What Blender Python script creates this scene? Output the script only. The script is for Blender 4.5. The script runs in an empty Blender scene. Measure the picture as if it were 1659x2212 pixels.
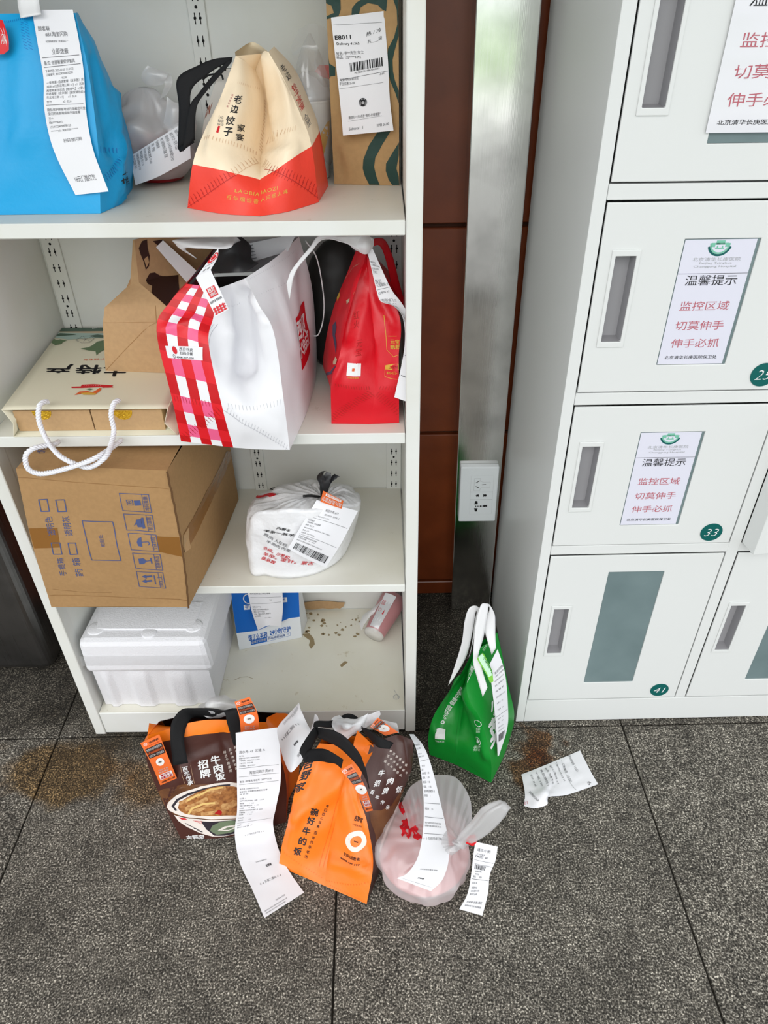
import bpy, bmesh, math, random
import numpy as np
from mathutils import Vector, noise, Matrix
from mathutils.geometry import tessellate_polygon

# ------------------------------------------------------------------ camera, light, exposure
sc = bpy.context.scene
COL = sc.collection
FPX, TH, RO, CH, CY0 = 1533.0, math.radians(36.9), math.radians(0.55), 1.28, -0.927
cth, sth = math.cos(TH), math.sin(TH)
FW = np.array([0, cth, -sth]); _r0 = np.array([1., 0, 0]); _u0 = np.cross(_r0, FW)
RV = math.cos(RO) * _r0 - math.sin(RO) * _u0
UV = math.sin(RO) * _r0 + math.cos(RO) * _u0
CP = np.array([0, CY0, CH])
cam = bpy.data.cameras.new('camera'); camo = bpy.data.objects.new('camera', cam); COL.objects.link(camo)
cam.sensor_fit = 'VERTICAL'; cam.sensor_height = 24.0; cam.lens = FPX * 24.0 / 2212.0
cam.clip_start = 0.02
camo.matrix_world = Matrix(((RV[0], UV[0], -FW[0], CP[0]), (RV[1], UV[1], -FW[1], CP[1]),
                            (RV[2], UV[2], -FW[2], CP[2]), (0, 0, 0, 1)))
sc.camera = camo
w = bpy.data.worlds.new('overcast_sky'); sc.world = w; w.use_nodes = True
w.node_tree.nodes['Background'].inputs[0].default_value = (0.93, 0.97, 1.0, 1)
w.node_tree.nodes['Background'].inputs[1].default_value = 1.35
sun = bpy.data.lights.new('soft_sun', 'SUN'); sun.energy = 0.95; sun.angle = math.radians(50); sun.color = (1, 0.97, 0.92)
suno = bpy.data.objects.new('soft_sun', sun); COL.objects.link(suno)
suno.rotation_euler = (math.radians(52), 0, math.radians(-14))
sc.view_settings.view_transform = 'Standard'; sc.view_settings.look = 'None'
sc.view_settings.gamma = 1; sc.view_settings.use_curve_mapping = False
sc.view_settings.exposure = 0.30

# ------------------------------------------------------------------ photo measurements -> world points
def _ray(x, y): return FW * FPX + RV * (x - 829.5) - UV * (y - 1106.0)
def AY(x, y, v):
    d = _ray(x, y); return CP + d * ((v - CP[1]) / d[1])
def AZ(x, y, v=0.0):
    d = _ray(x, y); return CP + d * ((v - CP[2]) / d[2])
def AX(x, y, v):
    d = _ray(x, y); return CP + d * ((v - CP[0]) / d[0])
def proj(p):
    d = np.asarray(p) - CP; z = d @ FW
    return np.stack([829.5 + FPX * (d @ RV) / z, 1106.0 - FPX * (d @ UV) / z], -1)
def pt(t):
    """(px,py,depth y) or (px,py,'z',height) or a world point array"""
    if isinstance(t, np.ndarray): return t
    if len(t) == 4: return AZ(t[0], t[1], t[3])
    return AY(*t)

# ------------------------------------------------------------------ materials
def lin(c):
    c = c / 255.0
    return c / 12.92 if c <= 0.04045 else ((c + 0.055) / 1.055) ** 2.4
def C(r, g, b, k=1.0): return (lin(r) * k, lin(g) * k, lin(b) * k, 1)
def M(name, col, rough=0.5, metal=0.0, spec=0.4, bump=None, mott=None, coat=0.0, sheen=0.0):
    m = bpy.data.materials.new(name); m.use_nodes = True
    nt = m.node_tree; b = nt.nodes['Principled BSDF']
    b.inputs['Base Color'].default_value = col; b.inputs['Roughness'].default_value = rough
    b.inputs['Metallic'].default_value = metal; b.inputs['Specular IOR Level'].default_value = spec
    b.inputs['Coat Weight'].default_value = coat
    if bump or mott:
        tc = nt.nodes.new('ShaderNodeTexCoord')
    if bump:
        n = nt.nodes.new('ShaderNodeTexNoise'); n.inputs['Scale'].default_value = bump[0]; n.inputs['Detail'].default_value = 3
        nt.links.new(tc.outputs['Object'], n.inputs['Vector'])
        bp = nt.nodes.new('ShaderNodeBump'); bp.inputs['Strength'].default_value = bump[1]; bp.inputs['Distance'].default_value = bump[2]
        nt.links.new(n.outputs['Fac'], bp.inputs['Height']); nt.links.new(bp.outputs['Normal'], b.inputs['Normal'])
    if mott:   # (scale, dark colour, low, high)
        n2 = nt.nodes.new('ShaderNodeTexNoise'); n2.inputs['Scale'].default_value = mott[0]; n2.inputs['Detail'].default_value = 6
        nt.links.new(tc.outputs['Object'], n2.inputs['Vector'])
        r = nt.nodes.new('ShaderNodeValToRGB')
        r.color_ramp.elements[0].position = mott[2]; r.color_ramp.elements[0].color = mott[1]
        r.color_ramp.elements[1].position = mott[3]; r.color_ramp.elements[1].color = col
        nt.links.new(n2.outputs['Fac'], r.inputs['Fac']); nt.links.new(r.outputs['Color'], b.inputs['Base Color'])
    return m
def film(name, col, clear=0.35, rough=0.25, transl=0.4):
    """thin plastic film"""
    m = bpy.data.materials.new(name); m.use_nodes = True; nt = m.node_tree
    for n in list(nt.nodes):
        if n.type == 'BSDF_PRINCIPLED': nt.nodes.remove(n)
    out = nt.nodes['Material Output']
    d = nt.nodes.new('ShaderNodeBsdfDiffuse'); d.inputs[0].default_value = col
    t = nt.nodes.new('ShaderNodeBsdfTranslucent'); t.inputs[0].default_value = col
    g = nt.nodes.new('ShaderNodeBsdfGlossy'); g.inputs['Roughness'].default_value = rough
    tr = nt.nodes.new('ShaderNodeBsdfTransparent')
    m1 = nt.nodes.new('ShaderNodeMixShader'); m1.inputs[0].default_value = transl
    nt.links.new(d.outputs[0], m1.inputs[1]); nt.links.new(t.outputs[0], m1.inputs[2])
    m2 = nt.nodes.new('ShaderNodeMixShader'); m2.inputs[0].default_value = clear
    nt.links.new(m1.outputs[0], m2.inputs[1]); nt.links.new(tr.outputs[0], m2.inputs[2])
    m3 = nt.nodes.new('ShaderNodeMixShader'); m3.inputs[0].default_value = 0.08
    nt.links.new(m2.outputs[0], m3.inputs[1]); nt.links.new(g.outputs[0], m3.inputs[2])
    nt.links.new(m3.outputs[0], out.inputs[0])
    return m
def nd(nt, t, **k):
    n = nt.nodes.new(t)
    for a, b in k.items(): setattr(n, a, b)
    return n
def granite(name):
    m = bpy.data.materials.new(name); m.use_nodes = True; nt = m.node_tree; b = nt.nodes['Principled BSDF']; L = nt.links.new
    geo = nd(nt, 'ShaderNodeNewGeometry')
    def noi(s, d=2, off=0):
        mp = nd(nt, 'ShaderNodeMapping'); mp.inputs['Location'].default_value = (off, off * 2, off); L(geo.outputs['Position'], mp.inputs['Vector'])
        n = nd(nt, 'ShaderNodeTexNoise'); n.inputs['Scale'].default_value = s; n.inputs['Detail'].default_value = d; L(mp.outputs[0], n.inputs['Vector']); return n.outputs['Fac']
    def ramp(f, stops):
        r = nd(nt, 'ShaderNodeValToRGB'); e = r.color_ramp.elements
        while len(e) < len(stops): e.new(0.5)
        for i, (p, c) in enumerate(stops): e[i].position = p; e[i].color = c
        L(f, r.inputs[0]); return r.outputs[0]
    def mixc(f, a, bb, mode='MIX'):
        x = nd(nt, 'ShaderNodeMix', data_type='RGBA', blend_type=mode)
        if isinstance(f, float): x.inputs[0].default_value = f
        else: L(f, x.inputs[0])
        for i, q in ((6, a), (7, bb)):
            if isinstance(q, tuple): x.inputs[i].default_value = q
            else: L(q, x.inputs[i])
        return x.outputs[2]
    grain = ramp(noi(330, 4), [(0.32, C(34, 32, 29)), (0.45, C(80, 77, 72)), (0.56, C(122, 118, 112)), (0.68, C(214, 210, 202))])
    fine = ramp(noi(700, 2, 3), [(0.32, (0.5, 0.5, 0.5, 1)), (0.68, (1.45, 1.44, 1.42, 1))])
    mid_ = ramp(noi(48, 3, 11), [(0.36, (0.7, 0.69, 0.67, 1)), (0.62, (1.18, 1.17, 1.14, 1))])
    big = ramp(noi(9, 3, 7), [(0.3, (0.66, 0.65, 0.63, 1)), (0.7, (1.10, 1.09, 1.06, 1))])
    c = mixc(1.0, grain, fine, 'MULTIPLY'); c = mixc(1.0, c, big, 'MULTIPLY'); c = mixc(1.0, c, mid_, 'MULTIPLY')
    # rust and grime stains with places of their own
    def stain(c, x, y, r, col, amt, ns=14, sy=1.0):
        sub = nd(nt, 'ShaderNodeVectorMath', operation='SUBTRACT'); L(geo.outputs['Position'], sub.inputs[0]); sub.inputs[1].default_value = (x, y, 0)
        ml = nd(nt, 'ShaderNodeVectorMath', operation='MULTIPLY'); L(sub.outputs[0], ml.inputs[0]); ml.inputs[1].default_value = (1 / r, sy / r, 0)
        ln = nd(nt, 'ShaderNodeVectorMath', operation='LENGTH'); L(ml.outputs[0], ln.inputs[0])
        ad = nd(nt, 'ShaderNodeMath', operation='MULTIPLY_ADD'); L(noi(ns, 5, x * 9), ad.inputs[0]); ad.inputs[1].default_value = -2.4; L(ln.outputs['Value'], ad.inputs[2])
        mr = nd(nt, 'ShaderNodeMapRange'); L(ad.outputs[0], mr.inputs[0]); mr.inputs[1].default_value = -0.6; mr.inputs[2].default_value = -0.1; mr.inputs[3].default_value = amt; mr.inputs[4].default_value = 0
        return mixc(mr.outputs[0], c, col, 'MULTIPLY')
    c = stain(c, -0.66, -0.09, 0.16, C(232, 196, 140), .9, 12, 2.2)
    c = stain(c, -0.42, -0.10, 0.14, C(228, 190, 135), 0.8, 12, 2.0)
    c = stain(c, 0.315, -0.040, 0.05, C(205, 148, 90), .9, 30)
    c = stain(c, 0.295, -0.100, 0.05, C(215, 165, 110), .9, 30)
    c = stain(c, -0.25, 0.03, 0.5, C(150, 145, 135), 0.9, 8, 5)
    # years of dirt swept behind the furniture line
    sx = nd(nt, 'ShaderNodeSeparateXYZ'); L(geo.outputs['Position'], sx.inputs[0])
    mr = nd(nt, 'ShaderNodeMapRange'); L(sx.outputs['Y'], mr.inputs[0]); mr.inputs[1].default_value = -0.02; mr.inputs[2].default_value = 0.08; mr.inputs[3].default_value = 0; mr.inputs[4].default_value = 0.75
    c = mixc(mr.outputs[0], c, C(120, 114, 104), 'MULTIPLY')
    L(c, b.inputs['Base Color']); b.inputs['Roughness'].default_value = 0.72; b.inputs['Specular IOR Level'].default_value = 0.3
    bp = nd(nt, 'ShaderNodeBump'); bp.inputs['Strength'].default_value = 0.8; bp.inputs['Distance'].default_value = 0.0012
    L(noi(330, 4, 2), bp.inputs['Height']); L(bp.outputs[0], b.inputs['Normal'])
    return m
def dirty_white(name, col, dirt, sc1=30, lo=0.30, hi=0.42, rough=0.45):
    m = M(name, col, rough, 0, 0.4); nt = m.node_tree; b = nt.nodes['Principled BSDF']; L = nt.links.new
    geo = nd(nt, 'ShaderNodeNewGeometry')
    n = nd(nt, 'ShaderNodeTexNoise'); n.inputs['Scale'].default_value = sc1; n.inputs['Detail'].default_value = 8; n.inputs['Roughness'].default_value = 0.7; L(geo.outputs['Position'], n.inputs['Vector'])
    r = nd(nt, 'ShaderNodeValToRGB'); r.color_ramp.elements[0].position = lo; r.color_ramp.elements[0].color = dirt; r.color_ramp.elements[1].position = hi; r.color_ramp.elements[1].color = (1, 1, 1, 1)
    L(n.outputs['Fac'], r.inputs[0])
    n2 = nd(nt, 'ShaderNodeTexNoise'); n2.inputs['Scale'].default_value = 5; n2.inputs['Detail'].default_value = 4; L(geo.outputs['Position'], n2.inputs['Vector'])
    r2 = nd(nt, 'ShaderNodeValToRGB'); r2.color_ramp.elements[0].position = 0.3; r2.color_ramp.elements[0].color = (0.9, 0.88, 0.82, 1); r2.color_ramp.elements[1].position = 0.65; r2.color_ramp.elements[1].color = (1, 1, 1, 1)
    L(n2.outputs['Fac'], r2.inputs[0])
    x = nd(nt, 'ShaderNodeMix', data_type='RGBA', blend_type='MULTIPLY'); x.inputs[0].default_value = 1; x.inputs[6].default_value = col; L(r.outputs[0], x.inputs[7])
    x2 = nd(nt, 'ShaderNodeMix', data_type='RGBA', blend_type='MULTIPLY'); x2.inputs[0].default_value = 1; L(x.outputs[2], x2.inputs[6]); L(r2.outputs[0], x2.inputs[7])
    L(x2.outputs[2], b.inputs['Base Color'])
    return m
def brushed(name, col, rough=0.3):
    m = M(name, col, rough, 1.0); nt = m.node_tree; b = nt.nodes['Principled BSDF']; L = nt.links.new
    geo = nd(nt, 'ShaderNodeNewGeometry'); mp = nd(nt, 'ShaderNodeMapping'); mp.inputs['Scale'].default_value = (900, 900, 6); L(geo.outputs['Position'], mp.inputs[0])
    n = nd(nt, 'ShaderNodeTexNoise'); n.inputs['Scale'].default_value = 1; n.inputs['Detail'].default_value = 2; L(mp.outputs[0], n.inputs[0])
    mr = nd(nt, 'ShaderNodeMapRange'); mr.inputs[3].default_value = rough * 0.7; mr.inputs[4].default_value = rough * 1.4; L(n.outputs['Fac'], mr.inputs[0])
    n3 = nd(nt, 'ShaderNodeTexNoise'); n3.inputs['Scale'].default_value = 14; n3.inputs['Detail'].default_value = 6; L(geo.outputs['Position'], n3.inputs[0])
    r = nd(nt, 'ShaderNodeValToRGB'); r.color_ramp.elements[0].position = 0.3; r.color_ramp.elements[0].color = tuple(v * 0.75 for v in col[:3]) + (1,); r.color_ramp.elements[1].position = 0.55; r.color_ramp.elements[1].color = col
    L(n3.outputs['Fac'], r.inputs[0]); L(r.outputs[0], b.inputs['Base Color'])
    L(mr.outputs[0], b.inputs['Roughness'])
    bp = nd(nt, 'ShaderNodeBump'); bp.inputs['Strength'].default_value = 0.1; bp.inputs['Distance'].default_value = 0.0003; L(n.outputs['Fac'], bp.inputs['Height']); L(bp.outputs[0], b.inputs['Normal'])
    return m
def by_uv(name, split, lo, hi, rough=0.4, axis='Y', bump=True):
    """two printed colours that meet at a straight line across the panel"""
    m = M(name, lo, rough, 0, 0.4, (90, 0.25, 0.002) if bump else None); nt = m.node_tree; b = nt.nodes['Principled BSDF']; L = nt.links.new
    uv = nd(nt, 'ShaderNodeUVMap'); s = nd(nt, 'ShaderNodeSeparateXYZ'); L(uv.outputs[0], s.inputs[0])
    g = nd(nt, 'ShaderNodeMath', operation='GREATER_THAN'); L(s.outputs[axis], g.inputs[0]); g.inputs[1].default_value = split
    x = nd(nt, 'ShaderNodeMix', data_type='RGBA'); L(g.outputs[0], x.inputs[0]); x.inputs[6].default_value = lo; x.inputs[7].default_value = hi
    L(x.outputs[2], b.inputs['Base Color']); return m
def gingham(name, nu, nv, ou=0.0, ov=0.0):
    m = M(name, (1, 1, 1, 1), 0.38, 0, 0.4, (90, 0.2, 0.002)); nt = m.node_tree; b = nt.nodes['Principled BSDF']; L = nt.links.new
    uv = nd(nt, 'ShaderNodeUVMap'); s = nd(nt, 'ShaderNodeSeparateXYZ'); L(uv.outputs[0], s.inputs[0])
    def band(o, n, off):
        a = nd(nt, 'ShaderNodeMath', operation='MULTIPLY_ADD'); L(s.outputs[o], a.inputs[0]); a.inputs[1].default_value = n; a.inputs[2].default_value = off
        f = nd(nt, 'ShaderNodeMath', operation='FRACT'); L(a.outputs[0], f.inputs[0])
        g = nd(nt, 'ShaderNodeMath', operation='GREATER_THAN'); L(f.outputs[0], g.inputs[0]); g.inputs[1].default_value = 0.5; return g.outputs[0]
    bu, bv = band('X', nu, ou), band('Y', nv, ov)
    def mix(f, a, c):
        x = nd(nt, 'ShaderNodeMix', data_type='RGBA'); L(f, x.inputs[0])
        for i, q in ((6, a), (7, c)):
            if isinstance(q, tuple): x.inputs[i].default_value = q
            else: L(q, x.inputs[i])
        return x.outputs[2]
    inner_w = mix(bv, (0.82, 0.82, 0.84, 1), C(233, 95, 140)); inner_r = mix(bv, C(196, 12, 22), C(220, 28, 38))
    L(mix(bu, inner_w, inner_r), b.inputs['Base Color']); return m
def kraft_mat(name, col):
    return M(name, col, 0.75, 0, 0.2, (160, 0.25, 0.001), (150, tuple(v * 0.92 for v in col[:3]) + (1,), 0.35, 0.65))

MAT = dict(
    granite=granite('granite'), joint=M('joint_grout', C(38, 34, 28), 0.9),
    tile=M('brown_wall_tile', C(122, 58, 28), 0.3, 0, 0.4, None, (14, C(106, 48, 22), 0.3, 0.7)), grout=M('wall_grout', C(70, 40, 26), 0.9),
    ceil=M('ceiling_paint', (0.6, 0.6, 0.58, 1), 0.9), paving=M('outside_paving', (0.5, 0.5, 0.47, 1), 0.9, 0, 0.2, (30, 0.3, 0.01)),
    steel=brushed('brushed_steel', (0.78, 0.775, 0.76, 1), 0.13), dark_paving=M('shaded_paving', (0.30, 0.295, 0.28, 1), 0.9), pale_paving=M('pale_paving', (0.85, 0.84, 0.80, 1), 0.9), lawn=M('lawn', (0.22, 0.40, 0.10, 1), 1.0, 0, 0.1, (40, 0.5, 0.02)), binsteel=brushed('dark_steel', (0.24, 0.235, 0.235, 1), 0.3),  # porch shade and open daylight put into the dark and pale paving tones
    rack=dirty_white('rack_white', (0.765, 0.78, 0.76, 1), (0.55, 0.52, 0.46, 1), 45, 0.22, 0.28),
    shelftop=dirty_white('shelf_top', (0.77, 0.755, 0.69, 1), (0.72, 0.69, 0.62, 1), 34, 0.28, 0.36),
    basetop=dirty_white('base_top', (0.79, 0.775, 0.68, 1), (0.74, 0.68, 0.56, 1), 30, 0.30, 0.38),
    locker=M('locker_white', (0.725, 0.74, 0.73, 1), 0.38, 0, 0.4, (500, 0.08, 0.0005)),
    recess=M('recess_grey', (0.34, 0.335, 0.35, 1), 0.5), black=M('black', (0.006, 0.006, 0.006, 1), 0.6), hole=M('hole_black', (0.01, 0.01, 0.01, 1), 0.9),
    ink=M('black_ink', (0.02, 0.02, 0.024, 1), 0.6), grey_ink=M('grey_ink', (0.12, 0.12, 0.13, 1), 0.6), pale_ink=M('pale_ink', (0.38, 0.39, 0.40, 1), 0.6),
    red_ink=M('red_ink', C(205, 15, 30), 0.5), dull_red=M('dull_red', C(184, 98, 110), 0.6), gold_ink=M('gold_ink', C(214, 168, 62), 0.4), white_ink=M('white_ink', (0.8, 0.8, 0.8, 1), 0.5),
    blue_ink=M('blue_ink', C(72, 84, 128), 0.7), teal_ink=M('teal', C(0, 92, 88), 0.4), green_ink=M('green_ink', C(120, 190, 165), 0.6), brown_ink=M('brown_ink', C(52, 26, 18), 0.6),
    paper=M('receipt_paper', (0.80, 0.80, 0.83, 1), 0.55, 0, 0.3), paper_grey=M('paper_back', (0.72, 0.72, 0.74, 1), 0.6),
    sign=M('sign_paper', (0.72, 0.72, 0.82, 1), 0.35), frost=M('frosted_glass', C(118, 136, 138), 0.38, 0, 0.5, None, (12, C(104, 122, 124), 0.3, 0.7)),
    kraft=kraft_mat('kraft', C(188, 154, 114)), carton=kraft_mat('carton', C(168, 132, 90)), tape=M('packing_tape', C(136, 92, 42), 0.25, 0, 0.5), clear_tape=M('clear_tape', C(186, 146, 98), 0.18, 0, 0.6),
    strap=M('black_strap', (0.012, 0.012, 0.013, 1), 0.75, 0, 0.2, (1500, 0.4, 0.0008)), white_strap=M('white_strap', (0.78, 0.78, 0.79, 1), 0.65, 0, 0.3, (1400, 0.35, 0.0008)),
    foam=M('polystyrene', (0.78, 0.78, 0.81, 1), 0.6, 0, 0.3, (330, 0.5, 0.0018)), film=film('thin_film', (0.88, 0.88, 0.9, 1), 0.27), film_clear=film('clear_film', (0.85, 0.85, 0.85, 1), 0.80, 0.12),
    bagwhite=M('white_plastic', (0.80, 0.80, 0.82, 1), 0.28, 0, 0.5, (55, 0.5, 0.006)), plate=M('socket_white', (0.76, 0.80, 0.82, 1), 0.3),
)

# ------------------------------------------------------------------ object helpers
def tag(o, label=None, cat=None, group=None, kind=None):
    if label: o['label'] = label
    if cat: o['category'] = cat
    if group: o['group'] = group
    if kind: o['kind'] = kind
    return o
def thing(name, label, cat, loc=(0, 0, 0), group=None):
    o = bpy.data.objects.new(name, None); COL.objects.link(o); o.location = tuple(float(v) for v in loc); o.empty_display_size = 0.05
    return tag(o, label, cat, group)
def link(name, me, parent=None):
    o = bpy.data.objects.new(name, me); COL.objects.link(o)
    if parent is not None:
        o.parent = parent
        o.matrix_parent_inverse = world_inv(parent)
    return o
def world_inv(p):
    if p.parent is not None: return Matrix.Identity(4)
    return (Matrix.Translation(p.location) @ p.rotation_euler.to_matrix().to_4x4()).inverted()
def mesh(name, V, F, mats, parent=None, smooth=False, uvs=None, mi=None):
    me = bpy.data.meshes.new(name); me.from_pydata([tuple(map(float, v)) for v in V], [], F)
    for m in (mats if isinstance(mats, (list, tuple)) else [mats]): me.materials.append(MAT[m] if isinstance(m, str) else m)
    if mi is not None: me.polygons.foreach_set('material_index', mi)
    if smooth: me.polygons.foreach_set('use_smooth', [True] * len(F))
    if uvs is not None:
        ul = me.uv_layers.new(name='UVMap'); li = np.zeros(len(me.loops), dtype=np.int32); me.loops.foreach_get('vertex_index', li)
        ul.data.foreach_set('uv', np.asarray(uvs, dtype=np.float32)[li].ravel())
    me.update()
    return link(name, me, parent)
def box(name, lo, hi, mat, parent=None, bev=0.0, seg=2, xf=None):
    bm = bmesh.new(); bmesh.ops.create_cube(bm, size=1)
    for v in bm.verts: v.co = Vector([lo[i] + (v.co[i] + 0.5) * (hi[i] - lo[i]) for i in range(3)])
    if bev: bmesh.ops.bevel(bm, geom=bm.edges[:], offset=bev, segments=seg, affect='EDGES', profile=0.5)
    if xf is not None: bmesh.ops.transform(bm, matrix=xf, verts=bm.verts[:])
    return from_bm(name, bm, mat, parent)
def from_bm(name, bm, mat, parent=None, smooth=False):
    me = bpy.data.meshes.new(name); bm.to_mesh(me); bm.free()
    for m in (mat if isinstance(mat, (list, tuple)) else [mat]): me.materials.append(MAT[m] if isinstance(m, str) else m)
    if smooth:
        for p in me.polygons: p.use_smooth = True
    return link(name, me, parent)
def hexa(name, c, mat, parent=None, bev=0.0, xf=None):
    """c: 8 corners: bottom FL FR BR BL, top FL FR BR BL"""
    bm = bmesh.new(); v = [bm.verts.new(tuple(map(float, p))) for p in c]
    for f in ((3, 2, 1, 0), (4, 5, 6, 7), (0, 1, 5, 4), (1, 2, 6, 5), (2, 3, 7, 6), (3, 0, 4, 7)): bm.faces.new([v[i] for i in f])
    if bev: bmesh.ops.bevel(bm, geom=bm.edges[:], offset=bev, segments=2, affect='EDGES', profile=0.5)
    if xf is not None: bmesh.ops.transform(bm, matrix=xf, verts=bm.verts[:])
    return from_bm(name, bm, mat, parent)
def tube_geo(path, r, n=8, closed_ends=True):
    P = np.asarray(path, float); V = []; F = []
    T = np.gradient(P, axis=0); T /= np.linalg.norm(T, axis=1)[:, None]
    up = np.array([0, 0, 1.]) if abs(T[0][2]) < 0.9 else np.array([1., 0, 0])
    a = np.cross(T[0], up); a /= np.linalg.norm(a)
    rr = r if hasattr(r, '__len__') else [r] * len(P)
    for i, p in enumerate(P):
        a = a - T[i] * (a @ T[i]); a /= np.linalg.norm(a); b = np.cross(T[i], a)
        for k in range(n):
            t = 2 * math.pi * k / n; V.append(p + rr[i] * (math.cos(t) * a + math.sin(t) * b))
    for i in range(len(P) - 1):
        for k in range(n):
            F.append((i * n + k, i * n + (k + 1) % n, (i + 1) * n + (k + 1) % n, (i + 1) * n + k))
    if closed_ends:
        F.append(tuple(range(n))[::-1]); F.append(tuple((len(P) - 1) * n + k for k in range(n)))
    return V, F
def crs(P, t):
    """Catmull-Rom through P (k,...) at t in [0,1] (array)"""
    P = np.asarray(P, float); k = len(P); t = np.asarray(t, float)
    if k == 2: 
        tt = t.reshape(t.shape + (1,) * (P.ndim - 1)); return P[0] * (1 - tt) + P[1] * tt
    Q = np.concatenate([[2 * P[0] - P[1]], P, [2 * P[-1] - P[-2]]])
    x = np.clip(t, 0, 1) * (k - 1); i = np.minimum(x.astype(int), k - 2); f = (x - i).reshape(x.shape + (1,) * (P.ndim - 1))
    a, b, c, d = Q[i], Q[i + 1], Q[i + 2], Q[i + 3]
    return 0.5 * (2 * b + (c - a) * f + (2 * a - 5 * b + 4 * c - d) * f ** 2 + (3 * b - a - 3 * c + d) * f ** 3)
def lerp_rows(P, t):
    P = np.asarray(P, float); k = len(P); x = np.clip(np.asarray(t, float), 0, 1) * (k - 1); i = np.minimum(x.astype(int), k - 2)
    f = (x - i).reshape(x.shape + (1,) * (P.ndim - 1)); return P[i] * (1 - f) + P[i + 1] * f

class Patch:
    """a sheet through a grid of measured points; rows from bottom to top, columns left to right"""
    def __init__(s, rows, nu=14, nv=18, cu=True, cv=True, amp=0.0, freq=40.0, seed=0, edge=True):
        R = np.array([[pt(q) for q in r] for r in rows], float)
        U = np.linspace(0, 1, nu + 1); Vv = np.linspace(0, 1, nv + 1)
        A = (crs if cv else lerp_rows)(R, Vv)                      # (nv+1, k, 3)
        G = (crs if cu else lerp_rows)(np.swapaxes(A, 0, 1), U)   # (nu+1, nv+1, 3)
        s.G = np.swapaxes(G, 0, 1).copy(); s.nu, s.nv = nu, nv
        if amp:
            N = s.normals()
            for j in range(nv + 1):
                for i in range(nu + 1):
                    u, v = i / nu, j / nv
                    m = min(1, 8 * u * (1 - u)) * min(1, 8 * v * (1 - v)) if edge else 1.0
                    p = Vector(s.G[j, i]) * freq + Vector((seed * 7.3, seed * 1.7, seed * 3.1))
                    h = noise.noise(p) * 0.5 + (abs(noise.noise(p * 0.6 + Vector((9, 9, 9)))) - 0.25) * 1.0 + 1.1 * (noise.voronoi(p * 0.75)[0][0] - 0.4)
                    s.G[j, i] = s.G[j, i] + N[j, i] * amp * h * m
        s.W = np.linalg.norm(np.diff(s.G, axis=1), axis=2).sum(1).mean(); s.H = np.linalg.norm(np.diff(s.G, axis=0), axis=2).sum(0).mean()
    def normals(s):
        du = np.gradient(s.G, axis=1); dv = np.gradient(s.G, axis=0); n = np.cross(du, dv)
        return n / np.maximum(np.linalg.norm(n, axis=2, keepdims=True), 1e-12)
    def ev(s, u, v, eps=0.0):
        u = np.asarray(u, float); v = np.asarray(v, float)
        x = u * s.nu; y = v * s.nv
        i = np.clip(np.floor(x).astype(int), 0, s.nu - 1); j = np.clip(np.floor(y).astype(int), 0, s.nv - 1); fx = (x - i)[..., None]; fy = (y - j)[..., None]
        g = s.G; p = (g[j, i] * (1 - fx) + g[j, i + 1] * fx) * (1 - fy) + (g[j + 1, i] * (1 - fx) + g[j + 1, i + 1] * fx) * fy
        if eps:
            n = np.cross((g[j, i + 1] - g[j, i]) * (1 - fy) + (g[j + 1, i + 1] - g[j + 1, i]) * fy, (g[j + 1, i] - g[j, i]) * (1 - fx) + (g[j + 1, i + 1] - g[j, i + 1]) * fx)
            n = n / np.maximum(np.linalg.norm(n, axis=-1, keepdims=True), 1e-12); p = p + n * eps
        return p
    def on(s, px, py, eps=0.003):
        u, v = s.uv(px, py); return s.ev(u, v, eps)
    def uv(s, px, py):
        if not hasattr(s, 'pr'): s.pr = proj(s.G)
        d = ((s.pr - np.array([px, py])) ** 2).sum(2); j, i = np.unravel_index(np.argmin(d), d.shape)
        u, v = i / s.nu, j / s.nv; h = 0.5 / max(s.nu, s.nv)
        for _ in range(14):
            q = proj(s.ev(u, v)); e = np.array([px, py]) - q
            ju = (proj(s.ev(u + h, v)) - proj(s.ev(u - h, v))) / (2 * h); jv = (proj(s.ev(u, v + h)) - proj(s.ev(u, v - h))) / (2 * h)
            J = np.stack([ju, jv], 1); det = np.linalg.det(J)
            if abs(det) < 1e-6: break
            st = np.linalg.solve(J, e); st = np.clip(st, -0.15, 0.15); u += st[0]; v += st[1]
            u = min(max(u, -0.4), 1.4); v = min(max(v, -0.4), 1.4)
        return np.array([u, v])
    def geo(s):
        nu, nv = s.nu, s.nv; V = s.G.reshape(-1, 3); F = []
        for j in range(nv):
            for i in range(nu):
                a = j * (nu + 1) + i; F.append((a, a + 1, a + nu + 2, a + nu + 1))
        uu, vv = np.meshgrid(np.linspace(0, 1, nu + 1), np.linspace(0, 1, nv + 1))
        return V, F, np.stack([uu.ravel(), vv.ravel()], 1)
def dent(P, a, b, wd, depth):
    """press a fold into a sheet along a measured line"""
    q = proj(P.G); a = np.array(a, float); b = np.array(b, float); ab = b - a; t = np.clip(((q - a) @ ab) / (ab @ ab), 0, 1)
    d = np.linalg.norm(q - (a + t[..., None] * ab), axis=2); w_ = np.maximum(0, 1 - d / wd)
    e = np.ones_like(w_); e[0] = e[-1] = 0; e[:, 0] = e[:, -1] = 0
    P.G += P.normals() * (depth * w_ * e)[..., None]
    if hasattr(P, 'pr'): del P.pr
def sheet(name, patches, mats, parent=None, idx=None, thick=0.0, extra=None):
    V = []; F = []; UVs = []; mi = []
    for k, p in enumerate(patches):
        v, f, u = p.geo(); o = len(V); V += list(v); UVs += list(u); F += [tuple(a + o for a in q) for q in f]
        mi += [(idx[k] if idx else 0)] * len(f)
    ob = mesh(name, V, F, mats, parent, True, UVs, mi)
    if thick:
        md = ob.modifiers.new('thickness', 'SOLIDIFY'); md.thickness = thick; md.offset = -1
    return ob
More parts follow.
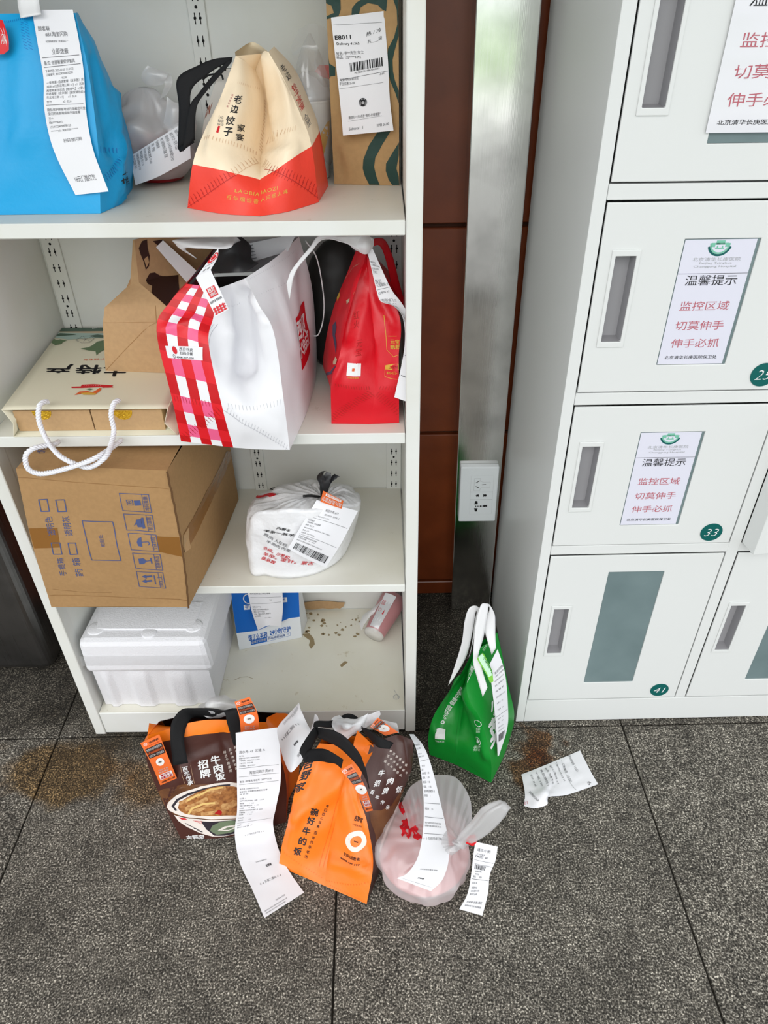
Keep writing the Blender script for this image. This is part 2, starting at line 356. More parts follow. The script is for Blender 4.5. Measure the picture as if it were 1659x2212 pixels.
def strip(L, R, nu=4, nv=26, **k):
    """ribbon from two edges listed top to bottom"""
    return Patch([[a, b] for a, b in zip(L, R)][::-1], nu, nv, cu=False, **k)

# ------------------------------------------------------------------ printing on sheets
_gc = {}
def glyphs(s, bold=0.0, shear=0.0, space=1.0, ls=1.0):
    k = (s, bold, shear, space, ls)
    if k not in _gc:
        cu = bpy.data.curves.new('t', 'FONT'); cu.body = s; cu.size = 1; cu.resolution_u = 2; cu.offset = min(bold, 0.0); cu.shear = shear; cu.space_character = space; cu.space_line = ls
        cu.align_x = 'CENTER' if '\n' in s else 'LEFT'
        ob = bpy.data.objects.new('t', cu); me = ob.to_mesh()
        v = np.zeros(len(me.vertices) * 3); me.vertices.foreach_get('co', v); v = v.reshape(-1, 3)[:, :2].copy()
        me.calc_loop_triangles(); t = np.zeros(len(me.loop_triangles) * 3, dtype=int); me.loop_triangles.foreach_get('vertices', t)
        ob.to_mesh_clear(); bpy.data.objects.remove(ob); bpy.data.curves.remove(cu)
        if len(v): lo = v.min(0); hi = v.max(0)
        else: v = np.zeros((0, 2)); lo = np.zeros(2); hi = np.ones(2)
        t = t.reshape(-1, 3)
        if bold > 0 and len(v):     # heavier strokes: overprint slightly shifted copies
            n_ = len(v); sh_ = [(0, 0), (bold, 0), (-bold, 0), (0, bold * .8), (0, -bold * .8)]
            v = np.concatenate([v + np.array(o_) for o_ in sh_]); t = np.concatenate([t + n_ * i_ for i_ in range(len(sh_))])
        _gc[k] = (v, t, lo, hi)
    return _gc[k]
def stack(s): return '\n'.join(s)
class Ink:
    def __init__(s, patch, parent, eps=0.0005): s.p = patch; s.par = parent; s.eps = eps; s.d = {}
    def add(s, mat, uv, tri, lift=0.0):
        uv = np.clip(np.asarray(uv, float), 0.002, 0.998); tri = np.asarray(tri, int)
        if not len(tri): return
        p = s.p; ml = 1.2 * max(p.W / p.nu, p.H / p.nv, 0.004); sc_ = np.array([p.W, p.H])
        for _ in range(6):
            q = uv * sc_; e = [np.linalg.norm(q[tri[:, a]] - q[tri[:, b]], axis=1) for a, b in ((0, 1), (1, 2), (2, 0))]
            big = np.maximum(np.maximum(e[0], e[1]), e[2]) > ml
            if not big.any(): break
            T = tri[big]; n = len(uv); a, b, c = uv[T[:, 0]], uv[T[:, 1]], uv[T[:, 2]]; k = len(T); r = np.arange(k)
            uv = np.concatenate([uv, (a + b) / 2, (b + c) / 2, (c + a) / 2]); ab, bc, ca = n + r, n + k + r, n + 2 * k + r
            tri = np.concatenate([tri[~big], np.stack([T[:, 0], ab, ca], 1), np.stack([ab, T[:, 1], bc], 1), np.stack([ca, bc, T[:, 2]], 1), np.stack([ab, bc, ca], 1)])
        V, Fc = s.d.setdefault(mat, ([], [])); o = sum(len(x) for x in V)
        V.append(p.ev(uv[:, 0], uv[:, 1], s.eps + lift)); Fc.append(tri + o)
    def quadmap(s, g, q):
        v, t, lo, hi = g; f = (v - lo) / np.maximum(hi - lo, 1e-9); x = f[:, :1]; y = f[:, 1:]
        return q[0] * (1 - x) * (1 - y) + q[1] * x * (1 - y) + q[2] * (1 - x) * y + q[3] * x * y
    def text(s, mat, st, bl, br, tl, tr=None, bold=0.0, shear=0.0, lift=0.0, space=1.0, ls=1.0):
        g = glyphs(st, bold, shear, space, ls); tr = tr or (br[0] + tl[0] - bl[0], br[1] + tl[1] - bl[1])
        q = [s.p.uv(*a) for a in (bl, br, tl, tr)]; s.add(mat, s.quadmap(g, q), g[1], lift)
    def tuv(s, mat, st, u0, v0, u1, v1, bold=0.0, lift=0.0):
        g = glyphs(st, bold); s.add(mat, s.quadmap(g, [np.array(a) for a in ((u0, v0), (u1, v0), (u0, v1), (u1, v1))]), g[1], lift)
    def tm(s, mat, st, u, v, size, sx=1.0, bold=0.0, al='L'):
        """size in metres (cap height of a full glyph), u/v of the line's lower left corner"""
        g = glyphs(st, bold); h = g[3][1] - g[2][1]; h0 = 0.85
        wd = (g[3][0] - g[2][0]) / h0 * size * sx / s.p.W; hh = h / h0 * size / s.p.H
        if al == 'C': u -= wd / 2
        if al == 'R': u -= wd
        s.tuv(mat, st, u, v, u + wd, v + hh, bold)
    def poly(s, mat, pts, lift=0.0, uv=False):
        q = [np.array(a, float) if uv else s.p.uv(*a) for a in pts]
        t = tessellate_polygon([[Vector((a[0], a[1], 0)) for a in q]])
        T = []
        for a, b, c in t:
            cr = (q[b] - q[a])[0] * (q[c] - q[a])[1] - (q[b] - q[a])[1] * (q[c] - q[a])[0]
            T.append((a, b, c) if cr > 0 else (a, c, b))
        s.add(mat, q, T, lift)
    def rect(s, mat, u0, v0, u1, v1, lift=0.0): s.poly(mat, [(u0, v0), (u1, v0), (u1, v1), (u0, v1)], lift, True)
    def line(s, mat, pts, wd, lift=0.0, uv=False, closed=False):
        q = [np.array(a, float) if uv else s.p.uv(*a) for a in pts]
        if closed: q = q + [q[0]]
        sc_ = np.array([s.p.W, s.p.H]); 
        for a, b in zip(q[:-1], q[1:]):
            d = (b - a) * sc_; l = np.linalg.norm(d)
            if l < 1e-9: continue
            d /= l; n = np.array([-d[1], d[0]]) * wd / 2 / sc_; e = d * wd * 0.3 / sc_
            s.add(mat, [a - n - e, b - n + e, b + n + e, a + n - e], [(0, 1, 2), (0, 2, 3)], lift)
    def ring(s, mat, c, r0, r1, n=36, lift=0.0, a0=0.0, a1=2 * math.pi):
        """metric radii around a measured centre"""
        c = s.p.uv(*c) if not isinstance(c, np.ndarray) else c; sc_ = np.array([s.p.W, s.p.H]); uv = []; T = []
        for k in range(n + 1):
            t = a0 + (a1 - a0) * k / n; d = np.array([math.cos(t), math.sin(t)]) / sc_
            uv += [c + d * r0, c + d * r1]
        for k in range(n): a = 2 * k; T += [(a, a + 1, a + 3), (a, a + 3, a + 2)]
        s.add(mat, uv, T, lift)
    def stitches(s, mat, a, b, n, ln=0.003, wd=0.0006, rows=1, ang=90, gap=0.004):
        """row of welded ticks along a line"""
        qa, qb = s.p.uv(*a), s.p.uv(*b); sc_ = np.array([s.p.W, s.p.H]); d = (qb - qa) * sc_; d /= np.linalg.norm(d)
        t = math.radians(ang); e = np.array([d[0] * math.cos(t) - d[1] * math.sin(t), d[0] * math.sin(t) + d[1] * math.cos(t)]); nn = np.array([-d[1], d[0]])
        for r in range(rows):
            for k in range(n):
                c = qa + (qb - qa) * (k + 0.5) / n + nn * (r - (rows - 1) / 2) * gap / sc_
                s.line(mat, [c - e * ln / 2 / sc_, c + e * ln / 2 / sc_], wd, 0, True)
    def barcode(s, mat, u0, v0, u1, v1, seed=1, n=46):
        rnd = random.Random(seed); x = u0; st = (u1 - u0) / n
        while x < u1 - st:
            wd = st * rnd.choice([0.5, 0.5, 1, 1.5]); s.rect(mat, x, v0, min(x + wd, u1), v1); x += wd + st * rnd.choice([0.5, 0.7, 1, 1.3])
    def done(s, name='printed_text'):
        for mat, (V, Fc) in s.d.items():
            o = mesh(name, np.concatenate(V), [tuple(map(int, f)) for f in np.concatenate(Fc)], mat, s.par)
            if name in ('printed_text', 'weld_marks', 'socket_holes') or name.endswith('_print'): o['kind'] = 'stuff'
def receipt_text(ink, rows, size=0.0028, mat='grey_ink', u0=0.07, sx=0.8):
    """rows: (v, text, scale, align u)"""
    for r in rows:
        v, st = r[0], r[1]; k = r[2] if len(r) > 2 else 1.0; u = r[3] if len(r) > 3 else u0; al = r[4] if len(r) > 4 else 'L'
        if st == '-': ink.rect('grey_ink', 0.05, v, 0.95, v + 0.0005 / ink.p.H)
        else: ink.tm(mat, st, u, v, size * k, sx, 0.0, al)

# ------------------------------------------------------------------ the setting
BY = math.radians(0.85)                         # building lines run slightly off the rack
XB = Matrix.Rotation(BY, 4, 'Z')
def bpt(x, y, z=0): return np.array(XB @ Vector((x, y, z)))
flo = box('floor', (-3.0, -2.0, -0.06), (3.0, 0.46, -0.006), 'joint', xf=XB); tag(flo, kind='structure')
xs = [-2.495, -1.895, -1.295, -0.695, -0.095, 0.505, 1.105, 1.705, 2.305]
ys = [-1.797, -1.197, -0.597, 0.003, 0.455]
for i in range(len(xs) - 1):
    for j in range(len(ys) - 1):
        g = 0.0018
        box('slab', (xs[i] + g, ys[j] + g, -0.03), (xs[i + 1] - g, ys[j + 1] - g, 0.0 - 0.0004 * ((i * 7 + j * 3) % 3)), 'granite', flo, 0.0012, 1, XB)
wal = box('wall_back', (-3.0, 0.428, -0.03), (3.0, 0.55, 3.0), 'grout', xf=XB); tag(wal, kind='structure')
zs = [0.0, 0.049, 0.484, 0.92, 1.355, 1.79, 2.225, 2.66, 3.0]; wx = [-2.75 + 0.9 * k for k in range(7)]
for i in range(len(wx) - 1):
    for j in range(len(zs) - 1):
        box('tile', (wx[i] + 0.003, 0.416, zs[j] + 0.004), (wx[i + 1] - 0.003, 0.432, zs[j + 1] - 0.004), 'tile', wal, 0.002, 1, XB)
cei = box('added_ceiling', (-3.0, -1.75, 3.0), (3.0, 0.55, 3.12), 'ceil', xf=XB); tag(cei, kind='structure')  # unseen porch roof, put in so the light comes from the front
gro = box('floor_outside', (-14, -40, -0.3), (14, -2.0, -0.03), 'dark_paving'); tag(gro, kind='structure')
for nm, y0_, y1_, mt_ in (('pale_path', -11.5, -6.8, 'pale_paving'), ('lawn', -17.5, -11.5, 'lawn'), ('pale_path', -22.0, -17.5, 'pale_paving'), ('lawn', -39.0, -22.0, 'lawn')):
    box(nm, (-14, y0_, -0.03), (14, y1_, -0.02), mt_, gro)

# stainless column cover with socket
def lean(k): return Matrix(((1, 0, k, 0), (0, 1, 0, 0), (0, 0, 1, 0), (0, 0, 0, 1)))
cx = lean(-0.0195)
colu = box('trim_1', (0.1675, 0.363, 0.001), (0.265, 0.43, 3.0), 'steel', None, 0.002, 2, cx)
tag(colu, 'brushed stainless steel column cover against the brown tiled wall', kind='structure')
soc = thing('wall_socket', 'white socket plate with three outlets on the steel column', 'socket', (0.208, 0.355, 0.365))
box('plate', (0.1745, 0.349, 0.292), (0.2580, 0.364, 0.440), 'plate', soc, 0.003, 3, cx)
insert = Patch([[np.array([0.1925, 0.3488, 0.314]), np.array([0.2420, 0.3488, 0.314])], [np.array([0.1895, 0.3488, 0.418]), np.array([0.2395, 0.3488, 0.418])]], 4, 6)
ins = sheet('insert', [insert], ['plate'], soc)
ik = Ink(insert, ins, 0.0003)
ik.line('pale_ink', [(0, 0), (1, 0), (1, 1), (0, 1)], 0.0006, 0, True, True)
ik.line('pale_ink', [(0, 0.39), (1, 0.39)], 0.0005, 0, True); ik.line('pale_ink', [(0, 0.585), (1, 0.585)], 0.0005, 0, True)
ik.line('pale_ink', [(.15, .62), (.15, .93), (.42, .93), (.42, .86), (.52, .84), (.85, .84), (.85, .70), (.5, .70), (.42, .67), (.42, .62)], 0.0004, 0, True, True)
for a, b in (((.23, .82), (.37, .87)), ((.23, .73), (.36, .69)), ((.50, .77), (.66, .775))): ik.line('hole', [a, b], 0.0016, 0, True)
ik.poly('hole', [(.24, .49), (.30, .525), (.34, .515), (.38, .53), (.38, .455), (.34, .47), (.29, .455)], 0, True)
ik.poly('hole', [(.58, .455), (.64, .47), (.70, .46), (.73, .49), (.70, .525), (.64, .515), (.58, .53)], 0, True)
ik.poly('hole', [(.20, .26), (.36, .265), (.33, .35), (.24, .35)], 0, True); ik.poly('hole', [(.24, .07), (.33, .07), (.36, .155), (.20, .16)], 0, True)
for u_ in (.27, .37, .49): ik.ring('hole', np.array([u_, .21]), 0, 0.0015 + 0.0006 * (u_ > .4), 12)
ik.line('hole', [(.49, .21), (.62, .215)], 0.001, 0, True); ik.poly('hole', [(.58, .21), (.64, .245), (.70, .24), (.78, .245), (.78, .19), (.70, .195), (.64, .185)], 0, True)
ik.done('socket_holes')

# dark steel bin beside the rack
bn = thing('litter_bin', 'dark brushed steel litter bin beside the white rack', 'bin', (-0.90, 0.28, 0))
box('bin_body', (-1.06, 0.172, 0.004), (-0.768, 0.40, 0.86), 'binsteel', bn, 0.022, 5)
box('bin_lid', (-1.07, 0.165, 0.861), (-0.76, 0.405, 0.89), 'binsteel', bn, 0.006, 2)

# ------------------------------------------------------------------ storage rack
rk = thing('storage_rack', 'white steel storage rack full of takeaway bags', 'rack', (-0.28, 0.15, 0))
XL0, XL1, XR0, XR1, YB = -0.617, -0.596, 0.041, 0.062, 0.302
RT = 1.78
rl = lean(-0.0095)
box('upright', (XL0, 0.0, 0.0), (XL1, 0.03, RT), 'rack', rk, 0.0012, 1)
box('upright', (XR0, 0.0, 0.0), (XR1, 0.03, RT), 'rack', rk, 0.0012, 1, rl)
hexa('side_panel', [(XL0 + .001, .03, .004), (XL1 - .001, .03, .004), (-.574, YB, .004), (XL0 + .001, YB, .004), (XL0 + .001, .03, RT), (XL1 - .001, .03, RT), (-.574, YB, RT), (XL0 + .001, YB, RT)], 'rack', rk)
box('side_panel', (XR0 + .001, .03, .004), (XR1 - .001, YB + .004, RT), 'rack', rk, 0, 2, rl)
box('back_panel', (XL0 + .001, YB, .004), (XR1, YB + .004, RT), 'rack', rk)
box('top_panel', (XL0 + .001, 0.0, RT), (XR1 - .012, YB + .004, RT + .02), 'rack', rk, .001, 1)
def shelf_board(zt, zb, mat, yf=0.0):
    o = box('shelf', (XL1 + .0005, yf, zb), (XR0 - .001 - .0095 * zt, YB, zt), ['rack', mat], rk, 0.0012, 1)
    for p in o.data.polygons:
        if p.normal.z > 0.9: p.material_index = 1
    return o
sh = {1: 1.039, 2: 0.732, 3: 0.422, 0: 0.068, 4: 1.40}
shelf_board(1.039, 1.0205, 'shelftop'); shelf_board(.732, .7135, 'shelftop'); shelf_board(.422, .405, 'shelftop'); shelf_board(1.40, 1.382, 'shelftop')
shelf_board(.068, .003, 'basetop', 0.002)
def slot_strip(x0, x1, zr):
    s_ = box('perforated_strip', (x0, YB - 0.004, 0.07), (x1, YB, RT), 'rack', rk, 0.0008, 1)
    V = []; F = []
    z = 0.085; k = 0
    while z < 1.4:
        for fx in (0.36, 0.66):
            xc = x0 + (x1 - x0) * fx; y = YB - 0.0043; w1, w2, h = 0.0007, 0.0019, 0.0068
            o = len(V); pts = [(-w1, -h), (w1, -h), (w1, -h * .2), (w2, -h * .05), (w2, h * .25), (w1, h * .35), (w1, h), (-w1, h), (-w1, h * .35), (-w2, h * .2), (-w2, -h * .1), (-w1, -h * .25)]
            V += [(xc + a, y, z + b) for a, b in pts]; F.append(tuple(range(o, o + 12)))
        k += 1
        if k % 4 == 0:
            o = len(V); zc = z + 0.0134; V += [(x0 + (x1 - x0) * .5 + .0022 * math.cos(t * math.pi / 5), YB - .0043, zc + .0022 * math.sin(t * math.pi / 5)) for t in range(10)]; F.append(tuple(range(o, o + 10)))
        z += 0.0268
    mesh('slots', V, F, 'hole', s_)
slot_strip(-0.571, -0.541, 0); slot_strip(-0.270, -0.245, 0); slot_strip(0.006, 0.036, 0)
# dirt dropped on the boards
st = Patch([[np.array([-.59, .005, .0683]), np.array([.03, .005, .0683])], [np.array([-.59, .29, .0683]), np.array([.03, .29, .0683])]], 10, 10)
sto = sheet('dirt_film', [st], [MAT['basetop']], rk)
grime = M('dried_spill', C(150, 132, 98), 0.4); ik = Ink(st, sto, 0.0004)
rnd = random.Random(4)
def splash(cx_, cy_, r, n=9):
    ik.poly(grime, [(cx_ + r * rnd.uniform(.5, 1.1) * math.cos(k * 2 * math.pi / n), cy_ + r * rnd.uniform(.4, .8) * math.sin(k * 2 * math.pi / n)) for k in range(n)])
ik.poly(grime, [(652, 1370), (668, 1368), (678, 1380), (680, 1392), (672, 1402), (667, 1394), (670, 1384), (660, 1377)])
for _ in range(34): splash(rnd.uniform(655, 790), rnd.uniform(1322, 1375), rnd.uniform(1.2, 5))
ik.line(grime, [(505, 1470), (520, 1463), (535, 1462), (546, 1466)], 0.001); ik.poly(grime, [(734, 1437), (745, 1428), (752, 1430), (738, 1442)])
ik.ring('pale_ink', (856, 1506), 0.0055, 0.0066, 24); ik.ring('pale_ink', (856, 1506), 0.003, 0.0034, 24); ik.line('pale_ink', [(851, 1490), (873, 1508)], 0.0008)
ik.done('dried_stains')
for o_ in sto.children: o_['kind'] = 'stuff'

# ------------------------------------------------------------------ lockers
XLK = Matrix.Translation((0.279, 0.022, 0.0)) @ Matrix.Rotation(BY, 4, 'Z') @ lean(-0.0115)
lk = thing('locker_cabinet', 'white steel locker cabinet with numbered doors and notices', 'locker', (0.279, 0.022, 0))
LW, LD, LH = 1.02, 0.372, 1.80
def lbox(name, lo, hi, mat, par, bev=0.0): return box(name, lo, hi, mat, par, bev, 2, XLK)
lbox('side_panel', (0, 0.0, 0.0), (0.017, LD, LH), 'locker', lk, 0.001)
lbox('side_panel', (LW - .017, 0.0, 0.0), (LW, LD, LH), 'locker', lk, 0.001)
lbox('back_panel', (0.018, LD - .003, 0.0), (LW - .018, LD, LH), 'locker', lk)
lbox('top_panel', (0.018, 0.0, LH - .02), (LW - .018, LD - .004, LH), 'locker', lk)
rows = [(0.071, 0.466), (0.489, 0.762), (0.785, 1.053), (1.075, 1.345), (1.367, 1.637)]
cols = [(0.0185, 0.328), (0.351, 0.661), (0.684, 0.994)]
lbox('plinth', (0.0175, 0.0, 0.0), (LW - .0175, 0.03, 0.069), 'locker', lk, 0.001)
for (a, b) in ((0.4675, 0.4875), (0.7635, 0.7835), (1.0545, 1.0735), (1.3465, 1.3655), (1.6385, 1.779)):
    lbox('rail', (0.018, 0.002, a), (LW - .018, 0.03, b), 'locker', lk, 0.001)
    lbox('divider_shelf', (0.018, 0.031, a), (LW - .018, LD - .004, a + .004), 'locker', lk)
for (a, b) in ((0.3295, 0.3495), (0.6625, 0.6825)):
    lbox('mullion', (a, 0.001, 0.07), (b, 0.03, 1.64), 'locker', lk, 0.001)
    lbox('divider_wall', (a + .008, 0.031, 0.07), (a + .012, LD - .004, 1.64), 'locker', lk)
def framed(name, x0, x1, z0, z1, hx0, hx1, hz0, hz1, y0, y1, mat, par, xf, more=()):
    """plate with rectangular openings cut through it"""
    hs = [(hx0, hx1, hz0, hz1)] + list(more)
    xs_ = sorted({x0, x1, *[h[0] for h in hs], *[h[1] for h in hs]}); zs_ = sorted({z0, z1, *[h[2] for h in hs], *[h[3] for h in hs]})
    bm = bmesh.new(); idx = {}
    def vt(x, y, z):
        k = (round(x, 6), round(y, 6), round(z, 6))
        if k not in idx: idx[k] = bm.verts.new(k)
        return idx[k]
    solid = lambda i, j: 0 <= i < len(xs_) - 1 and 0 <= j < len(zs_) - 1 and not any(h[0] < (xs_[i] + xs_[i + 1]) / 2 < h[1] and h[2] < (zs_[j] + zs_[j + 1]) / 2 < h[3] for h in hs)
    for i in range(len(xs_) - 1):
        for j in range(len(zs_) - 1):
            if not solid(i, j): continue
            a, b, c, d = xs_[i], xs_[i + 1], zs_[j], zs_[j + 1]
            bm.faces.new([vt(a, y0, c), vt(b, y0, c), vt(b, y0, d), vt(a, y0, d)]); bm.faces.new([vt(a, y1, d), vt(b, y1, d), vt(b, y1, c), vt(a, y1, c)])
            if not solid(i - 1, j): bm.faces.new([vt(a, y1, c), vt(a, y0, c), vt(a, y0, d), vt(a, y1, d)])
            if not solid(i + 1, j): bm.faces.new([vt(b, y0, c), vt(b, y1, c), vt(b, y1, d), vt(b, y0, d)])
            if not solid(i, j - 1): bm.faces.new([vt(a, y1, c), vt(b, y1, c), vt(b, y0, c), vt(a, y0, c)])
            if not solid(i, j + 1): bm.faces.new([vt(a, y0, d), vt(b, y0, d), vt(b, y1, d), vt(a, y1, d)])
    bmesh.ops.recalc_face_normals(bm, faces=bm.faces[:])
    bmesh.ops.transform(bm, matrix=xf, verts=bm.verts[:])
    return from_bm(name, bm, mat, par)
def wpt(xf, x, y, z): return np.array(xf @ Vector((x, y, z)))
def door(ci, ri, num, sign, swing=0.0, big=False, loose=False):
    x0, x1 = cols[ci]; z0, z1 = rows[ri]; x0 += .001; x1 -= .001; z0 += .001; z1 -= .001
    xf = XLK
    if swing: xf = XLK @ Matrix.Translation((x1, 0.004, 0)) @ Matrix.Rotation(swing, 4, 'Z') @ Matrix.Translation((-x1, -0.004, 0))
    T = 0.004 if not swing else 0.036
    hx0 = x0 + 0.0215; hx1 = hx0 + 0.0275; hc = (z0 + z1) / 2 + (0.006 if not big else 0.006); hz0, hz1 = hc - .059, hc + .0605
    if big: hz0, hz1 = 0.216, 0.337
    wx0 = x0 + 0.109; wx1 = wx0 + 0.1005
    if big: wz0, wz1 = 0.123, 0.426
    else: wz0, wz1 = (z0 + 0.042, z1 - 0.046)
    dr = framed('door', x0, x1, z0, z1, hx0, hx1, hz0, hz1, 0.0, T, 'locker', lk, xf, [(wx0, wx1, wz0, wz1)])
    bv = dr.modifiers.new('bevel', 'BEVEL'); bv.width = 0.0012; bv.segments = 2; bv.limit_method = 'ANGLE'
    # finger recess with raised bezel
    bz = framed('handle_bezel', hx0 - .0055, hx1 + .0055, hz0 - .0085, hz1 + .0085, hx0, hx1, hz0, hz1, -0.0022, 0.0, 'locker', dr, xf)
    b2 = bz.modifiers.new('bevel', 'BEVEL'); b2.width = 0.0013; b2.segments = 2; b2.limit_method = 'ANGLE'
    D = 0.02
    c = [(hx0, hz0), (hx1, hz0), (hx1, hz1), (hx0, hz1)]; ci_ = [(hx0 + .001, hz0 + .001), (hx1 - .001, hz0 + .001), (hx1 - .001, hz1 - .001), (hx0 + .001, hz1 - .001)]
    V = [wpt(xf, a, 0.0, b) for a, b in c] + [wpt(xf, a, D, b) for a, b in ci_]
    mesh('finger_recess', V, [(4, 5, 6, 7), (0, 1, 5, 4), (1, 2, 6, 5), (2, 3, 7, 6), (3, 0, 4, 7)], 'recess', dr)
    box('window_pane', (wx0 + .0003, T * 0.45 if not swing else .003, wz0 + .0003), (wx1 - .0003, (T * .9 if not swing else .006), wz1 - .0003), 'frost', dr, 0, 2, xf)
    if sign:
        y = 0.0011 if not loose else -0.003; sx0, sx1 = wx0 + .0012, wx1 - .0045
        if loose: sx0, sx1, sz0, sz1 = wx0 - .006, wx1 + .012, wz0 + .012, wz1 + .02
        else: sz0, sz1 = wz0 + .001, wz1 - .001
        P = Patch([[wpt(xf, sx0, y, sz0), wpt(xf, sx1, y, sz0)], [wpt(xf, sx0, y, (sz0 + sz1) / 2), wpt(xf, sx1, y, (sz0 + sz1) / 2)], [wpt(xf, sx0, y, sz1), wpt(xf, sx1, y, sz1)]], 6, 12, amp=0.0025 if loose else 0, freq=50)
        so = sheet('notice', [P], [MAT['sign'] if not loose else M('laminated', (0.78, 0.78, 0.82, 1), 0.12, 0, 0.6)], dr)
        k = Ink(P, so, 0.0003)
        k.tuv('ink', '温馨提示', .13, .655, .87, .735); k.tuv('dull_red', '监控区域', .14, .455, .86, .53)
        k.tuv('dull_red', '切莫伸手', .14, .295, .86, .37); k.tuv('dull_red', '伸手必抓', .14, .145, .86, .22); k.tuv('ink', '北京清华长庚医院保卫处', .09, .045, .89, .075, .004)
        k.tuv('pale_ink', '北京清华长庚医院', .16, .84, .84, .868); k.tuv('pale_ink', 'Beijing Tsinghua', .27, .815, .73, .834); k.tuv('pale_ink', 'Changgung Hospital', .2, .788, .8, .808)
        k.rect('ink', 0, .745, 1, .748)
        # round emblem: ring, cross and gate
        c0 = np.array([.5, .968]); k.ring('teal_ink', c0, .0135, .0162, 30, 0, math.pi * 1.08, math.pi * 1.92); k.ring('green_ink', c0, .0112, .0133, 30, 0, math.pi * 0.98, math.pi * 2.02)
        k.rect('green_ink', .44, .93, .56, .992); k.rect('green_ink', .38, .945, .62, .975); k.rect('sign', .43, .94, .57, .962, .0002); k.rect('green_ink', .455, .94, .475, .955, .0003); k.rect('green_ink', .525, .94, .545, .955, .0003)
        k.done()
    if num:
        P = Patch([[wpt(xf, x1 - .0565, -.0012, z0 + .005), wpt(xf, x1 - .0175, -.0012, z0 + .005)], [wpt(xf, x1 - .0565, -.0012, z0 + .044), wpt(xf, x1 - .0175, -.0012, z0 + .044)]], 6, 6)
        V = [P.ev(.5 + .48 * math.cos(t * math.pi / 20), .5 + .48 * math.sin(t * math.pi / 20)) for t in range(40)]
        bd = mesh('number_badge', [p + np.array(xf.to_3x3() @ Vector((0, .001, 0))) for p in V] + V, [tuple(range(40, 80))] + [(i, (i + 1) % 40, 40 + (i + 1) % 40, 40 + i) for i in range(40)], 'teal_ink', dr)
        k = Ink(P, bd, 0.0003); g_ = glyphs(num, -.012, .25); k.add('white_ink', k.quadmap(g_, [np.array(q_) for q_ in ((.20, .30), (.80, .30), (.20, .70), (.80, .70))]), g_[1]); k.done('number')
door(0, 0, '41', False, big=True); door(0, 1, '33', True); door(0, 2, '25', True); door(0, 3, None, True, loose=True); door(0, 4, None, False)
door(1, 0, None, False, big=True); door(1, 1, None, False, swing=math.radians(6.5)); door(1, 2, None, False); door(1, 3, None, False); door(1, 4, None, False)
door(2, 0, None, False, big=True); door(2, 1, None, False); door(2, 2, None, False); door(2, 3, None, False); door(2, 4, None, False)

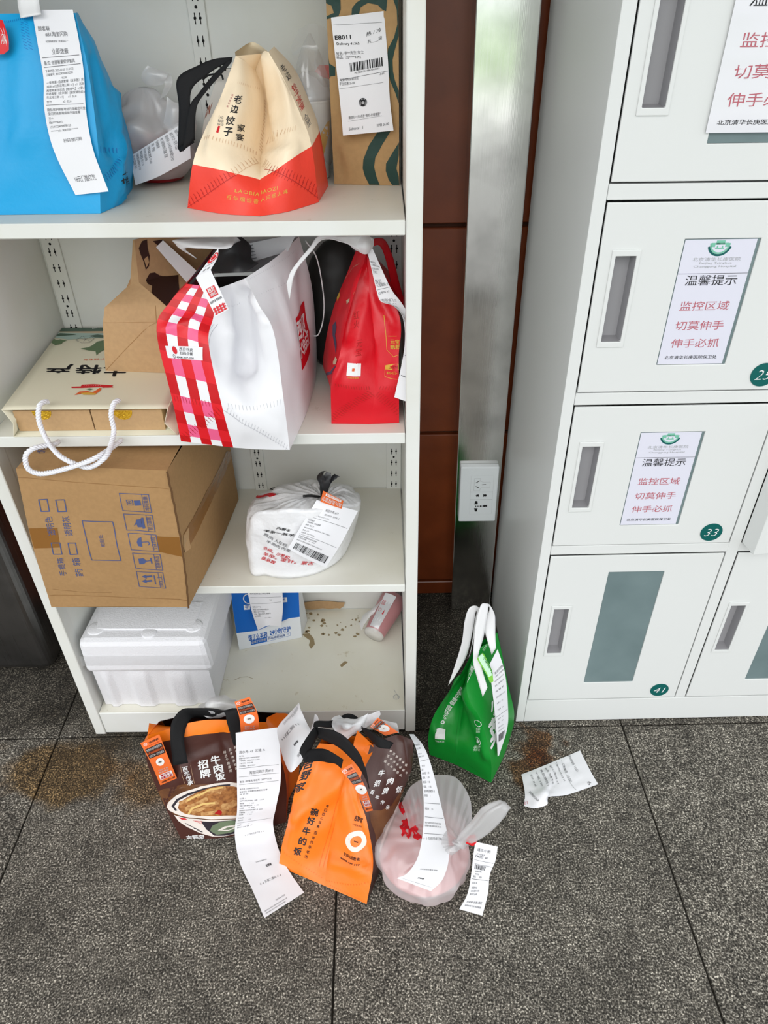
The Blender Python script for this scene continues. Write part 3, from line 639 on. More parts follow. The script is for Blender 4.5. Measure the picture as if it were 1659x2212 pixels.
# ------------------------------------------------------------------ shared bag materials
MAT.update(
    blue=M('sky_blue_nonwoven', C(18, 158, 216), 0.42, 0, 0.4, (120, 0.2, 0.002)), red_tag=M('red_tag', C(214, 32, 40), 0.4),
    cream_red=by_uv('cream_over_red', 0.25, C(235, 62, 44), C(246, 226, 196)), cream=M('cream_nonwoven', C(246, 226, 196), 0.45, 0, 0.3, (90, 0.2, 0.002)), cream_in=M('cream_inside', C(222, 205, 175), 0.6),
    tan_ink=M('tan_ticks', C(214, 176, 140), 0.6), dark_red_ink=M('dark_red_ink', C(170, 22, 22), 0.5), shadow_red=M('deep_red_ticks', C(178, 30, 28), 0.5),  # deep red is the colour of the weld ticks
    greywhite=M('grey_white_paper', C(205, 200, 192), 0.6), sb_kraft=kraft_mat('brown_kraft', C(176, 142, 98)), sb_green=M('bottle_green_ink', C(24, 58, 50), 0.55),
    red=M('red_nonwoven', C(212, 16, 34), 0.38, 0, 0.45, (100, 0.2, 0.002)), white_bag=M('white_laminate', (0.80, 0.80, 0.83, 1), 0.35, 0, 0.45, (80, 0.12, 0.002)),
    gingham=gingham('red_gingham', 2.5, 6.5, 0.5, 0.25), xred=M('logo_red', C(206, 22, 38), 0.4), stitch_grey=M('stitch_grey', (0.42, 0.42, 0.46, 1), 0.6),
    blackbag=M('black_film', (0.02, 0.02, 0.022, 1), 0.3, 0, 0.5), greytub=M('grey_tub', (0.07, 0.07, 0.075, 1), 0.4),
    giftcream=M('cream_card', C(226, 220, 196), 0.35, 0, 0.4), giftgreen=M('dark_green_card', C(62, 92, 74), 0.4), leaf=M('leaf_green_print', C(96, 120, 84), 0.5), teal_wash=M('pale_teal_print', C(172, 196, 188), 0.5), tan_wash=M('tan_print', C(206, 182, 152), 0.5),
    foil=M('gold_foil', C(250, 200, 60), 0.2, 0.75, 0.5, (220, 0.9, 0.002)), rope=M('white_cord', (0.80, 0.80, 0.84, 1), 0.5), orange_ink=M('orange_print', C(222, 96, 40), 0.5),
    pharm_blue=M('pharmacy_blue', C(10, 100, 190), 0.45), pharm_white=M('pharmacy_white', (0.76, 0.80, 0.83, 1), 0.45),
    orange=M('orange_nonwoven', C(244, 122, 26), 0.38, 0, 0.45, (100, 0.2, 0.002)), brown_orange=by_uv('brown_under_orange', 0.855, C(74, 42, 36), C(248, 128, 26), 0.32), brown=M('dark_brown_laminate', C(72, 42, 36), 0.32, 0, 0.45, (90, 0.2, 0.002)),
    sticker=M('orange_sticker', C(236, 112, 50), 0.4), dark_orange=M('orange_ticks', C(226, 104, 20), 0.5),
    bowl_white=M('bowl_print_white', C(232, 222, 214), 0.4), bowl_navy=M('bowl_print_navy', C(48, 42, 50), 0.5), meat1=M('meat_print_light', C(206, 160, 104), 0.4, 0, 0.4, None, (120, C(160, 104, 58), 0.35, 0.6)), meat2=M('meat_print_mid', C(176, 118, 66), 0.4, 0, 0.4, None, (140, C(122, 70, 36), 0.35, 0.6)), onion=M('onion_print', C(226, 190, 120), 0.35), bowl_green=M('bowl_print_green', C(110, 124, 98), 0.5), wood=M('table_print', C(120, 78, 46), 0.4, 0, 0.4, None, (30, C(92, 56, 36), 0.3, 0.7)),
    green=M('green_nonwoven', C(10, 138, 44), 0.38, 0, 0.45, (100, 0.2, 0.002)), lime=M('lime_sticker', C(120, 190, 60), 0.4), dark_green=M('green_ticks', C(6, 104, 34), 0.5), pale_green=M('pale_green_print', C(190, 228, 196), 0.5),
    pink=M('pink_bowl', C(236, 150, 150), 0.4), pinkfilm=film('milky_film', (0.86, 0.85, 0.86, 1), 0.42, 0.2, 0.45), pink_wrap=M('pink_wrap', C(196, 110, 116), 0.4), cup_white=M('cup_white', (0.8, 0.78, 0.74, 1), 0.4), yellow=M('yellow_print', C(240, 180, 50), 0.4), red_bowl=M('red_bowl', C(150, 24, 30), 0.35),
)

def tied_bag(name, base, rx, ry, h, knot, parent, mat, pleats=15, seed=0, z0=0.0, amp=0.006, nphi=84, nth=36, squash=2.6, rot=0.0):
    """a soft plastic bag: belly on the ground, pleats gathered to a knot"""
    V = []; F = []; UVs = []; rnd = random.Random(seed); ph = [rnd.uniform(0, 6.28) for _ in range(6)]
    for j in range(nth + 1):
        t = j / nth
        for i in range(nphi):
            a = 2 * math.pi * i / nphi
            if t < 0.6:
                s_ = t / 0.6; prof = math.sin(min(1, s_ * 1.02) * math.pi / 2) ** (1 / squash * 1.6); zz = h * 0.62 * (1 - math.cos(s_ * math.pi / 2)) ** 1.05
                r = prof
                c = np.array([0, 0, 0.])
            else:
                s_ = (t - 0.6) / 0.4; r = (1 - s_) ** 1.15 * 1.0 + 0.05 * s_; zz = h * (0.62 + 0.38 * math.sin(s_ * math.pi / 2)); c = (np.array(knot) - np.array([base[0], base[1], z0 + h])) * s_ ** 1.5
            fold = 1 + (0.006 + 0.16 * max(0, t - 0.58)) * math.sin(pleats * a + ph[0] + 2 * math.sin(3 * a + ph[1])) * min(1, 3 * t) + 0.05 * math.sin(3 * a + ph[2]) * t
            x, y = rx * r * fold * math.cos(a), ry * r * fold * math.sin(a)
            x, y = x * math.cos(rot) - y * math.sin(rot), x * math.sin(rot) + y * math.cos(rot)
            p = np.array([base[0] + x, base[1] + y, z0 + zz]) + c
            n_ = noise.noise(Vector(p) * 38 + Vector((seed, 0, 0))); n2 = abs(noise.noise(Vector(p) * 22 + Vector((0, seed, 5))))
            d = np.array([math.cos(a), math.sin(a), 0.4]); p = p + d * amp * (n_ + n2 * 1.4 - 0.35) * min(1, 4 * t) * (1 - 0.7 * max(0, t - .6) / .4)
            p[2] = max(p[2], z0 + 0.0006)
            V.append(p); UVs.append((i / nphi, t))
    for j in range(nth):
        for i in range(nphi):
            F.append((j * nphi + i, j * nphi + (i + 1) % nphi, (j + 1) * nphi + (i + 1) % nphi, (j + 1) * nphi + i))
    return mesh(name, V, F, mat, parent, True, UVs)
def lathe_geo(prof, c, ax=None, n=36):
    V = []; F = []
    ax = np.array([0, 0, 1.]) if ax is None else np.array(ax, float) / np.linalg.norm(ax)
    a = np.cross(ax, [0, 1., 0.3]); a /= np.linalg.norm(a); b = np.cross(ax, a)
    for r, z in prof:
        for k in range(n):
            t = 2 * math.pi * k / n; V.append(np.array(c) + ax * z + r * (math.cos(t) * a + math.sin(t) * b))
    for j in range(len(prof) - 1):
        for k in range(n): F.append((j * n + k, j * n + (k + 1) % n, (j + 1) * n + (k + 1) % n, (j + 1) * n + k))
    F.append(tuple(range(n))[::-1]); F.append(tuple((len(prof) - 1) * n + k for k in range(n)))
    return V, F
def lathe(name, prof, c, mat, parent, ax=None, n=36):
    V, F = lathe_geo(prof, c, ax, n); return mesh(name, V, F, mat, parent, True)
def back_of(colA, colB, **k):
    """hidden panel closing a bag between two of its edges"""
    return Patch([[a, b] for a, b in zip(colA, colB)], 6, 14, cu=False, **k)
def mids(a, b, push=0.0, f=0.5):
    """points between two edges, pushed along y"""
    return [pt(p) * (1 - f) + pt(q) * f + np.array([0, push, 0]) for p, q in zip(a, b)]
def off(col, dx=0.0, dy=0.0, dz=0.0): return [pt(p) + np.array([dx, dy, dz]) for p in col]
def rows_of(*cols): return [list(r) for r in zip(*cols)]

# ================================================================== top shelf
Z1 = 1.0393
# --- sky blue tote
bb = thing('tote_bag', 'sky blue non-woven tote bag with long white receipt on top shelf', 'bag', (-0.47, 0.13, Z1))
fR = [(217, 461, 'z', Z1), (213, 330, .060), (192, 160, .080), (163, 28, .105)]
fR = [pt(p) for p in fR]
fL = [np.array([-0.562, p[1] - 0.004, p[2]]) for p in fR]
fM = [p * .5 + q * .5 + np.array([0, -.006 if 0 < i < 3 else 0, 0]) for i, (p, q) in enumerate(zip(fL, fR))]
cr_ = [pt(p) for p in [(262, 441, 'z', Z1), (264, 320, .120), (226, 170, .116), (166, 27, .118)]]
bR = [pt(p) for p in [(286, 408, 'z', Z1), (287, 330, .185), (246, 190, .15), (169, 29, .128)]]
bL = [np.array([-0.562, p[1], p[2]]) for p in bR]
front = Patch(rows_of(fL, fM, fR), 20, 24, amp=.004, freq=16, seed=3); side = Patch(rows_of(fR, cr_, bR), 14, 24, cu=False, amp=.006, freq=26, seed=5); backp = Patch(rows_of(bR, bL), 8, 12); leftp = Patch(rows_of(bL, fL), 8, 12, cu=False)
dent(side, (200, 120), (238, 330), 9, -.007); dent(side, (250, 200), (263, 425), 10, .007); dent(side, (270, 300), (245, 440), 10, .006); dent(front, (60, 60), (40, 300), 40, .006); dent(front, (20, 250), (-40, 420), 30, -.005)
bod = sheet('body', [front, side, backp, leftp], ['blue'], bb)
ik = Ink(front, bod); ik.stitches('tan_ink' if 0 else 'white_ink', (10, 42), (158, 36), 0)
dkb = M('blue_weld', C(20, 118, 190), .5)
ik.stitches(dkb, (52, 46), (62, 108), 10, .004, .0007, 2, 60, .005); ik.stitches(dkb, (8, 48), (60, 40), 12, .0025, .0006)
ik.done('weld_marks')
ik = Ink(side, bod); ik.stitches(dkb, (208, 322), (258, 326), 9, .006, .0008); ik.stitches(dkb, (228, 385), (268, 345), 10, .005, .0008, 2, 100, .006)
ik.text('ink', '愉悦', (262, 397), (278, 392), (261, 386), bold=.01); ik.text('ink', '4·', (264, 382), (276, 377), (263, 372)); ik.rect('ink', .55, .10, .8, .107); ik.rect('ink', .55, .085, .85, .089); ik.done()
dx_ = lambda row: .105 - (row - 28) / 433 * .055 - .010
rl_ = [(72, 28), (84, 95), (95, 170), (99, 230), (107, 290), (128, 345), (165, 421)]; rr_ = [(160, 24), (172, 90), (183, 160), (187, 225), (194, 280), (208, 335), (238, 413)]
P = strip([front.on(x, y, .0035 + .004 * (i % 2)) for i, (x, y) in enumerate(rl_)], [(front.on(x, y, .004) if i < 5 else front.on(x, y, .006)) for i, (x, y) in enumerate(rr_)], 6, 40)
ro = sheet('receipt', [P], ['paper'], bb); ik = Ink(P, ro, .0004)
receipt_text(ik, [(.885, '顾客联', 1.6), (.855, '#31淘宝闪购', 1.6, .22), (.825, '*红烧排骨套餐（天通苑店）*', .7, .2), (.77, '立即送餐', 1.7, .5, 'C'), (.758, '-'), (.725, '备注: 依据餐量提供餐具', 1.2), (.715, '-'), (.690, '下单时间: 2025-07-07 11:41:22', .9), (.672, '订单编号: 8012292048512201', .9), (.650, '1号口袋', .7, .5, 'C'),
    (.625, '一荤两素+自选套餐（含米饭）[红烧', 1.05), (.603, '鸡块 x1][东北地三鲜 x1]  x1  25.8', 1.05), (.581, '两荤两素任您选【畅销气】+2荤+2素', 1.05), (.559, '自选套餐（含米饭）[酸爱锅包肉 x1][', 1.05), (.537, '东北地三鲜 x1]      x1  26.8', 1.05), (.512, '合计               x2  52.6', 1.05), (.500, '-'),
    (.465, '隐私保护顾客地址已隐藏您可登录淘', 1.1), (.442, '宝闪购商家端或骑手端查看', 1.1), (.415, '王**', 1.1), (.392, '186****6851', 1.1), (.365, '13141224094转123', 1.1), (.340, '********#31 淘宝闪购********', .9), (.265, '扫码领闪购', 1.6, .55, 'C'), (.055, '18元门槛红包', 1.7, .5, 'C')], .0030)
ik.done()
P = strip([(-22, 40, .083), (-20, 120, .073)], [(14, 44, .083), (18, 116, .073)], 3, 6)
P = Patch([[(-22, 118, .070), (8, 117, .070), (19, 108, .071)], [(-22, 80, .073), (5, 80, .073), (18, 82, .073)], [(-22, 40, .083), (0, 42, .083), (6, 44, .083)]], 6, 6, cu=False)
o = sheet('corner_tag', [P], ['red_tag'], bb); ik = Ink(P, o); ik.line('white_ink', [(2, 62), (14, 92)], .0006); ik.line('white_ink', [(7, 60), (15, 100)], .0005); ik.tuv('white_ink', '闪购', .45, .3, .8, .6); ik.done()
P = Patch([[(44, 38, .088), (88, 30, .088)], [(38, 10, .10), (84, 4, .10)], [(28, -45, .11), (76, -48, .11)], [(-60, -60, .13), (-40, -85, .13)], [(-190, 0, .12), (-150, 0, .12)], [(-200, 40, .10), (-160, 40, .10)]], 4, 30, cu=False)
sheet('handle', [P], ['white_strap'], bb, thick=.0012)

# --- white plastic bag with a red bowl behind
pb = thing('plastic_bag', 'thin white plastic bag around a red bowl with slanted receipt, top shelf', 'plastic bag', (-.325, .235, Z1))
c0 = pt((338, 365, .215))
lathe('bowl', [(.032, 0), (.038, .015), (.043, .045), (.046, .052), (.044, .058), (.0, .060)], (c0[0], .235, Z1 + .003), 'red_bowl', pb)
tied_bag('film', (c0[0], .235), .058, .052, .118, (c0[0] - .004, .235, Z1 + .120), pb, 'film', 11, 3, Z1 + .0005, .014)
ear = Patch([[(318, 185, .225), (335, 182, .225), (352, 178, .225)], [(308, 165, .225), (330, 160, .215), (360, 165, .22)], [(318, 140, .225), (340, 155, .23), (372, 158, .23)]], 10, 10, amp=.006, freq=60, edge=False)
ear2 = Patch([[(345, 215, .225), (360, 205, .225)], [(355, 185, .22), (372, 180, .225)], [(352, 165, .225), (370, 162, .23)]], 8, 8, amp=.004, freq=60, edge=False)
ear3 = Patch([[(352, 275, .205), (372, 285, .205), (392, 270, .21)], [(358, 235, .205), (375, 240, .20), (395, 245, .205)], [(360, 208, .21), (375, 218, .21), (390, 225, .21)]], 8, 8, amp=.004, freq=50, edge=False)
sheet('tied_ends', [ear, ear2, ear3], ['film'], pb)
P = Patch([[(293, 400, .172), (345, 380, .170), (412, 342, .172)], [(286, 366, .175), (335, 335, .170), (408, 300, .172)], [(280, 338, .180), (330, 306, .176), (388, 270, .178)]], 14, 10)
o = sheet('receipt', [P], ['paper'], pb); ik = Ink(P, o, .0004)
for k_, (st_, sz) in enumerate([('顾客联 小票 尾号', .10), ('姓名: 李女士（尾号 1126）', .10), ('联系电话: 13141241080转1747', .10), ('地址: 为保护隐私地址已隐藏, 可前', .10), ('往APP查看详情', .10), ('商品    折扣价', .10), ('1.招牌 满满口袋馍 13.50/', .10), ('份 5元/份 口味默认原味', .10), ('糯叽叽紫薯饭 1份 11.10', .10), ('2.招牌奶香玉米糕糯豆沙 7.50', .10), ('包 1.9元 红豆薏米 备注', .10)]):
    u_ = .93 - k_ * .082; q = [np.array(a) for a in ((u_ - .055, .93), (u_ - .055, .93 - .062 * len(st_) * .55), (u_, .93), (u_, .93 - .062 * len(st_) * .55))]
    g = glyphs(st_); ik.add('grey_ink', ik.quadmap(g, q), g[1])
ik.rect('pale_ink', .0, .5, .0, .5); ik.done()

# --- grey-white paper bag with thin black cords, behind the cream tote
gb_ = thing('paper_bag', 'pale grey paper bag with thin black cord handles behind the cream tote', 'bag', (-.21, .26, Z1))
L_ = [pt(p) for p in [(432, 380, .235), (436, 290, .225), (458, 200, .225), (478, 148, .228)]]; L_[0] = np.array([L_[0][0] + .006, .232, Z1]); R_ = [np.array([-.135, .205, p[2]]) for p in L_]
Lb = off(L_, .004, .05); Rb = off(R_, 0, .05); Lb[-1] = L_[-1] + np.array([0, .008, 0]); Rb[-1] = R_[-1] + np.array([0, .008, 0])
fr = Patch(rows_of(L_, R_), 10, 12, amp=.003, freq=30); o = sheet('body', [fr, Patch(rows_of(Rb, Lb), 6, 8), Patch(rows_of(Lb, L_), 6, 8), Patch(rows_of(R_, Rb), 6, 8)], ['greywhite'], gb_)
ik = Ink(fr, o); brn = M('rust_ink', C(150, 84, 62), .6); ik.text(brn, 'OBN', (429, 268), (452, 246), (436, 243), bold=.02); ik.text('ink', '悦享', (424, 296), (438, 308), (430, 284)); ik.done()
for pth in ([(488, 152), (478, 145), (466, 142), (452, 147), (446, 152)], [(482, 172), (478, 162), (466, 160), (450, 163), (438, 172)]):
    V, F = tube_geo(crs([AY(x, y, .215) for x, y in pth], np.linspace(0, 1, 24)), .0013, 6); mesh('cord_handle', V, F, 'strap', gb_, True)

# --- cream and red tote
ct = thing('tote_bag', 'cream and red non-woven tote bag with black handle on top shelf', 'bag', (-.16, .11, Z1))
lE = [(405, 449, 'z', Z1), (416, 355, .062), (441, 285, .085), (475, 213, .105), (509, 121, .135)]
lM = [(482, 462, 'z', Z1), (489, 370, .046), (502, 295, .075), (521, 212, .105), (527, 131, .145)]
cE = [(562, 467, 'z', Z1), (561, 388, .062), (566, 325, .135), (573, 214, .175), (549, 145, .182)]
rM = [(622, 457, 'z', Z1), (617, 352, .056), (618, 275, .090), (610, 195, .122), (568, 112, .165)]
rE = [(688, 437, 'z', Z1), (673, 316, .085), (648, 245, .105), (614, 172, .128), (580, 112, .150)]
rBk = [pt(p) + np.array([.004, .095 if i < 4 else .03, .004 if i else 0]) for i, p in enumerate(rE)]; rBk[0][2] = Z1; rBk[0][0] += .004
lBk = [pt(p) + np.array([.012 + .006 * i, .115 if i < 4 else .04, .0]) for i, p in enumerate(lE)]; lBk[0][2] = Z1
pl_ = Patch(rows_of(lE, lM, cE), 18, 28, amp=.003, freq=30, seed=2); pr_ = Patch(rows_of(cE, rM, rE), 18, 28, amp=.003, freq=30, seed=4)
prs = Patch(rows_of(rE, rBk), 10, 20, amp=.003, freq=25); pls = Patch(rows_of(lBk, lE), 10, 20, amp=.003, freq=25); pbk = Patch(rows_of(rBk, lBk), 8, 12)
topf = Patch([[(512, 150, .19), (530, 155, .20), (556, 160, .205)], [(508, 116, .165), (530, 108, .195), (560, 120, .20)], [(508, 112, .155), (545, 91, .195), (579, 111, .152)]], 10, 8)
dent(pr_, (575, 120), (600, 290), 14, .008); dent(pr_, (566, 340), (640, 320), 14, .005); dent(pl_, (470, 230), (450, 330), 12, .004)
bod = sheet('body', [pl_, pr_, prs, pls, pbk, topf], ['cream_red', 'cream_in'], ct, [0, 0, 0, 0, 0, 1])
ik = Ink(pl_, bod)
for ch, (x, y), sz in (('老', (513, 215), 17), ('边', (505, 236), 16), ('饺', (497, 261), 18), ('子', (492, 285), 18)):
    ik.text('ink', ch, (x - sz * .5, y + sz * .48), (x + sz * .5, y + sz * .55), (x - sz * .40, y - sz * .55), bold=.025, shear=.15)
for ch, (x, y), sz in (('家', (520, 276), 15), ('宴', (517, 296), 15)): ik.text('ink', ch, (x - 8, y + 7), (x + 8, y + 9), (x - 7, y - 8), bold=.02)
for k_, st_ in enumerate(('LAO', 'BIAN', 'JIAOZI')): ik.text('grey_ink', st_, (473 - k_ * 2, 255 + k_ * 8), (482, 258 + k_ * 8), (474 - k_ * 2, 249 + k_ * 8))
ik.rect('red_ink', *(pl_.uv(467, 286)), *(pl_.uv(476, 273))); 
for k_, ch in enumerate('百年老号家'): ik.text('dull_red', ch, (500 - k_ * 2.6, 208 + k_ * 6), (504 - k_ * 2.6, 209 + k_ * 6), (500.6 - k_ * 2.6, 203.5 + k_ * 6))
ik.stitches('tan_ink', (440, 298), (556, 333), 18, .006, .0006); ik.stitches('tan_ink', (512, 178), (562, 192), 12, .003, .0005); ik.stitches('tan_ink', (566, 330), (575, 215), 16, .005, .0006, 2, 60, .006)
ik.stitches('tan_ink', (500, 374), (556, 345), 8, .006, .0006, 2, 100, .005); ik.stitches('shadow_red', (406, 440), (498, 376), 13, .006, .0006, 2, 100, .005)
ik.line('shadow_red', [(403, 447), (510, 378)], .0006); ik.line('tan_ink', [(510, 378), (560, 352)], .0006)
ik.text('gold_ink', 'LAOBIA', (507, 415), (560, 425), (508, 408), (561, 417), space=1.2); ik.text('gold_ink', '百年煸馅香', (489, 430), (558, 441), (490, 420), (559, 431), space=1.5); ik.done()
ik = Ink(pr_, bod); ik.stitches('tan_ink', (575, 306), (640, 276), 11, .007, .0006); ik.stitches('tan_ink', (570, 352), (580, 362), 4, .006, .0006, 2)
ik.stitches('shadow_red', (580, 366), (694, 420), 17, .006, .0006, 2, 80, .005); ik.line('shadow_red', [(572, 366), (696, 424)], .0007)
ik.text('gold_ink', 'IAOZI', (565, 420), (600, 410), (565, 412), (600, 402), space=1.1); ik.text('gold_ink', '人间烟火味', (563, 437), (622, 417), (563, 428), (621, 408), space=1.3); ik.done()
ik = Ink(prs, bod); ik.tuv('ink', stack('老边'), .1, .72, .5, .85); ik.tuv('red_ink', stack('饺子家宴'), .1, .5, .5, .68); ik.tuv('grey_ink', stack('人间烟火'), .1, .36, .35, .46); ik.done()
ik = Ink(pls, bod)
for k_ in range(4): ik.line('gold_ink', [(.35, .30 + .07 * k_), (.95, .34 + .07 * k_)], .0012, 0, True)
ik.done('gold_lines')
s1 = strip([(503, 123, .13), (464, 127, .125), (428, 141, .12), (383, 170, .115), (386, 232, .11), (384, 322, .108)], [(500, 134, .13), (474, 143, .122), (447, 161, .115), (414, 192, .11), (411, 240, .105), (421, 303, .104)], 4, 34)
s2 = strip([(497, 127, .125), (462, 160, .118), (430, 200, .11), (408, 235, .103), (394, 328, .100)], [(501, 133, .125), (476, 160, .116), (446, 194, .106), (424, 232, .101), (420, 302, .100)], 4, 30)
s3 = strip([(384, 320, .108), (388, 328, .104)], [(416, 302, .104), (419, 306, .1)], 3, 3)
sheet('handle', [s1, s2, s3], ['strap'], ct, thick=.0014)

# --- cup in a clear bag
cu_ = thing('drink_cup', 'white and yellow paper cup with domed lid in clear plastic bag', 'cup', (-.105, .235, Z1))
cc = (AY(676, 300, .245)[0], .245)
lathe('cup_body', [(.021, 0.001), (.0225, .002), (.027, .075), (.028, .100), (.0285, .101), (.0285, .104), (.0, .1045)], (cc[0], cc[1], Z1), 'cup_white', cu_)
lathe('lid', [(.029, .104), (.029, .109), (.026, .118), (.019, .130), (.009, .137), (.0, .138)], (cc[0], cc[1], Z1), 'film', cu_)
arch = Patch([[(cc[0] + .0287 * (.80 + .2 * j) * math.sin(a) * 1.0, cc[1] - .0287 * (.80 + .2 * j) * math.cos(a), Z1 + .02 + .08 * j) for a in np.linspace(-1.3, 1.3, 9)] if 0 else [np.array([cc[0] + (.0236 + .0048 * j) * math.sin(a), cc[1] - (.0236 + .0048 * j) * math.cos(a), Z1 + .02 + .08 * j]) for a in np.linspace(-1.3, 1.3, 9)] for j in (0, 1)], 16, 8)
ao = sheet('sleeve_print', [arch], ['cup_white'], cu_); ik = Ink(arch, ao, .0004)
ik.poly('yellow', [(.0, .72), (.12, .70), (.28, .55), (.40, .2), (.44, .0), (.30, .0), (.2, .25), (.08, .45), (0, .5)], 0, True); ik.poly('yellow', [(1, .72), (.88, .70), (.72, .55), (.60, .2), (.56, .0), (.70, .0), (.8, .25), (.92, .45), (1, .5)], 0, True); ik.done('arch_print')
pk = hexa('red_packet', [AY(676, 160, .27), AY(722, 175, .27), AY(722, 175, .275), AY(676, 160, .275), AY(690, 140, .27), AY(722, 142, .27), AY(722, 142, .275), AY(690, 140, .275)], 'red_tag', cu_)
tied_bag('clear_bag', cc, .034, .034, .165, (cc[0] + .004, cc[1] + .004, Z1 + .182), cu_, 'film_clear', 9, 8, Z1 + .0004, .004, 60, 30)
sheet('bag_mouth', [Patch([[(672, 185, .24), (695, 186, .235), (722, 188, .24)], [(632, 110, .245), (680, 112, .225), (722, 112, .245)], [(640, 60, .25), (680, 48, .24), (722, 75, .25)]], 14, 14, amp=.008, freq=40, edge=False)], ['film_clear'], cu_)

# --- brown kraft bag with green waves
sb = thing('paper_bag', 'brown kraft paper bag with dark green waves and white order label', 'bag', (-.015, .24, Z1))
a0 = AZ(722, 398, Z1); L_ = [a0, AY(716, 270, .196), AY(709, 110, .190), AY(702, -40, .188), AY(700, -110, .188)]; R_ = [np.array([.0268 - .0105 * (p[2] - 1.04), p[1] - .012, p[2]]) for p in L_]
R_[0] = np.array([.0268, a0[1] - .012, Z1])
Lb = off(L_, .004, .075); Rb = off(R_, 0, .075)
fr = Patch(rows_of(L_, R_), 16, 26, amp=.0025, freq=30); 
dent(fr, (735, 300), (750, 345), 12, .005); dent(fr, (728, 330), (745, 395), 10, -.006)
o = sheet('body', [fr, Patch(rows_of(Lb, off(L_, .003, .037), L_), 8, 12, cu=False), Patch(rows_of(Rb, Lb), 6, 8), Patch(rows_of(R_, Rb), 6, 8)], ['sb_kraft'], sb)
ik = Ink(fr, o)
q3 = lambda L: [(620 + x / 2.86, y / 2.86) for x, y in L]
ik.poly('sb_green', q3([(560, 815), (505, 900), (472, 985), (468, 1040), (482, 1090), (508, 1142), (572, 1145), (552, 1090), (538, 1030), (545, 975), (590, 890), (640, 810)]))
ik.poly('sb_green', q3([(735, 800), (700, 880), (648, 950), (612, 1010), (610, 1055), (628, 1110), (650, 1146), (710, 1146), (690, 1090), (676, 1040), (690, 960), (735, 890)]))
ik.poly('sb_green', q3([(655, -10), (678, 60), (682, 150), (662, 230), (625, 300), (618, 360), (625, 440), (638, 500), (668, 570), (705, 640), (722, 720), (715, 780), (740, 760), (740, 620), (700, 560), (668, 500), (655, 440), (652, 370), (668, 300), (710, 220), (724, 150), (722, 80), (705, -10)]))
ik.poly('sb_green', q3([(740, 380), (715, 400), (702, 450), (712, 500), (742, 545)])); ik.poly('sb_green', q3([(240, 355), (262, 392), (298, 415), (298, 468), (262, 472), (240, 485)]))
ik.poly('sb_green', q3([(398, 100), (402, 50), (430, 15), (470, -10), (620, -10), (612, 70), (590, 60), (560, 30), (500, 18), (455, 45), (440, 100)])); ik.poly('sb_green', q3([(236, -10), (330, -10), (332, 60), (318, 100), (240, 118), (240, 100), (290, 80), (275, 35), (236, 20)]))
ik.done('wave_print')
P = Patch([[(741, 293, .176), (850, 282, .176)], [(735, 225, .178), (842, 213, .178)], [(727, 150, .180), (838, 130, .178)], [(715, 38, .178), (829, 24, .178)]], 10, 20)
o = sheet('order_label', [P], ['paper'], sb); ik = Ink(P, o, .0004)
T = ik.text
T('ink', 'E8011', (724, 86), (758, 84), (723, 77), bold=.02); T('ink', 'Delivery 41365', (728, 99), (777, 98), (727, 92), bold=.012); T('ink', '热 / 冷', (791, 79), (824, 68), (791, 70)); T('ink', '共____袋', (794, 95), (825, 86), (794, 86)); 
T('grey_ink', '姓名: 李**先生/女士', (727, 120), (786, 116), (726, 112)); T('ink', '电话: 135****4492', (728, 128), (780, 126), (727, 121)); T('grey_ink', 'M17206791986704136S', (766, 160), (820, 149), (766, 156)); T('grey_ink', '-5.00', (819, 163), (830, 160), (819, 159))
T('grey_ink', '淘宝闪购促销活动', (734, 176), (774, 172), (734, 170)); T('grey_ink', '平台优惠 26.80', (733, 185), (766, 182), (733, 178)); T('grey_ink', '微信扫一扫,点击“我的-在线客服”', (753, 258), (822, 249), (753, 251)); T('grey_ink', 'Subtotal   1', (754, 282), (784, 278), (754, 276)); T('grey_ink', 'RMB 26.80', (814, 274), (840, 270), (814, 268))
a_, b_ = P.uv(757, 155), P.uv(827, 127); ik.barcode('ink', a_[0], a_[1], b_[0], a_[1] + .068, 3, 40); ik.line('grey_ink', [(733, 192), (828, 178)], .0003); ik.line('grey_ink', [(752, 262), (825, 250)], .0003); ik.line('pale_ink', [(720, 54), (825, 48)], .0003); ik.line('grey_ink', [(734, 173), (838, 153)], .0004)
ik.ring('ink', (784, 221), .0, .0058, 28); ik.ring('paper', (784, 222), .0, .0021, 16, .0003)
for k_ in range(5): ik.ring('paper', np.array(P.uv(784 + (k_ - 2) * 3.2, 214 + abs(k_ - 2) * .8)), 0, .0006, 6, .0003)
for sg in (-1, 1):
    for k_ in range(3): ik.line('paper', [(784 + sg * (5 + 1.6 * k_), 219), (784 + sg * (4.5 + 1.4 * k_), 228)], .0004, .0003); ik.done()

# ================================================================== second shelf
Z2 = 0.7324
# --- flat gift bag
gf = thing('gift_bag', 'cream card gift bag lying flat with white cord handles and two kraft boxes', 'gift bag', (-.44, .15, Z2))
tFL, tFR = AY(3, 885, .004), AY(363, 882, .004); tBL, tBR = AY(131, 699, .292), np.array([-.318, .292, .784])
tBL[2] = .784
bFL = np.array([tFL[0] + .006, -.001, Z2 + .0004]); bFR = np.array([-.310, .0, Z2 + .0004]); bBL = np.array([tBL[0], .295, Z2 + .0004]); bBR = np.array([-.314, .295, Z2 + .0004])
fold = np.array([-.326, .002, .752])
top = Patch([[tFL, tFR], [tBL, tBR]], 16, 20); bot = Patch([[bFR, bFL], [bBR, bBL]], 4, 4)
rs = Patch([[bFR, bBR], [fold, np.array([-.326, .294, .756])], [tFR, tBR]], 6, 8, cv=False); ls = Patch([[bBL, bFL], [np.array([tBL[0] + .006, .294, .756]), tFL * .5 + bFL * .5 + np.array([.008, 0, 0])], [tBL, tFL]], 6, 8, cv=False); bk = Patch([[bBR, bBL], [tBR, tBL]], 4, 4)
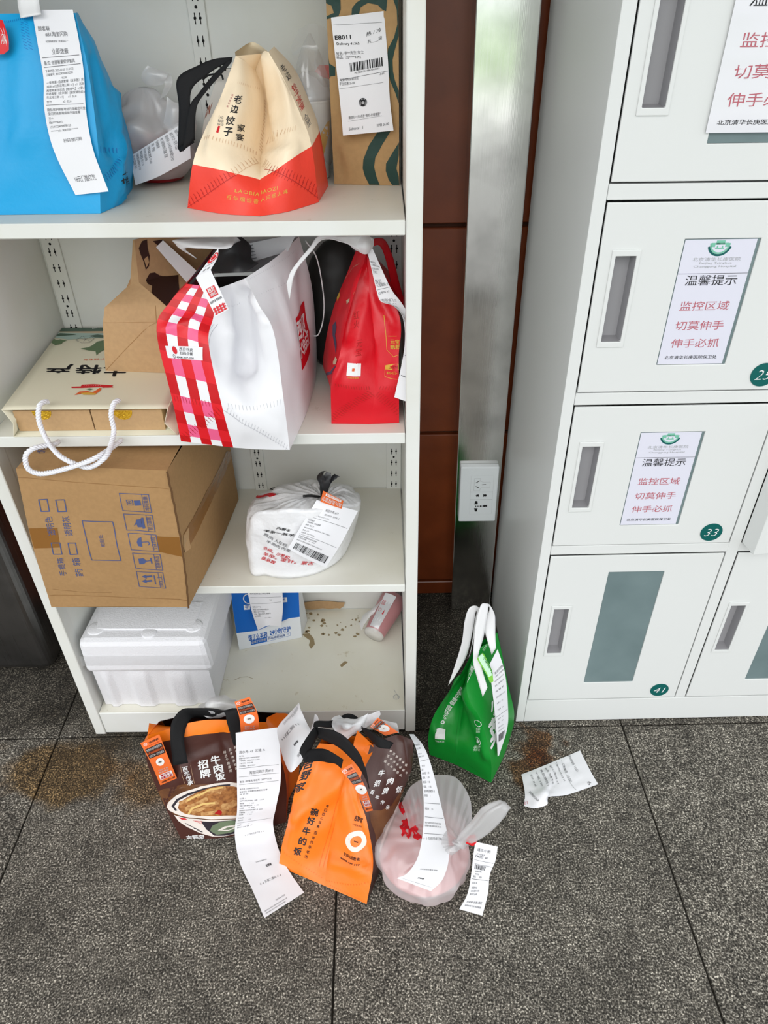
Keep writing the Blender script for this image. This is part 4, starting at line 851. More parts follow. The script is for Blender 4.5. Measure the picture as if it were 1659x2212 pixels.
gbod = sheet('body', [top, bot, rs, ls, bk], ['giftcream'], gf, thick=.0008)
ik = Ink(top, gbod)
ik.rect('giftgreen', 0, .945, 1, 1); ik.poly('tan_wash', [(0, .93), (.3, .915), (1, .93), (1, .945), (0, .945)], 0, True)
ik.poly('teal_wash', [(0, .86), (.1, .83), (.3, .85), (.55, .82), (1, .84), (1, .93), (.3, .915), (0, .93)], 0, True)
ik.poly('leaf', [(368, 0), (0, 0)], 0) if 0 else None
q4 = lambda L: [(x / 3.607, 500 + y / 3.607) for x, y in L]
ik.poly('leaf', q4([(375, 848), (400, 838), (440, 850), (470, 843), (522, 852), (492, 862), (480, 878), (430, 887), (385, 868)]), .0002); ik.poly('leaf', q4([(628, 915), (690, 905), (720, 890), (760, 860), (810, 850), (830, 920), (800, 930), (772, 948), (752, 968), (745, 935), (690, 930)]), .0002); ik.poly('giftgreen', q4([(395, 805), (470, 795), (560, 800), (600, 808), (500, 815), (420, 820)]), .0002); ik.poly('giftgreen', q4([(700, 815), (760, 805), (810, 812), (805, 830), (740, 828)]), .0002)
for k_ in range(7): ik.line('grey_ink', q4([(665, 843), (665 + 70 * math.cos(k_ * .9), 843 + 24 * math.sin(k_ * .9))]), .0005, .0003)
for a_, b_ in (((590, 850), (640, 820)), ((640, 820), (700, 815)), ((700, 815), (735, 835)), ((735, 835), (700, 868)), ((700, 868), (640, 872)), ((640, 872), (590, 850))): ik.line('grey_ink', q4([a_, b_]), .0006, .0003)
for ch, c_ in (('产', (130, 796)), ('特', (193, 798)), ('土', (250, 803))):    # printed to be read from the far side
    x, y = c_; ik.text('ink', ch, (x + 28, y - 9), (x - 24, y - 9), (x + 22, y + 10), bold=.03)
ik.text('orange_ink', '广西老友', (225, 774), (180, 776), (225, 778)); ik.text('white_ink', '公司', (222, 703), (200, 707), (222, 708), lift=.0004)
ik.poly('red_ink', q4([(555, 1212), (630, 1210), (640, 1196), (730, 1192), (830, 1198), (885, 1202), (872, 1210), (885, 1218), (800, 1220), (790, 1214), (640, 1222), (560, 1222)]), .0002)
ik.poly('orange_ink', q4([(580, 1278), (620, 1250), (680, 1246), (720, 1256), (750, 1240), (775, 1222), (792, 1224), (780, 1246), (745, 1268), (700, 1276), (650, 1264), (610, 1272)]), .0002); ik.poly('gold_ink', q4([(630, 1262), (690, 1258), (750, 1264), (745, 1276), (650, 1276)]), .0003); ik.poly('leaf', q4([(670, 1232), (700, 1225), (730, 1230), (700, 1240)]), .0003)
for k_ in range(8): x = 655 + k_ * 18; ik.rect('white_ink', *top.uv(*q4([(x, 1207)])[0]), *top.uv(*q4([(x + 6, 1200)])[0]), .0004)
ik.done('cover_print')
for (x0, x1, xg) in ((tFL[0] + .010, tFL[0] + .124, 89), (tFL[0] + .126, -.331, 264)):
    bx = box('kraft_box', (x0, .014, Z2 + .0018), (x1, .27, .769), 'kraft', gf, .001, 1)
    Pp = Patch([[np.array([x0, .0136, Z2 + .002]), np.array([x1, .0136, Z2 + .002])], [np.array([x0, .0136, .7688]), np.array([x1, .0136, .7688])]], 10, 5)
    f_ = sheet('box_front', [Pp], ['kraft'], bx); k = Ink(Pp, f_, .0004); uc = Pp.uv(xg, 888); k.ring('foil', uc, 0, .0145, 30, 0, math.pi, 2 * math.pi); k.rect('foil', uc[0] - .0145 / Pp.W, uc[1], uc[0] + .0145 / Pp.W, min(.99, uc[1] + .004 / Pp.H)); k.done('gold_seal')
def rope(name, pts, par, r=.0034):
    P_ = crs([pt(p) for p in pts], np.linspace(0, 1, 30 * (len(pts) - 1))); L = np.concatenate([[0], np.cumsum(np.linalg.norm(np.diff(P_, axis=0), axis=1))])
    n = int(L[-1] / .0016); s_ = np.linspace(0, L[-1], n); Q = np.stack([np.interp(s_, L, P_[:, i]) for i in range(3)], 1)
    T_ = np.gradient(Q, axis=0); T_ /= np.linalg.norm(T_, axis=1)[:, None]; a = np.cross(T_[0], [0, 1., .2]); V = []; F = []; A = []
    for i in range(n): a = a - T_[i] * (a @ T_[i]); a /= np.linalg.norm(a); A.append(a)
    A = np.array(A); B = np.cross(T_, A)
    for k in range(3):
        ph = s_ / .0135 * 2 * math.pi + k * 2.094; path = Q + r * .66 * (np.cos(ph)[:, None] * A + np.sin(ph)[:, None] * B)
        v, f = tube_geo(path, r * .56, 6); o = len(V); V += v; F += [tuple(i + o for i in q) for q in f]
    return mesh(name, V, F, 'rope', par, True)
rope('cord_handle', [(103, 868, .012), (94, 869, .002), (84, 880, -.008), (85, 912, -.016), (103, 953, -.030), (130, 985, -.058), (165, 1003, -.064), (195, 1009, -.066), (228, 987, -.062), (240, 960, -.035), (246, 930, -.016), (240, 897, -.012), (246, 872, -.003), (257, 865, .008)], gf)
rope('cord_handle', [(126, 954, -.006), (116, 960, -.026), (75, 968, -.050), (56, 983, -.058), (58, 1008, -.062), (74, 1021, -.063), (103, 1022, -.064), (160, 1007, -.070), (205, 990, -.068), (240, 968, -.035), (262, 951, -.006)], gf)

# --- kraft bag with brown print standing on the gift bag
kb = thing('paper_bag', 'plain kraft paper bag with dark brown print standing on the gift bag', 'bag', (-.39, .20, .783))
zg = .7795
lE = [(228, 801, 'z', zg), (222, 700, .128), (226, 664, .133), (281, 614, .165), (287, 518, .170)]; lE = [pt(p) for p in lE]
rE = [(362, 806, 'z', zg), (366, 706, .112), (362, 664, .118), (300, 610, .160), (290, 518, .168)]; rE = [pt(p) for p in rE]
mE = mids(lE, rE, .0); mE[1] = mE[1] + np.array([0, -.004, 0]); mE[2] = mE[2] + np.array([0, .012, .004])
rB = [p + np.array([.075, .13, 0]) for p in rE]; rB[3] = rE[3] + np.array([.115, .10, 0]); rB[4] = rE[4] + np.array([.115, .10, .0]); lB = [p + np.array([.06, .125, 0]) for p in lE]; lB[3] = rB[3] + np.array([0, .004, 0]); lB[4] = rB[4] + np.array([0, .003, 0])
for q in (lB, rB):
    for p in q: p[1] = min(p[1], .294)
gus = Patch(rows_of(lE, mE, rE), 16, 24, cu=False, cv=False); rf = Patch(rows_of(rE, rB), 12, 20, cv=False); lf = Patch(rows_of(lB, lE), 10, 14, cv=False); bf = Patch(rows_of(rB, lB), 6, 8, cv=False)
o = sheet('body', [gus, rf, lf, bf], ['kraft'], kb)
ik = Ink(gus, o); kd = M('kraft_crease', C(160, 120, 76), .8); ik.line(kd, [(224, 697), (338, 696)], .0006); ik.line(kd, [(229, 800), (338, 697)], .0006); ik.line(kd, [(336, 660), (338, 697)], .0006); ik.done('creases')
ik = Ink(rf, o); ik.poly('brown_ink', q4([(1140, 370), (1165, 325), (1205, 318), (1240, 340), (1300, 350), (1390, 340), (1400, 470), (1300, 585), (1180, 480), (1185, 425), (1150, 410)]))
ik.poly('brown_ink', q4([(1080, 130), (1105, 75), (1145, 62), (1150, 130), (1165, 190), (1160, 270), (1135, 300), (1120, 240), (1095, 180)])); ik.poly('kraft', q4([(1120, 215), (1150, 190), (1160, 240), (1140, 280)]), .0003); ik.poly('brown_ink', q4([(1190, 75), (1270, 62), (1290, 100), (1230, 110)])); ik.done('brown_print')
P = Patch([[(370, 574, .205), (398, 605, .205), (420, 600, .205)], [(337, 536, .200), (372, 525, .20), (412, 560, .20)], [(337, 528, .200), (350, 518, .20), (365, 513, .20)]], 8, 8)
P = strip([(348, 518, .192), (336, 533, .192)][::-1] if 0 else [(352, 519, .190), (430, 590, .190)], [(337, 534, .188), (405, 612, .188)], 6, 14)
o = sheet('order_slip', [P], ['paper_grey'], kb); ik = Ink(P, o, .0004); ik.text('grey_ink', '知饱蛋糕#25', (385, 598), (408, 570), (378, 590)); ik.poly('grey_ink', q4([(1265, 180), (1300, 160), (1330, 180), (1360, 230), (1345, 245), (1320, 215), (1280, 205)])); ik.done()

# --- white and gingham bag
xb = thing('tote_bag', 'white laminated tote bag with red gingham corner, open at the top', 'bag', (-.2, .08, Z2))
c0 = [(391, 953, 'z', Z2), (371, 859, -.016), (338, 714, -.004), (365, 655, .012), (403, 613, .028)]
c1 = [(504, 967, 'z', Z2), (481, 884, -.046), (451, 745, -.024), (461, 685, .006), (474, 622, .022)]
c2 = [(566, 971, 'z', Z2), (549, 885, -.047), (522, 790, .018), (522, 700, .030), (502, 612, .040)]
c3 = [(626, 972, 'z', Z2), (613, 866, -.040), (592, 721, -.018), (560, 660, .000), (530, 601, .020)]
c4 = [(682, 823, 'z', Z2), (684, 770, .178), (681, 700, .178), (672, 610, .172), (646, 511, .160)]
c4 = [pt(p) for p in c4]
c0p = [pt(p) for p in c0]; c5 = [p + np.array([.012 * min(i, 2), .19, .0]) for i, p in enumerate(c0p)]; c5[4] = pt((470, 525, .16)); c5[3] = pt((452, 560, .17))
pg = Patch(rows_of(c0, c1), 16, 36, amp=.0025, freq=24, seed=6); pw = Patch(rows_of(c1, c2, c3), 30, 40, amp=.009, freq=24, seed=12); px_ = Patch(rows_of(c3, [pt(p) * .5 + q * .5 + np.array([.004, -.004, 0]) for p, q in zip(c3, c4)], c4), 18, 30, amp=.003, freq=18, seed=2)
pl2 = Patch(rows_of(c5, c0p), 12, 24, amp=.002, freq=20); pb2 = Patch(rows_of(c4, c5), 8, 12)
dent(pw, (524, 640), (533, 795), 26, -.015); dent(pw, (500, 770), (530, 798), 12, .005); dent(pw, (566, 690), (578, 760), 15, .007); dent(pw, (498, 720), (492, 800), 18, .006); dent(pw, (545, 640), (575, 700), 12, .006); dent(px_, (600, 610), (640, 760), 12, .004); dent(px_, (650, 560), (660, 700), 14, -.005); dent(pg, (345, 716), (420, 690), 14, .005)
xo = sheet('body', [pg, pw, px_, pl2, pb2], ['gingham', 'white_bag'], xb, [0, 1, 1, 0, 1])
q5 = lambda L: [(320 + x / 4.1475, 490 + y / 4.1475) for x, y in L]
ik = Ink(pg, xo); ik.poly('white_bag', q5([(155, 1065), (492, 1078), (492, 1198), (180, 1172)]), .0002)
ik.text('ink', '西贝外卖', (388, 758), (417, 760), (388, 750), lift=.0004, bold=.01); ik.text('ink', '扫码点餐', (389, 766), (417, 768), (389, 759), lift=.0004, bold=.01); ik.text('ink', '4008-207-320', (382, 773), (419, 776), (382, 769), lift=.0004, bold=.02); ik.ring('xred', (378, 756), 0, .0035, 18, .0004); ik.ring('grey_ink', (377, 769), .0012, .0018, 14, .0004)
ik.stitches('shadow_red', (374, 860), (455, 872), 12, .006, .0005); ik.stitches('shadow_red', (392, 948), (476, 884), 16, .006, .0005, 2, 100, .004); ik.done()
ik = Ink(pw, xo); ik.stitches('stitch_grey', (458, 860), (462, 700), 26, .0032, .0005, 1, 0); ik.stitches('stitch_grey', (466, 860), (470, 700), 26, .0032, .0005, 1, 0)
ik.stitches('stitch_grey', (490, 876), (610, 868), 16, .006, .0005); ik.stitches('stitch_grey', (488, 884), (622, 968), 22, .0035, .0005, 2, 90, .0045); ik.stitches('stitch_grey', (485, 661), (520, 654), 12, .002, .0004); ik.line('stitch_grey', [(483, 886), (622, 972)], .0006); ik.done('weld_marks')
ik = Ink(px_, xo); ik.poly('xred', q5([(1318, 825), (1395, 660), (1450, 1110), (1378, 1288)]))
ik.text('white_ink', '西贝', q5([(1345, 1030)])[0], q5([(1418, 960)])[0], q5([(1328, 860)])[0], q5([(1398, 775)])[0], bold=.05, lift=.0003); ik.text('white_ink', 'XIBEI', q5([(1370, 1180)])[0], q5([(1438, 1045)])[0], q5([(1352, 1080)])[0], q5([(1422, 960)])[0], bold=.03, lift=.0003)
ik.stitches('stitch_grey', (534, 606), (640, 540), 30, .0022, .0004); ik.stitches('stitch_grey', (552, 640), (650, 590), 24, .0022, .0004); ik.done()
# contents
tub = hexa('food_tub', [AZ(455, 640, .80), AZ(600, 640, .80), np.array([-.135, .16, .80]), np.array([-.27, .16, .80]), AY(462, 596, .062), AY(566, 592, .062), np.array([-.142, .15, .905]), np.array([-.255, .15, .905])], 'greytub', xb, .004)
P = Patch([[(462, 598, .06), (566, 594, .06)], [(462, 591, .061), (567, 587, .061)]], 6, 2); sheet('tub_rim', [P], [M('grey_rim', (.3, .31, .3, 1), .4)], xb)
P = Patch([[(455, 588, .085), (510, 596, .075), (560, 570, .085)], [(460, 545, .11), (510, 560, .085), (545, 560, .095)], [(475, 515, .12), (505, 508, .11), (540, 530, .12)]], 14, 14, amp=.010, freq=35, edge=False); sheet('black_liner', [P], ['blackbag'], xb)
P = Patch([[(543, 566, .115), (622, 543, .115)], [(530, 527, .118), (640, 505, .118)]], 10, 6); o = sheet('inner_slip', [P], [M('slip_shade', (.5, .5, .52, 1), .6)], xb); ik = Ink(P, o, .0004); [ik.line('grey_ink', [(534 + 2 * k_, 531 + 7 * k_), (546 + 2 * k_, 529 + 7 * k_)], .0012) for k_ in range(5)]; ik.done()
# folded label over the rim
P = strip([(468, 541, .012), (445, 570, .004), (423, 600, -.004)], [(472, 536, .014), (470, 556, .006), (455, 583, -.004)], 6, 12); P2 = strip([(423, 600, -.004), (445, 642, -.014), (466, 684, -.028)], [(455, 583, -.004), (475, 626, -.012), (494, 668, -.026)], 8, 16)
o = sheet('seal_label', [P, P2], ['paper'], xb); ik = Ink(P2, o, .0005); ik.rect('xred', .22, .42, .80, .66); ik.tuv('white_ink', '西贝', .3, .54, .72, .64, .03, .0003); ik.tuv('white_ink', 'XIBEI', .3, .45, .72, .52, .02, .0003); ik.tuv('ink', '品质外卖 值得信赖', .08, .30, .92, .36, .01)
for k_ in range(4): ik.rect('xred', .1 + .22 * k_, .02, .2 + .22 * k_, .2, .0002); 
for k_ in range(3): ik.rect('xred', .05, .03 + .06 * k_, .95, .055 + .06 * k_, .0003)
ik.done(); ik = Ink(P, o, .0005); ik.ring('red_ink', np.array([.55, .62]), .0055, .008, 20); ik.ring('red_ink', np.array([.55, .62]), 0, .004, 16); ik.tuv('ink', '西贝莜面村', .2, .3, .85, .36); ik.tuv('ink', '家 爱', .3, .1, .8, .2); ik.done()
# handles
h1 = Patch([[(400, 545, .06), (425, 560, .06)], [(380, 528, .05), (400, 538, .045)], [(376, 518, .045), (430, 537, .032)], [(430, 511, .06), (490, 536, .03)], [(500, 508, .07), (505, 526, .045)], [(520, 520, .10), (500, 530, .10)]], 6, 34, cu=True, amp=.003, freq=60)
sheet('handle', [h1], ['white_strap'], xb, thick=.001)
h2 = strip([(805, 514, .085), (770, 508, .08), (735, 510, .072), (690, 509, .064), (668, 535, .055), (632, 580, .048), (619, 612, .045)], [(800, 534, .08), (780, 542, .076), (745, 524, .068), (700, 516, .062), (676, 540, .054), (638, 590, .047), (625, 650, .045)], 5, 40, amp=.003, freq=60)
sheet('handle', [h2], ['white_strap'], xb, thick=.001)
V, F = tube_geo(crs([AY(x, y, d) for x, y, d in [(660, 520, .17), (685, 560, .172), (699, 640, .175), (698, 690, .172), (688, 722, .165), (676, 726, .168)]], np.linspace(0, 1, 40)), .0011, 6); mesh('handle_edge', V, F, 'white_strap', xb, True)

# --- added dark bag shape, stands in for the shade behind the totes
gap_shade = thing('plastic_bag', 'added dark bag shape standing in for shade behind the white and red totes', 'plastic bag', (-.09, .26, Z2))
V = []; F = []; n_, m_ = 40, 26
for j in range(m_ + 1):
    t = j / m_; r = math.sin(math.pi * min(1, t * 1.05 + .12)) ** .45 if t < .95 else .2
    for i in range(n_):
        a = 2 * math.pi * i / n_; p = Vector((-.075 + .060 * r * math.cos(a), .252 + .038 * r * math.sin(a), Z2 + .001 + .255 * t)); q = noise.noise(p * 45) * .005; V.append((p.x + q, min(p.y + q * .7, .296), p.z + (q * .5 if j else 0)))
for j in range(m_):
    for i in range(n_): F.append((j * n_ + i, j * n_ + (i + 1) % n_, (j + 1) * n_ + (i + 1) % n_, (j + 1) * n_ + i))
F.append(tuple(range(n_))[::-1]); F.append(tuple(m_ * n_ + k for k in range(n_))); mesh('bag_film', V, F, M('gap_shade_dark', (.022, .021, .02, 1), .5), gap_shade, True)

# --- red bag
rb = thing('tote_bag', 'bright red non-woven tote bag with gold print and long curling receipt', 'bag', (-.02, .12, Z2))
gL = [(716, 915, 'z', Z2), (716, 825, .026), (733, 770, .034), (749, 690, .055), (788, 560, .095), (788, 538, .10)]
gC = [(797, 916, 'z', Z2), (809, 850, .030), (810, 745, .060), (801, 660, .085), (792, 570, .102), (790, 538, .104)]
gLp = [pt(p) for p in gL]; gR = [np.array([.0315 - .0095 * p[2], p[1] + (.0, -.004, .0, .004, .0, 0)[i], p[2]]) for i, p in enumerate(gLp)]; gR[3] = pt((862, 680, .07)); gR[4] = pt((797, 560, .102)); gR[5] = pt((793, 538, .106))
wL = [pt(p) for p in [(712, 905, .16), (700, 800, .15), (704, 735, .15), (722, 660, .15), (752, 585, .145), (768, 543, .14)]]; wL[0] = np.array([gLp[0][0] + .008, .17, Z2]); 
gRb = [p + np.array([-.002, .14 if i < 4 else .05, 0]) for i, p in enumerate(gR)]
p1 = Patch(rows_of(gLp, [pt(p) * .5 + q * .5 + np.array([0, -.006 if i in (1, 2) else 0, 0]) for i, (p, q) in enumerate(zip(gC, gLp))], gC), 16, 32, amp=.003, freq=28, seed=7); p2 = Patch(rows_of(gC, gR), 12, 32, amp=.003, freq=28, seed=8); p3 = Patch(rows_of(wL, gLp), 12, 26, amp=.003, freq=20, seed=1); p4 = Patch(rows_of(gR, gRb), 8, 12); p5 = Patch(rows_of(gRb, wL), 8, 12)
dent(p1, (786, 600), (752, 730), 20, -.014); dent(p1, (742, 780), (722, 825), 12, .007); dent(p1, (770, 775), (808, 748), 12, .006); dent(p2, (815, 640), (850, 700), 14, -.007); dent(p2, (820, 780), (862, 800), 14, .004)
o = sheet('body', [p1, p2, p3, p4, p5], ['red'], rb)
q6 = lambda L: [(600 + x / 4.706, 490 + y / 4.706) for x, y in L]
ik = Ink(p1, o); ik.stitches('shadow_red', (717, 908), (803, 848), 18, .005, .0006, 2, 110, .004); ik.stitches('shadow_red', (722, 831), (800, 838), 14, .004, .0006); ik.poly('white_ink', q6([(708, 1382), (845, 1388), (840, 1518), (698, 1512)])); ik.rect('orange_ink', *p1.uv(760, 802), *p1.uv(766, 796), .0003); ik.text('gold_ink', '扫码领美食', (751, 817), (775, 818), (751, 813)); ik.text('dark_red_ink', stack('红火'), (764, 710), (776, 708), (764, 672)); ik.text('dark_red_ink', stack('元宝'), (768, 770), (782, 768), (770, 735)); ik.done()
ik = Ink(p2, o); ik.stitches('shadow_red', (812, 850), (872, 900), 12, .005, .0006, 2, 70, .004); ik.stitches('shadow_red', (803, 800), (806, 700), 18, .004, .0005, 1, 0); ik.stitches('shadow_red', (818, 838), (870, 836), 8, .004, .0006)
ik.text('gold_ink', '元宝', (844, 743), (863, 744), (844, 733), bold=.02); ik.text('gold_ink', '甑糕', (844, 755), (866, 755), (844, 745), bold=.03); ik.line('gold_ink', q6([(1078, 900), (1090, 1010), (1110, 1250), (1150, 1290), (1180, 1322), (1250, 1312), (1290, 1280)]), .0007); ik.poly('gold_ink', q6([(1095, 1408), (1300, 1408), (1300, 1448), (1092, 1448)])); ik.line('gold_ink', q6([(1092, 1448), (1090, 1520), (1300, 1522)]), .0006); ik.text('dark_red_ink', '品牌热线', q6([(1140, 1442)])[0], q6([(1270, 1442)])[0], q6([(1140, 1416)])[0], lift=.0003); ik.text('gold_ink', '400-032-', q6([(1108, 1498)])[0], q6([(1215, 1498)])[0], q6([(1108, 1470)])[0], bold=.01); ik.line('gold_ink', q6([(1125, 1112), (1210, 1112)]), .0005); ik.done()
ik = Ink(p3, o); wv = M('wave_navy', C(70, 72, 100), .5); ik.poly(wv, q6([(560, 1000), (590, 960), (600, 1020), (585, 1100), (600, 1200), (590, 1290), (575, 1180), (560, 1100)])); ik.poly(wv, q6([(490, 1490), (540, 1470), (590, 1410), (600, 1440), (545, 1500), (490, 1525)])); ik.poly('tan_wash', q6([(565, 1370), (590, 1320), (605, 1350), (590, 1400), (565, 1400)])); ik.poly('tan_wash', q6([(700, 750), (750, 720), (795, 660), (790, 690), (745, 745), (705, 790)]), .0002); ik.poly('gold_ink', q6([(600, 720), (630, 660), (635, 700), (610, 760)])); ik.line('tan_wash', q6([(685, 530), (720, 480), (770, 410), (830, 375)]), .0008); ik.line('tan_wash', q6([(790, 660), (840, 560), (860, 480)]), .0006); ik.done('side_print')
hr = strip([(800, 520, .11), (815, 514, .13), (832, 520, .15), (848, 555, .16), (862, 610, .165), (876, 660, .165)], [(806, 532, .11), (818, 530, .128), (828, 545, .145), (838, 580, .155), (848, 630, .160), (858, 680, .165)], 4, 30); sheet('handle', [hr], ['red'], rb, thick=.001)
Lr = [(792, 537, .088), (801, 575, .078), (815, 634, .062), (824, 652, .056), (851, 662, .047), (871, 690, .038), (873, 755, .022), (852, 858, .012)]; Rr = [(804, 535, .088), (824, 580, .080), (846, 626, .068), (868, 655, .060), (884, 685, .050), (893, 720, .040), (900, 770, .024), (890, 872, .012)]
P = strip(Lr, Rr, 6, 50, amp=.0015, freq=60); o = sheet('receipt', [P], ['paper'], rb); ik = Ink(P, o, .0004)
receipt_text(ik, [(.88, '美团外卖', 1.0), (.86, '订单编号 5562', 1.0), (.84, '2025-07-07', 1.0), (.82, '王女士', 1.0), (.77, '【备注】', 1.3), (.75, '元宝甑糕 大份', 1.4), (.735, '-'), (.70, '红枣味 x1', 1.3), (.62, '【餐具】1份', 1.0), (.60, '配送费 5.0', 1.3), (.58, '包装费 2.0', 1.2), (.54, '优惠 -6.0', 1.2), (.46, '合计', 1.5), (.43, '18.8', 1.4), (.38, '隐私号', 1.2), (.35, '-'), (.33, '2', 1.5), (.30, '顾客: 张', 1.6), (.275, 'F36', 1.6), (.175, 's:06', 1.0, .4), (.155, '*******', 1.0, .3), (.10, '美团#22', 1.7, .35)], .0032); ik.barcode('ink', .45, .20, .95, .25, 5, 20); ik.rect('grey_ink', .1, .125, .95, .127); ik.rect('grey_ink', .1, .065, .95, .067); ik.done()
kn = Patch([[(768, 540, .088), (788, 545, .08), (800, 540, .088)], [(758, 528, .09), (785, 530, .07), (806, 530, .088)], [(768, 510, .09), (790, 508, .085), (807, 517, .09)]], 10, 10, amp=.004, freq=50, edge=False); sheet('knot', [kn], ['white_strap'], xb)

# ================================================================== third shelf
Z3 = 0.4225
cb = thing('cardboard_box', 'brown cardboard carton with blue handling marks jutting out of the rack', 'box', (-.45, .1, Z3))
cF = [AY(108, 1304, -.052), AY(407, 1309, -.052), AY(362, 1021, -.050), AY(31, 1004, -.048)]
for p in cF[:2]: p[2] = max(p[2], Z3 + .0006)
cF[0][2] = Z3 + .004; cF[1][2] = Z3 + .0008; cF[3][2] = .7065; cF[2][2] = .702
bR_, bL_ = np.array([-.300, .262, Z3 + .0008]), np.array([-.535, .262, Z3 + .0008]); tR_, tL_ = np.array([-.300, .262, .702]), np.array([-.52, .262, .706])
cfl, cfr, ctr, ctl = cF
def bul(rows_, **k): return Patch(rows_, 18, 18, **k)
mid = lambda a, b: (a + b) / 2
pf = bul([[cfl, mid(cfl, cfr) + [0, 0, .002], cfr], [mid(cfl, ctl) + [-.003, -.003, 0], (cfl + cfr + ctl + ctr) / 4 + [0, -.009, 0], mid(cfr, ctr) + [.004, -.003, 0]], [ctl, mid(ctl, ctr) + [0, 0, .003], ctr]], amp=.003, freq=22, seed=3)
ps = bul([[cfr, mid(cfr, bR_) + [.004, 0, 0], bR_], [mid(cfr, ctr) + [.004, -.003, 0], (cfr + ctr + bR_ + tR_) / 4 + [.012, 0, 0], mid(bR_, tR_)], [ctr, mid(ctr, tR_) + [.005, 0, 0], tR_]], amp=.002, freq=18, seed=4)
pt_ = bul([[ctl, mid(ctl, ctr) + [0, 0, .003], ctr], [tL_, mid(tL_, tR_), tR_]], amp=.0015, freq=20); pl3 = bul([[bL_, cfl], [mid(bL_, tL_), mid(cfl, ctl) + [-.003, -.003, 0]], [tL_, ctl]]); pk3 = bul([[bR_, bL_], [tR_, tL_]]); pu3 = bul([[bL_, bR_], [cfl, mid(cfl, cfr) + [0, 0, .002], cfr]] if 0 else [[bL_, bR_], [cfl, cfr]])
dent(pf, (36, 1033), (200, 1042), 7, -.002); dent(pf, (200, 1042), (365, 1056), 7, -.002); dent(pf, (105, 1285), (404, 1297), 7, -.003); dent(pf, (230, 1150), (300, 1145), 8, -.002); dent(ps, (400, 1180), (490, 1000), 12, -.003)
co = sheet('carton_body', [pf, ps, pt_, pl3, pk3, pu3], ['carton'], cb)
q7 = lambda L: [(x / 3.072, 930 + y / 3.072) for x, y in L]
ik = Ink(pf, co, .0006); B = 'blue_ink'
for r_ in ([(257, 458), (312, 455), (328, 535), (274, 536)], [(370, 460), (428, 458), (442, 536), (386, 538)], [(340, 745), (398, 745), (412, 820), (355, 820)], [(452, 746), (502, 746), (516, 820), (466, 822)]): ik.line(B, q7(r_), .0016, closed=True)
ik.line(B, q7([(546, 598), (748, 605), (803, 862), (610, 858)]), .0014, closed=True)
def vtext(s, bl, br, tl, **k): ik.text(B, s, q7([bl])[0], q7([br])[0], q7([tl])[0], **k)
# lettering runs up the carton: baseline end points given in reading order
vtext('透明色', (372, 692), (345, 568), (322, 698)); vtext('透明灰', (486, 698), (458, 566), (434, 700)); vtext('手提箱', (442, 960), (420, 842), (398, 965)); vtext('药 箱', (556, 965), (524, 845), (506, 968)); vtext('粘贴处', (700, 770), (680, 690), (672, 772))
ics = [(792, 416, 986, 425, 1006, 542, 816, 530, 940), (820, 552, 1010, 562, 1030, 672, 842, 660, 968), (850, 682, 1036, 692, 1056, 802, 872, 790, 1002), (880, 812, 1062, 822, 1080, 926, 900, 912, 1020), (905, 934, 1080, 942, 1100, 1046, 925, 1034, 1048)]
for k_, (a, b, c, d, e, f, g_, h, sx_) in enumerate(ics):
    ik.line(B, q7([(a, b), (c, d), (e, f), (g_, h)]), .0011, closed=True); xm = sx_; ik.line(B, q7([(xm, b + 9), (xm + 18, f - 6)]), .0008)
    st_ = ('堆码重量', '禁止踩踏', '怕雨', '易碎物品', '向上')[k_]; x2 = c; ik.text(B, st_, *[q7([p])[0] for p in ((x2 + 8, f - 12), (x2 - 10, d + 12), (x2 - 22 if x2 - 22 > xm + 3 else xm + 4, f - 12))])
ik.poly(B, q7([(888, 464), (930, 462), (938, 496), (895, 498)])); ik.line(B, q7([(838, 460), (876, 460), (884, 494), (846, 494)]), .001, closed=True); ik.text(B, '8', *[q7([p])[0] for p in ((874, 486), (868, 466), (850, 488))])
ik.poly(B, q7([(935, 578), (950, 576), (965, 648), (948, 650)])); ik.poly(B, q7([(905, 590), (935, 585), (945, 640), (915, 640), (908, 620), (888, 632), (900, 612)]))
ik.poly(B, q7([(938, 706), (915, 716), (908, 740), (918, 765), (945, 772), (940, 740)])); ik.line(B, q7([(940, 740), (985, 738), (992, 750), (984, 760)]), .0014)
ik.poly(B, q7([(918, 850), (950, 846), (968, 858), (970, 872), (955, 884), (926, 886)])); ik.line(B, q7([(968, 866), (1002, 862)]), .0016); ik.line(B, q7([(1000, 846), (1008, 880)]), .002)
for yy in (968, 998): ik.poly(B, q7([(940, yy), (968, yy - 12), (970, yy - 5), (1008, yy - 8), (1010, yy + 3), (972, yy + 6), (974, yy + 14)]))
ik.line(B, q7([(1022, 962), (1034, 1018)]), .0016)
ik.poly('tape', q7([(186, 648), (380, 645), (402, 775), (228, 782)]), -.0003); ik.poly('tape', q7([(1032, 700), (1190, 708), (1208, 838), (1058, 805)]), -.0003)
cd = M('carton_crease', C(142, 104, 62), .8); ik.line(cd, q7([(120, 312), (600, 350), (1120, 388)]), .001, -.0004); ik.line(cd, q7([(330, 1095), (700, 1100), (1240, 1128)]), .0014, -.0004); ik.line(cd, q7([(300, 1050), (520, 1070), (740, 1075)]), .0008, -.0004); ik.done('carton_print')
ik = Ink(ps, co, .0005); ik.poly('tape', q7([(1215, 690), (1370, 400), (1500, 140), (1545, 100), (1540, 170), (1420, 430), (1260, 760)])); ik.poly('clear_tape', q7([(1215, 700), (1250, 640), (1265, 780), (1225, 810)]), .0003); ik.done('tape_strip')
ik = Ink(pt_, co, .0005); ik.text(B, '谷', *[q7([p])[0] for p in ((310, 150), (245, 155), (305, 122))]); ik.done()
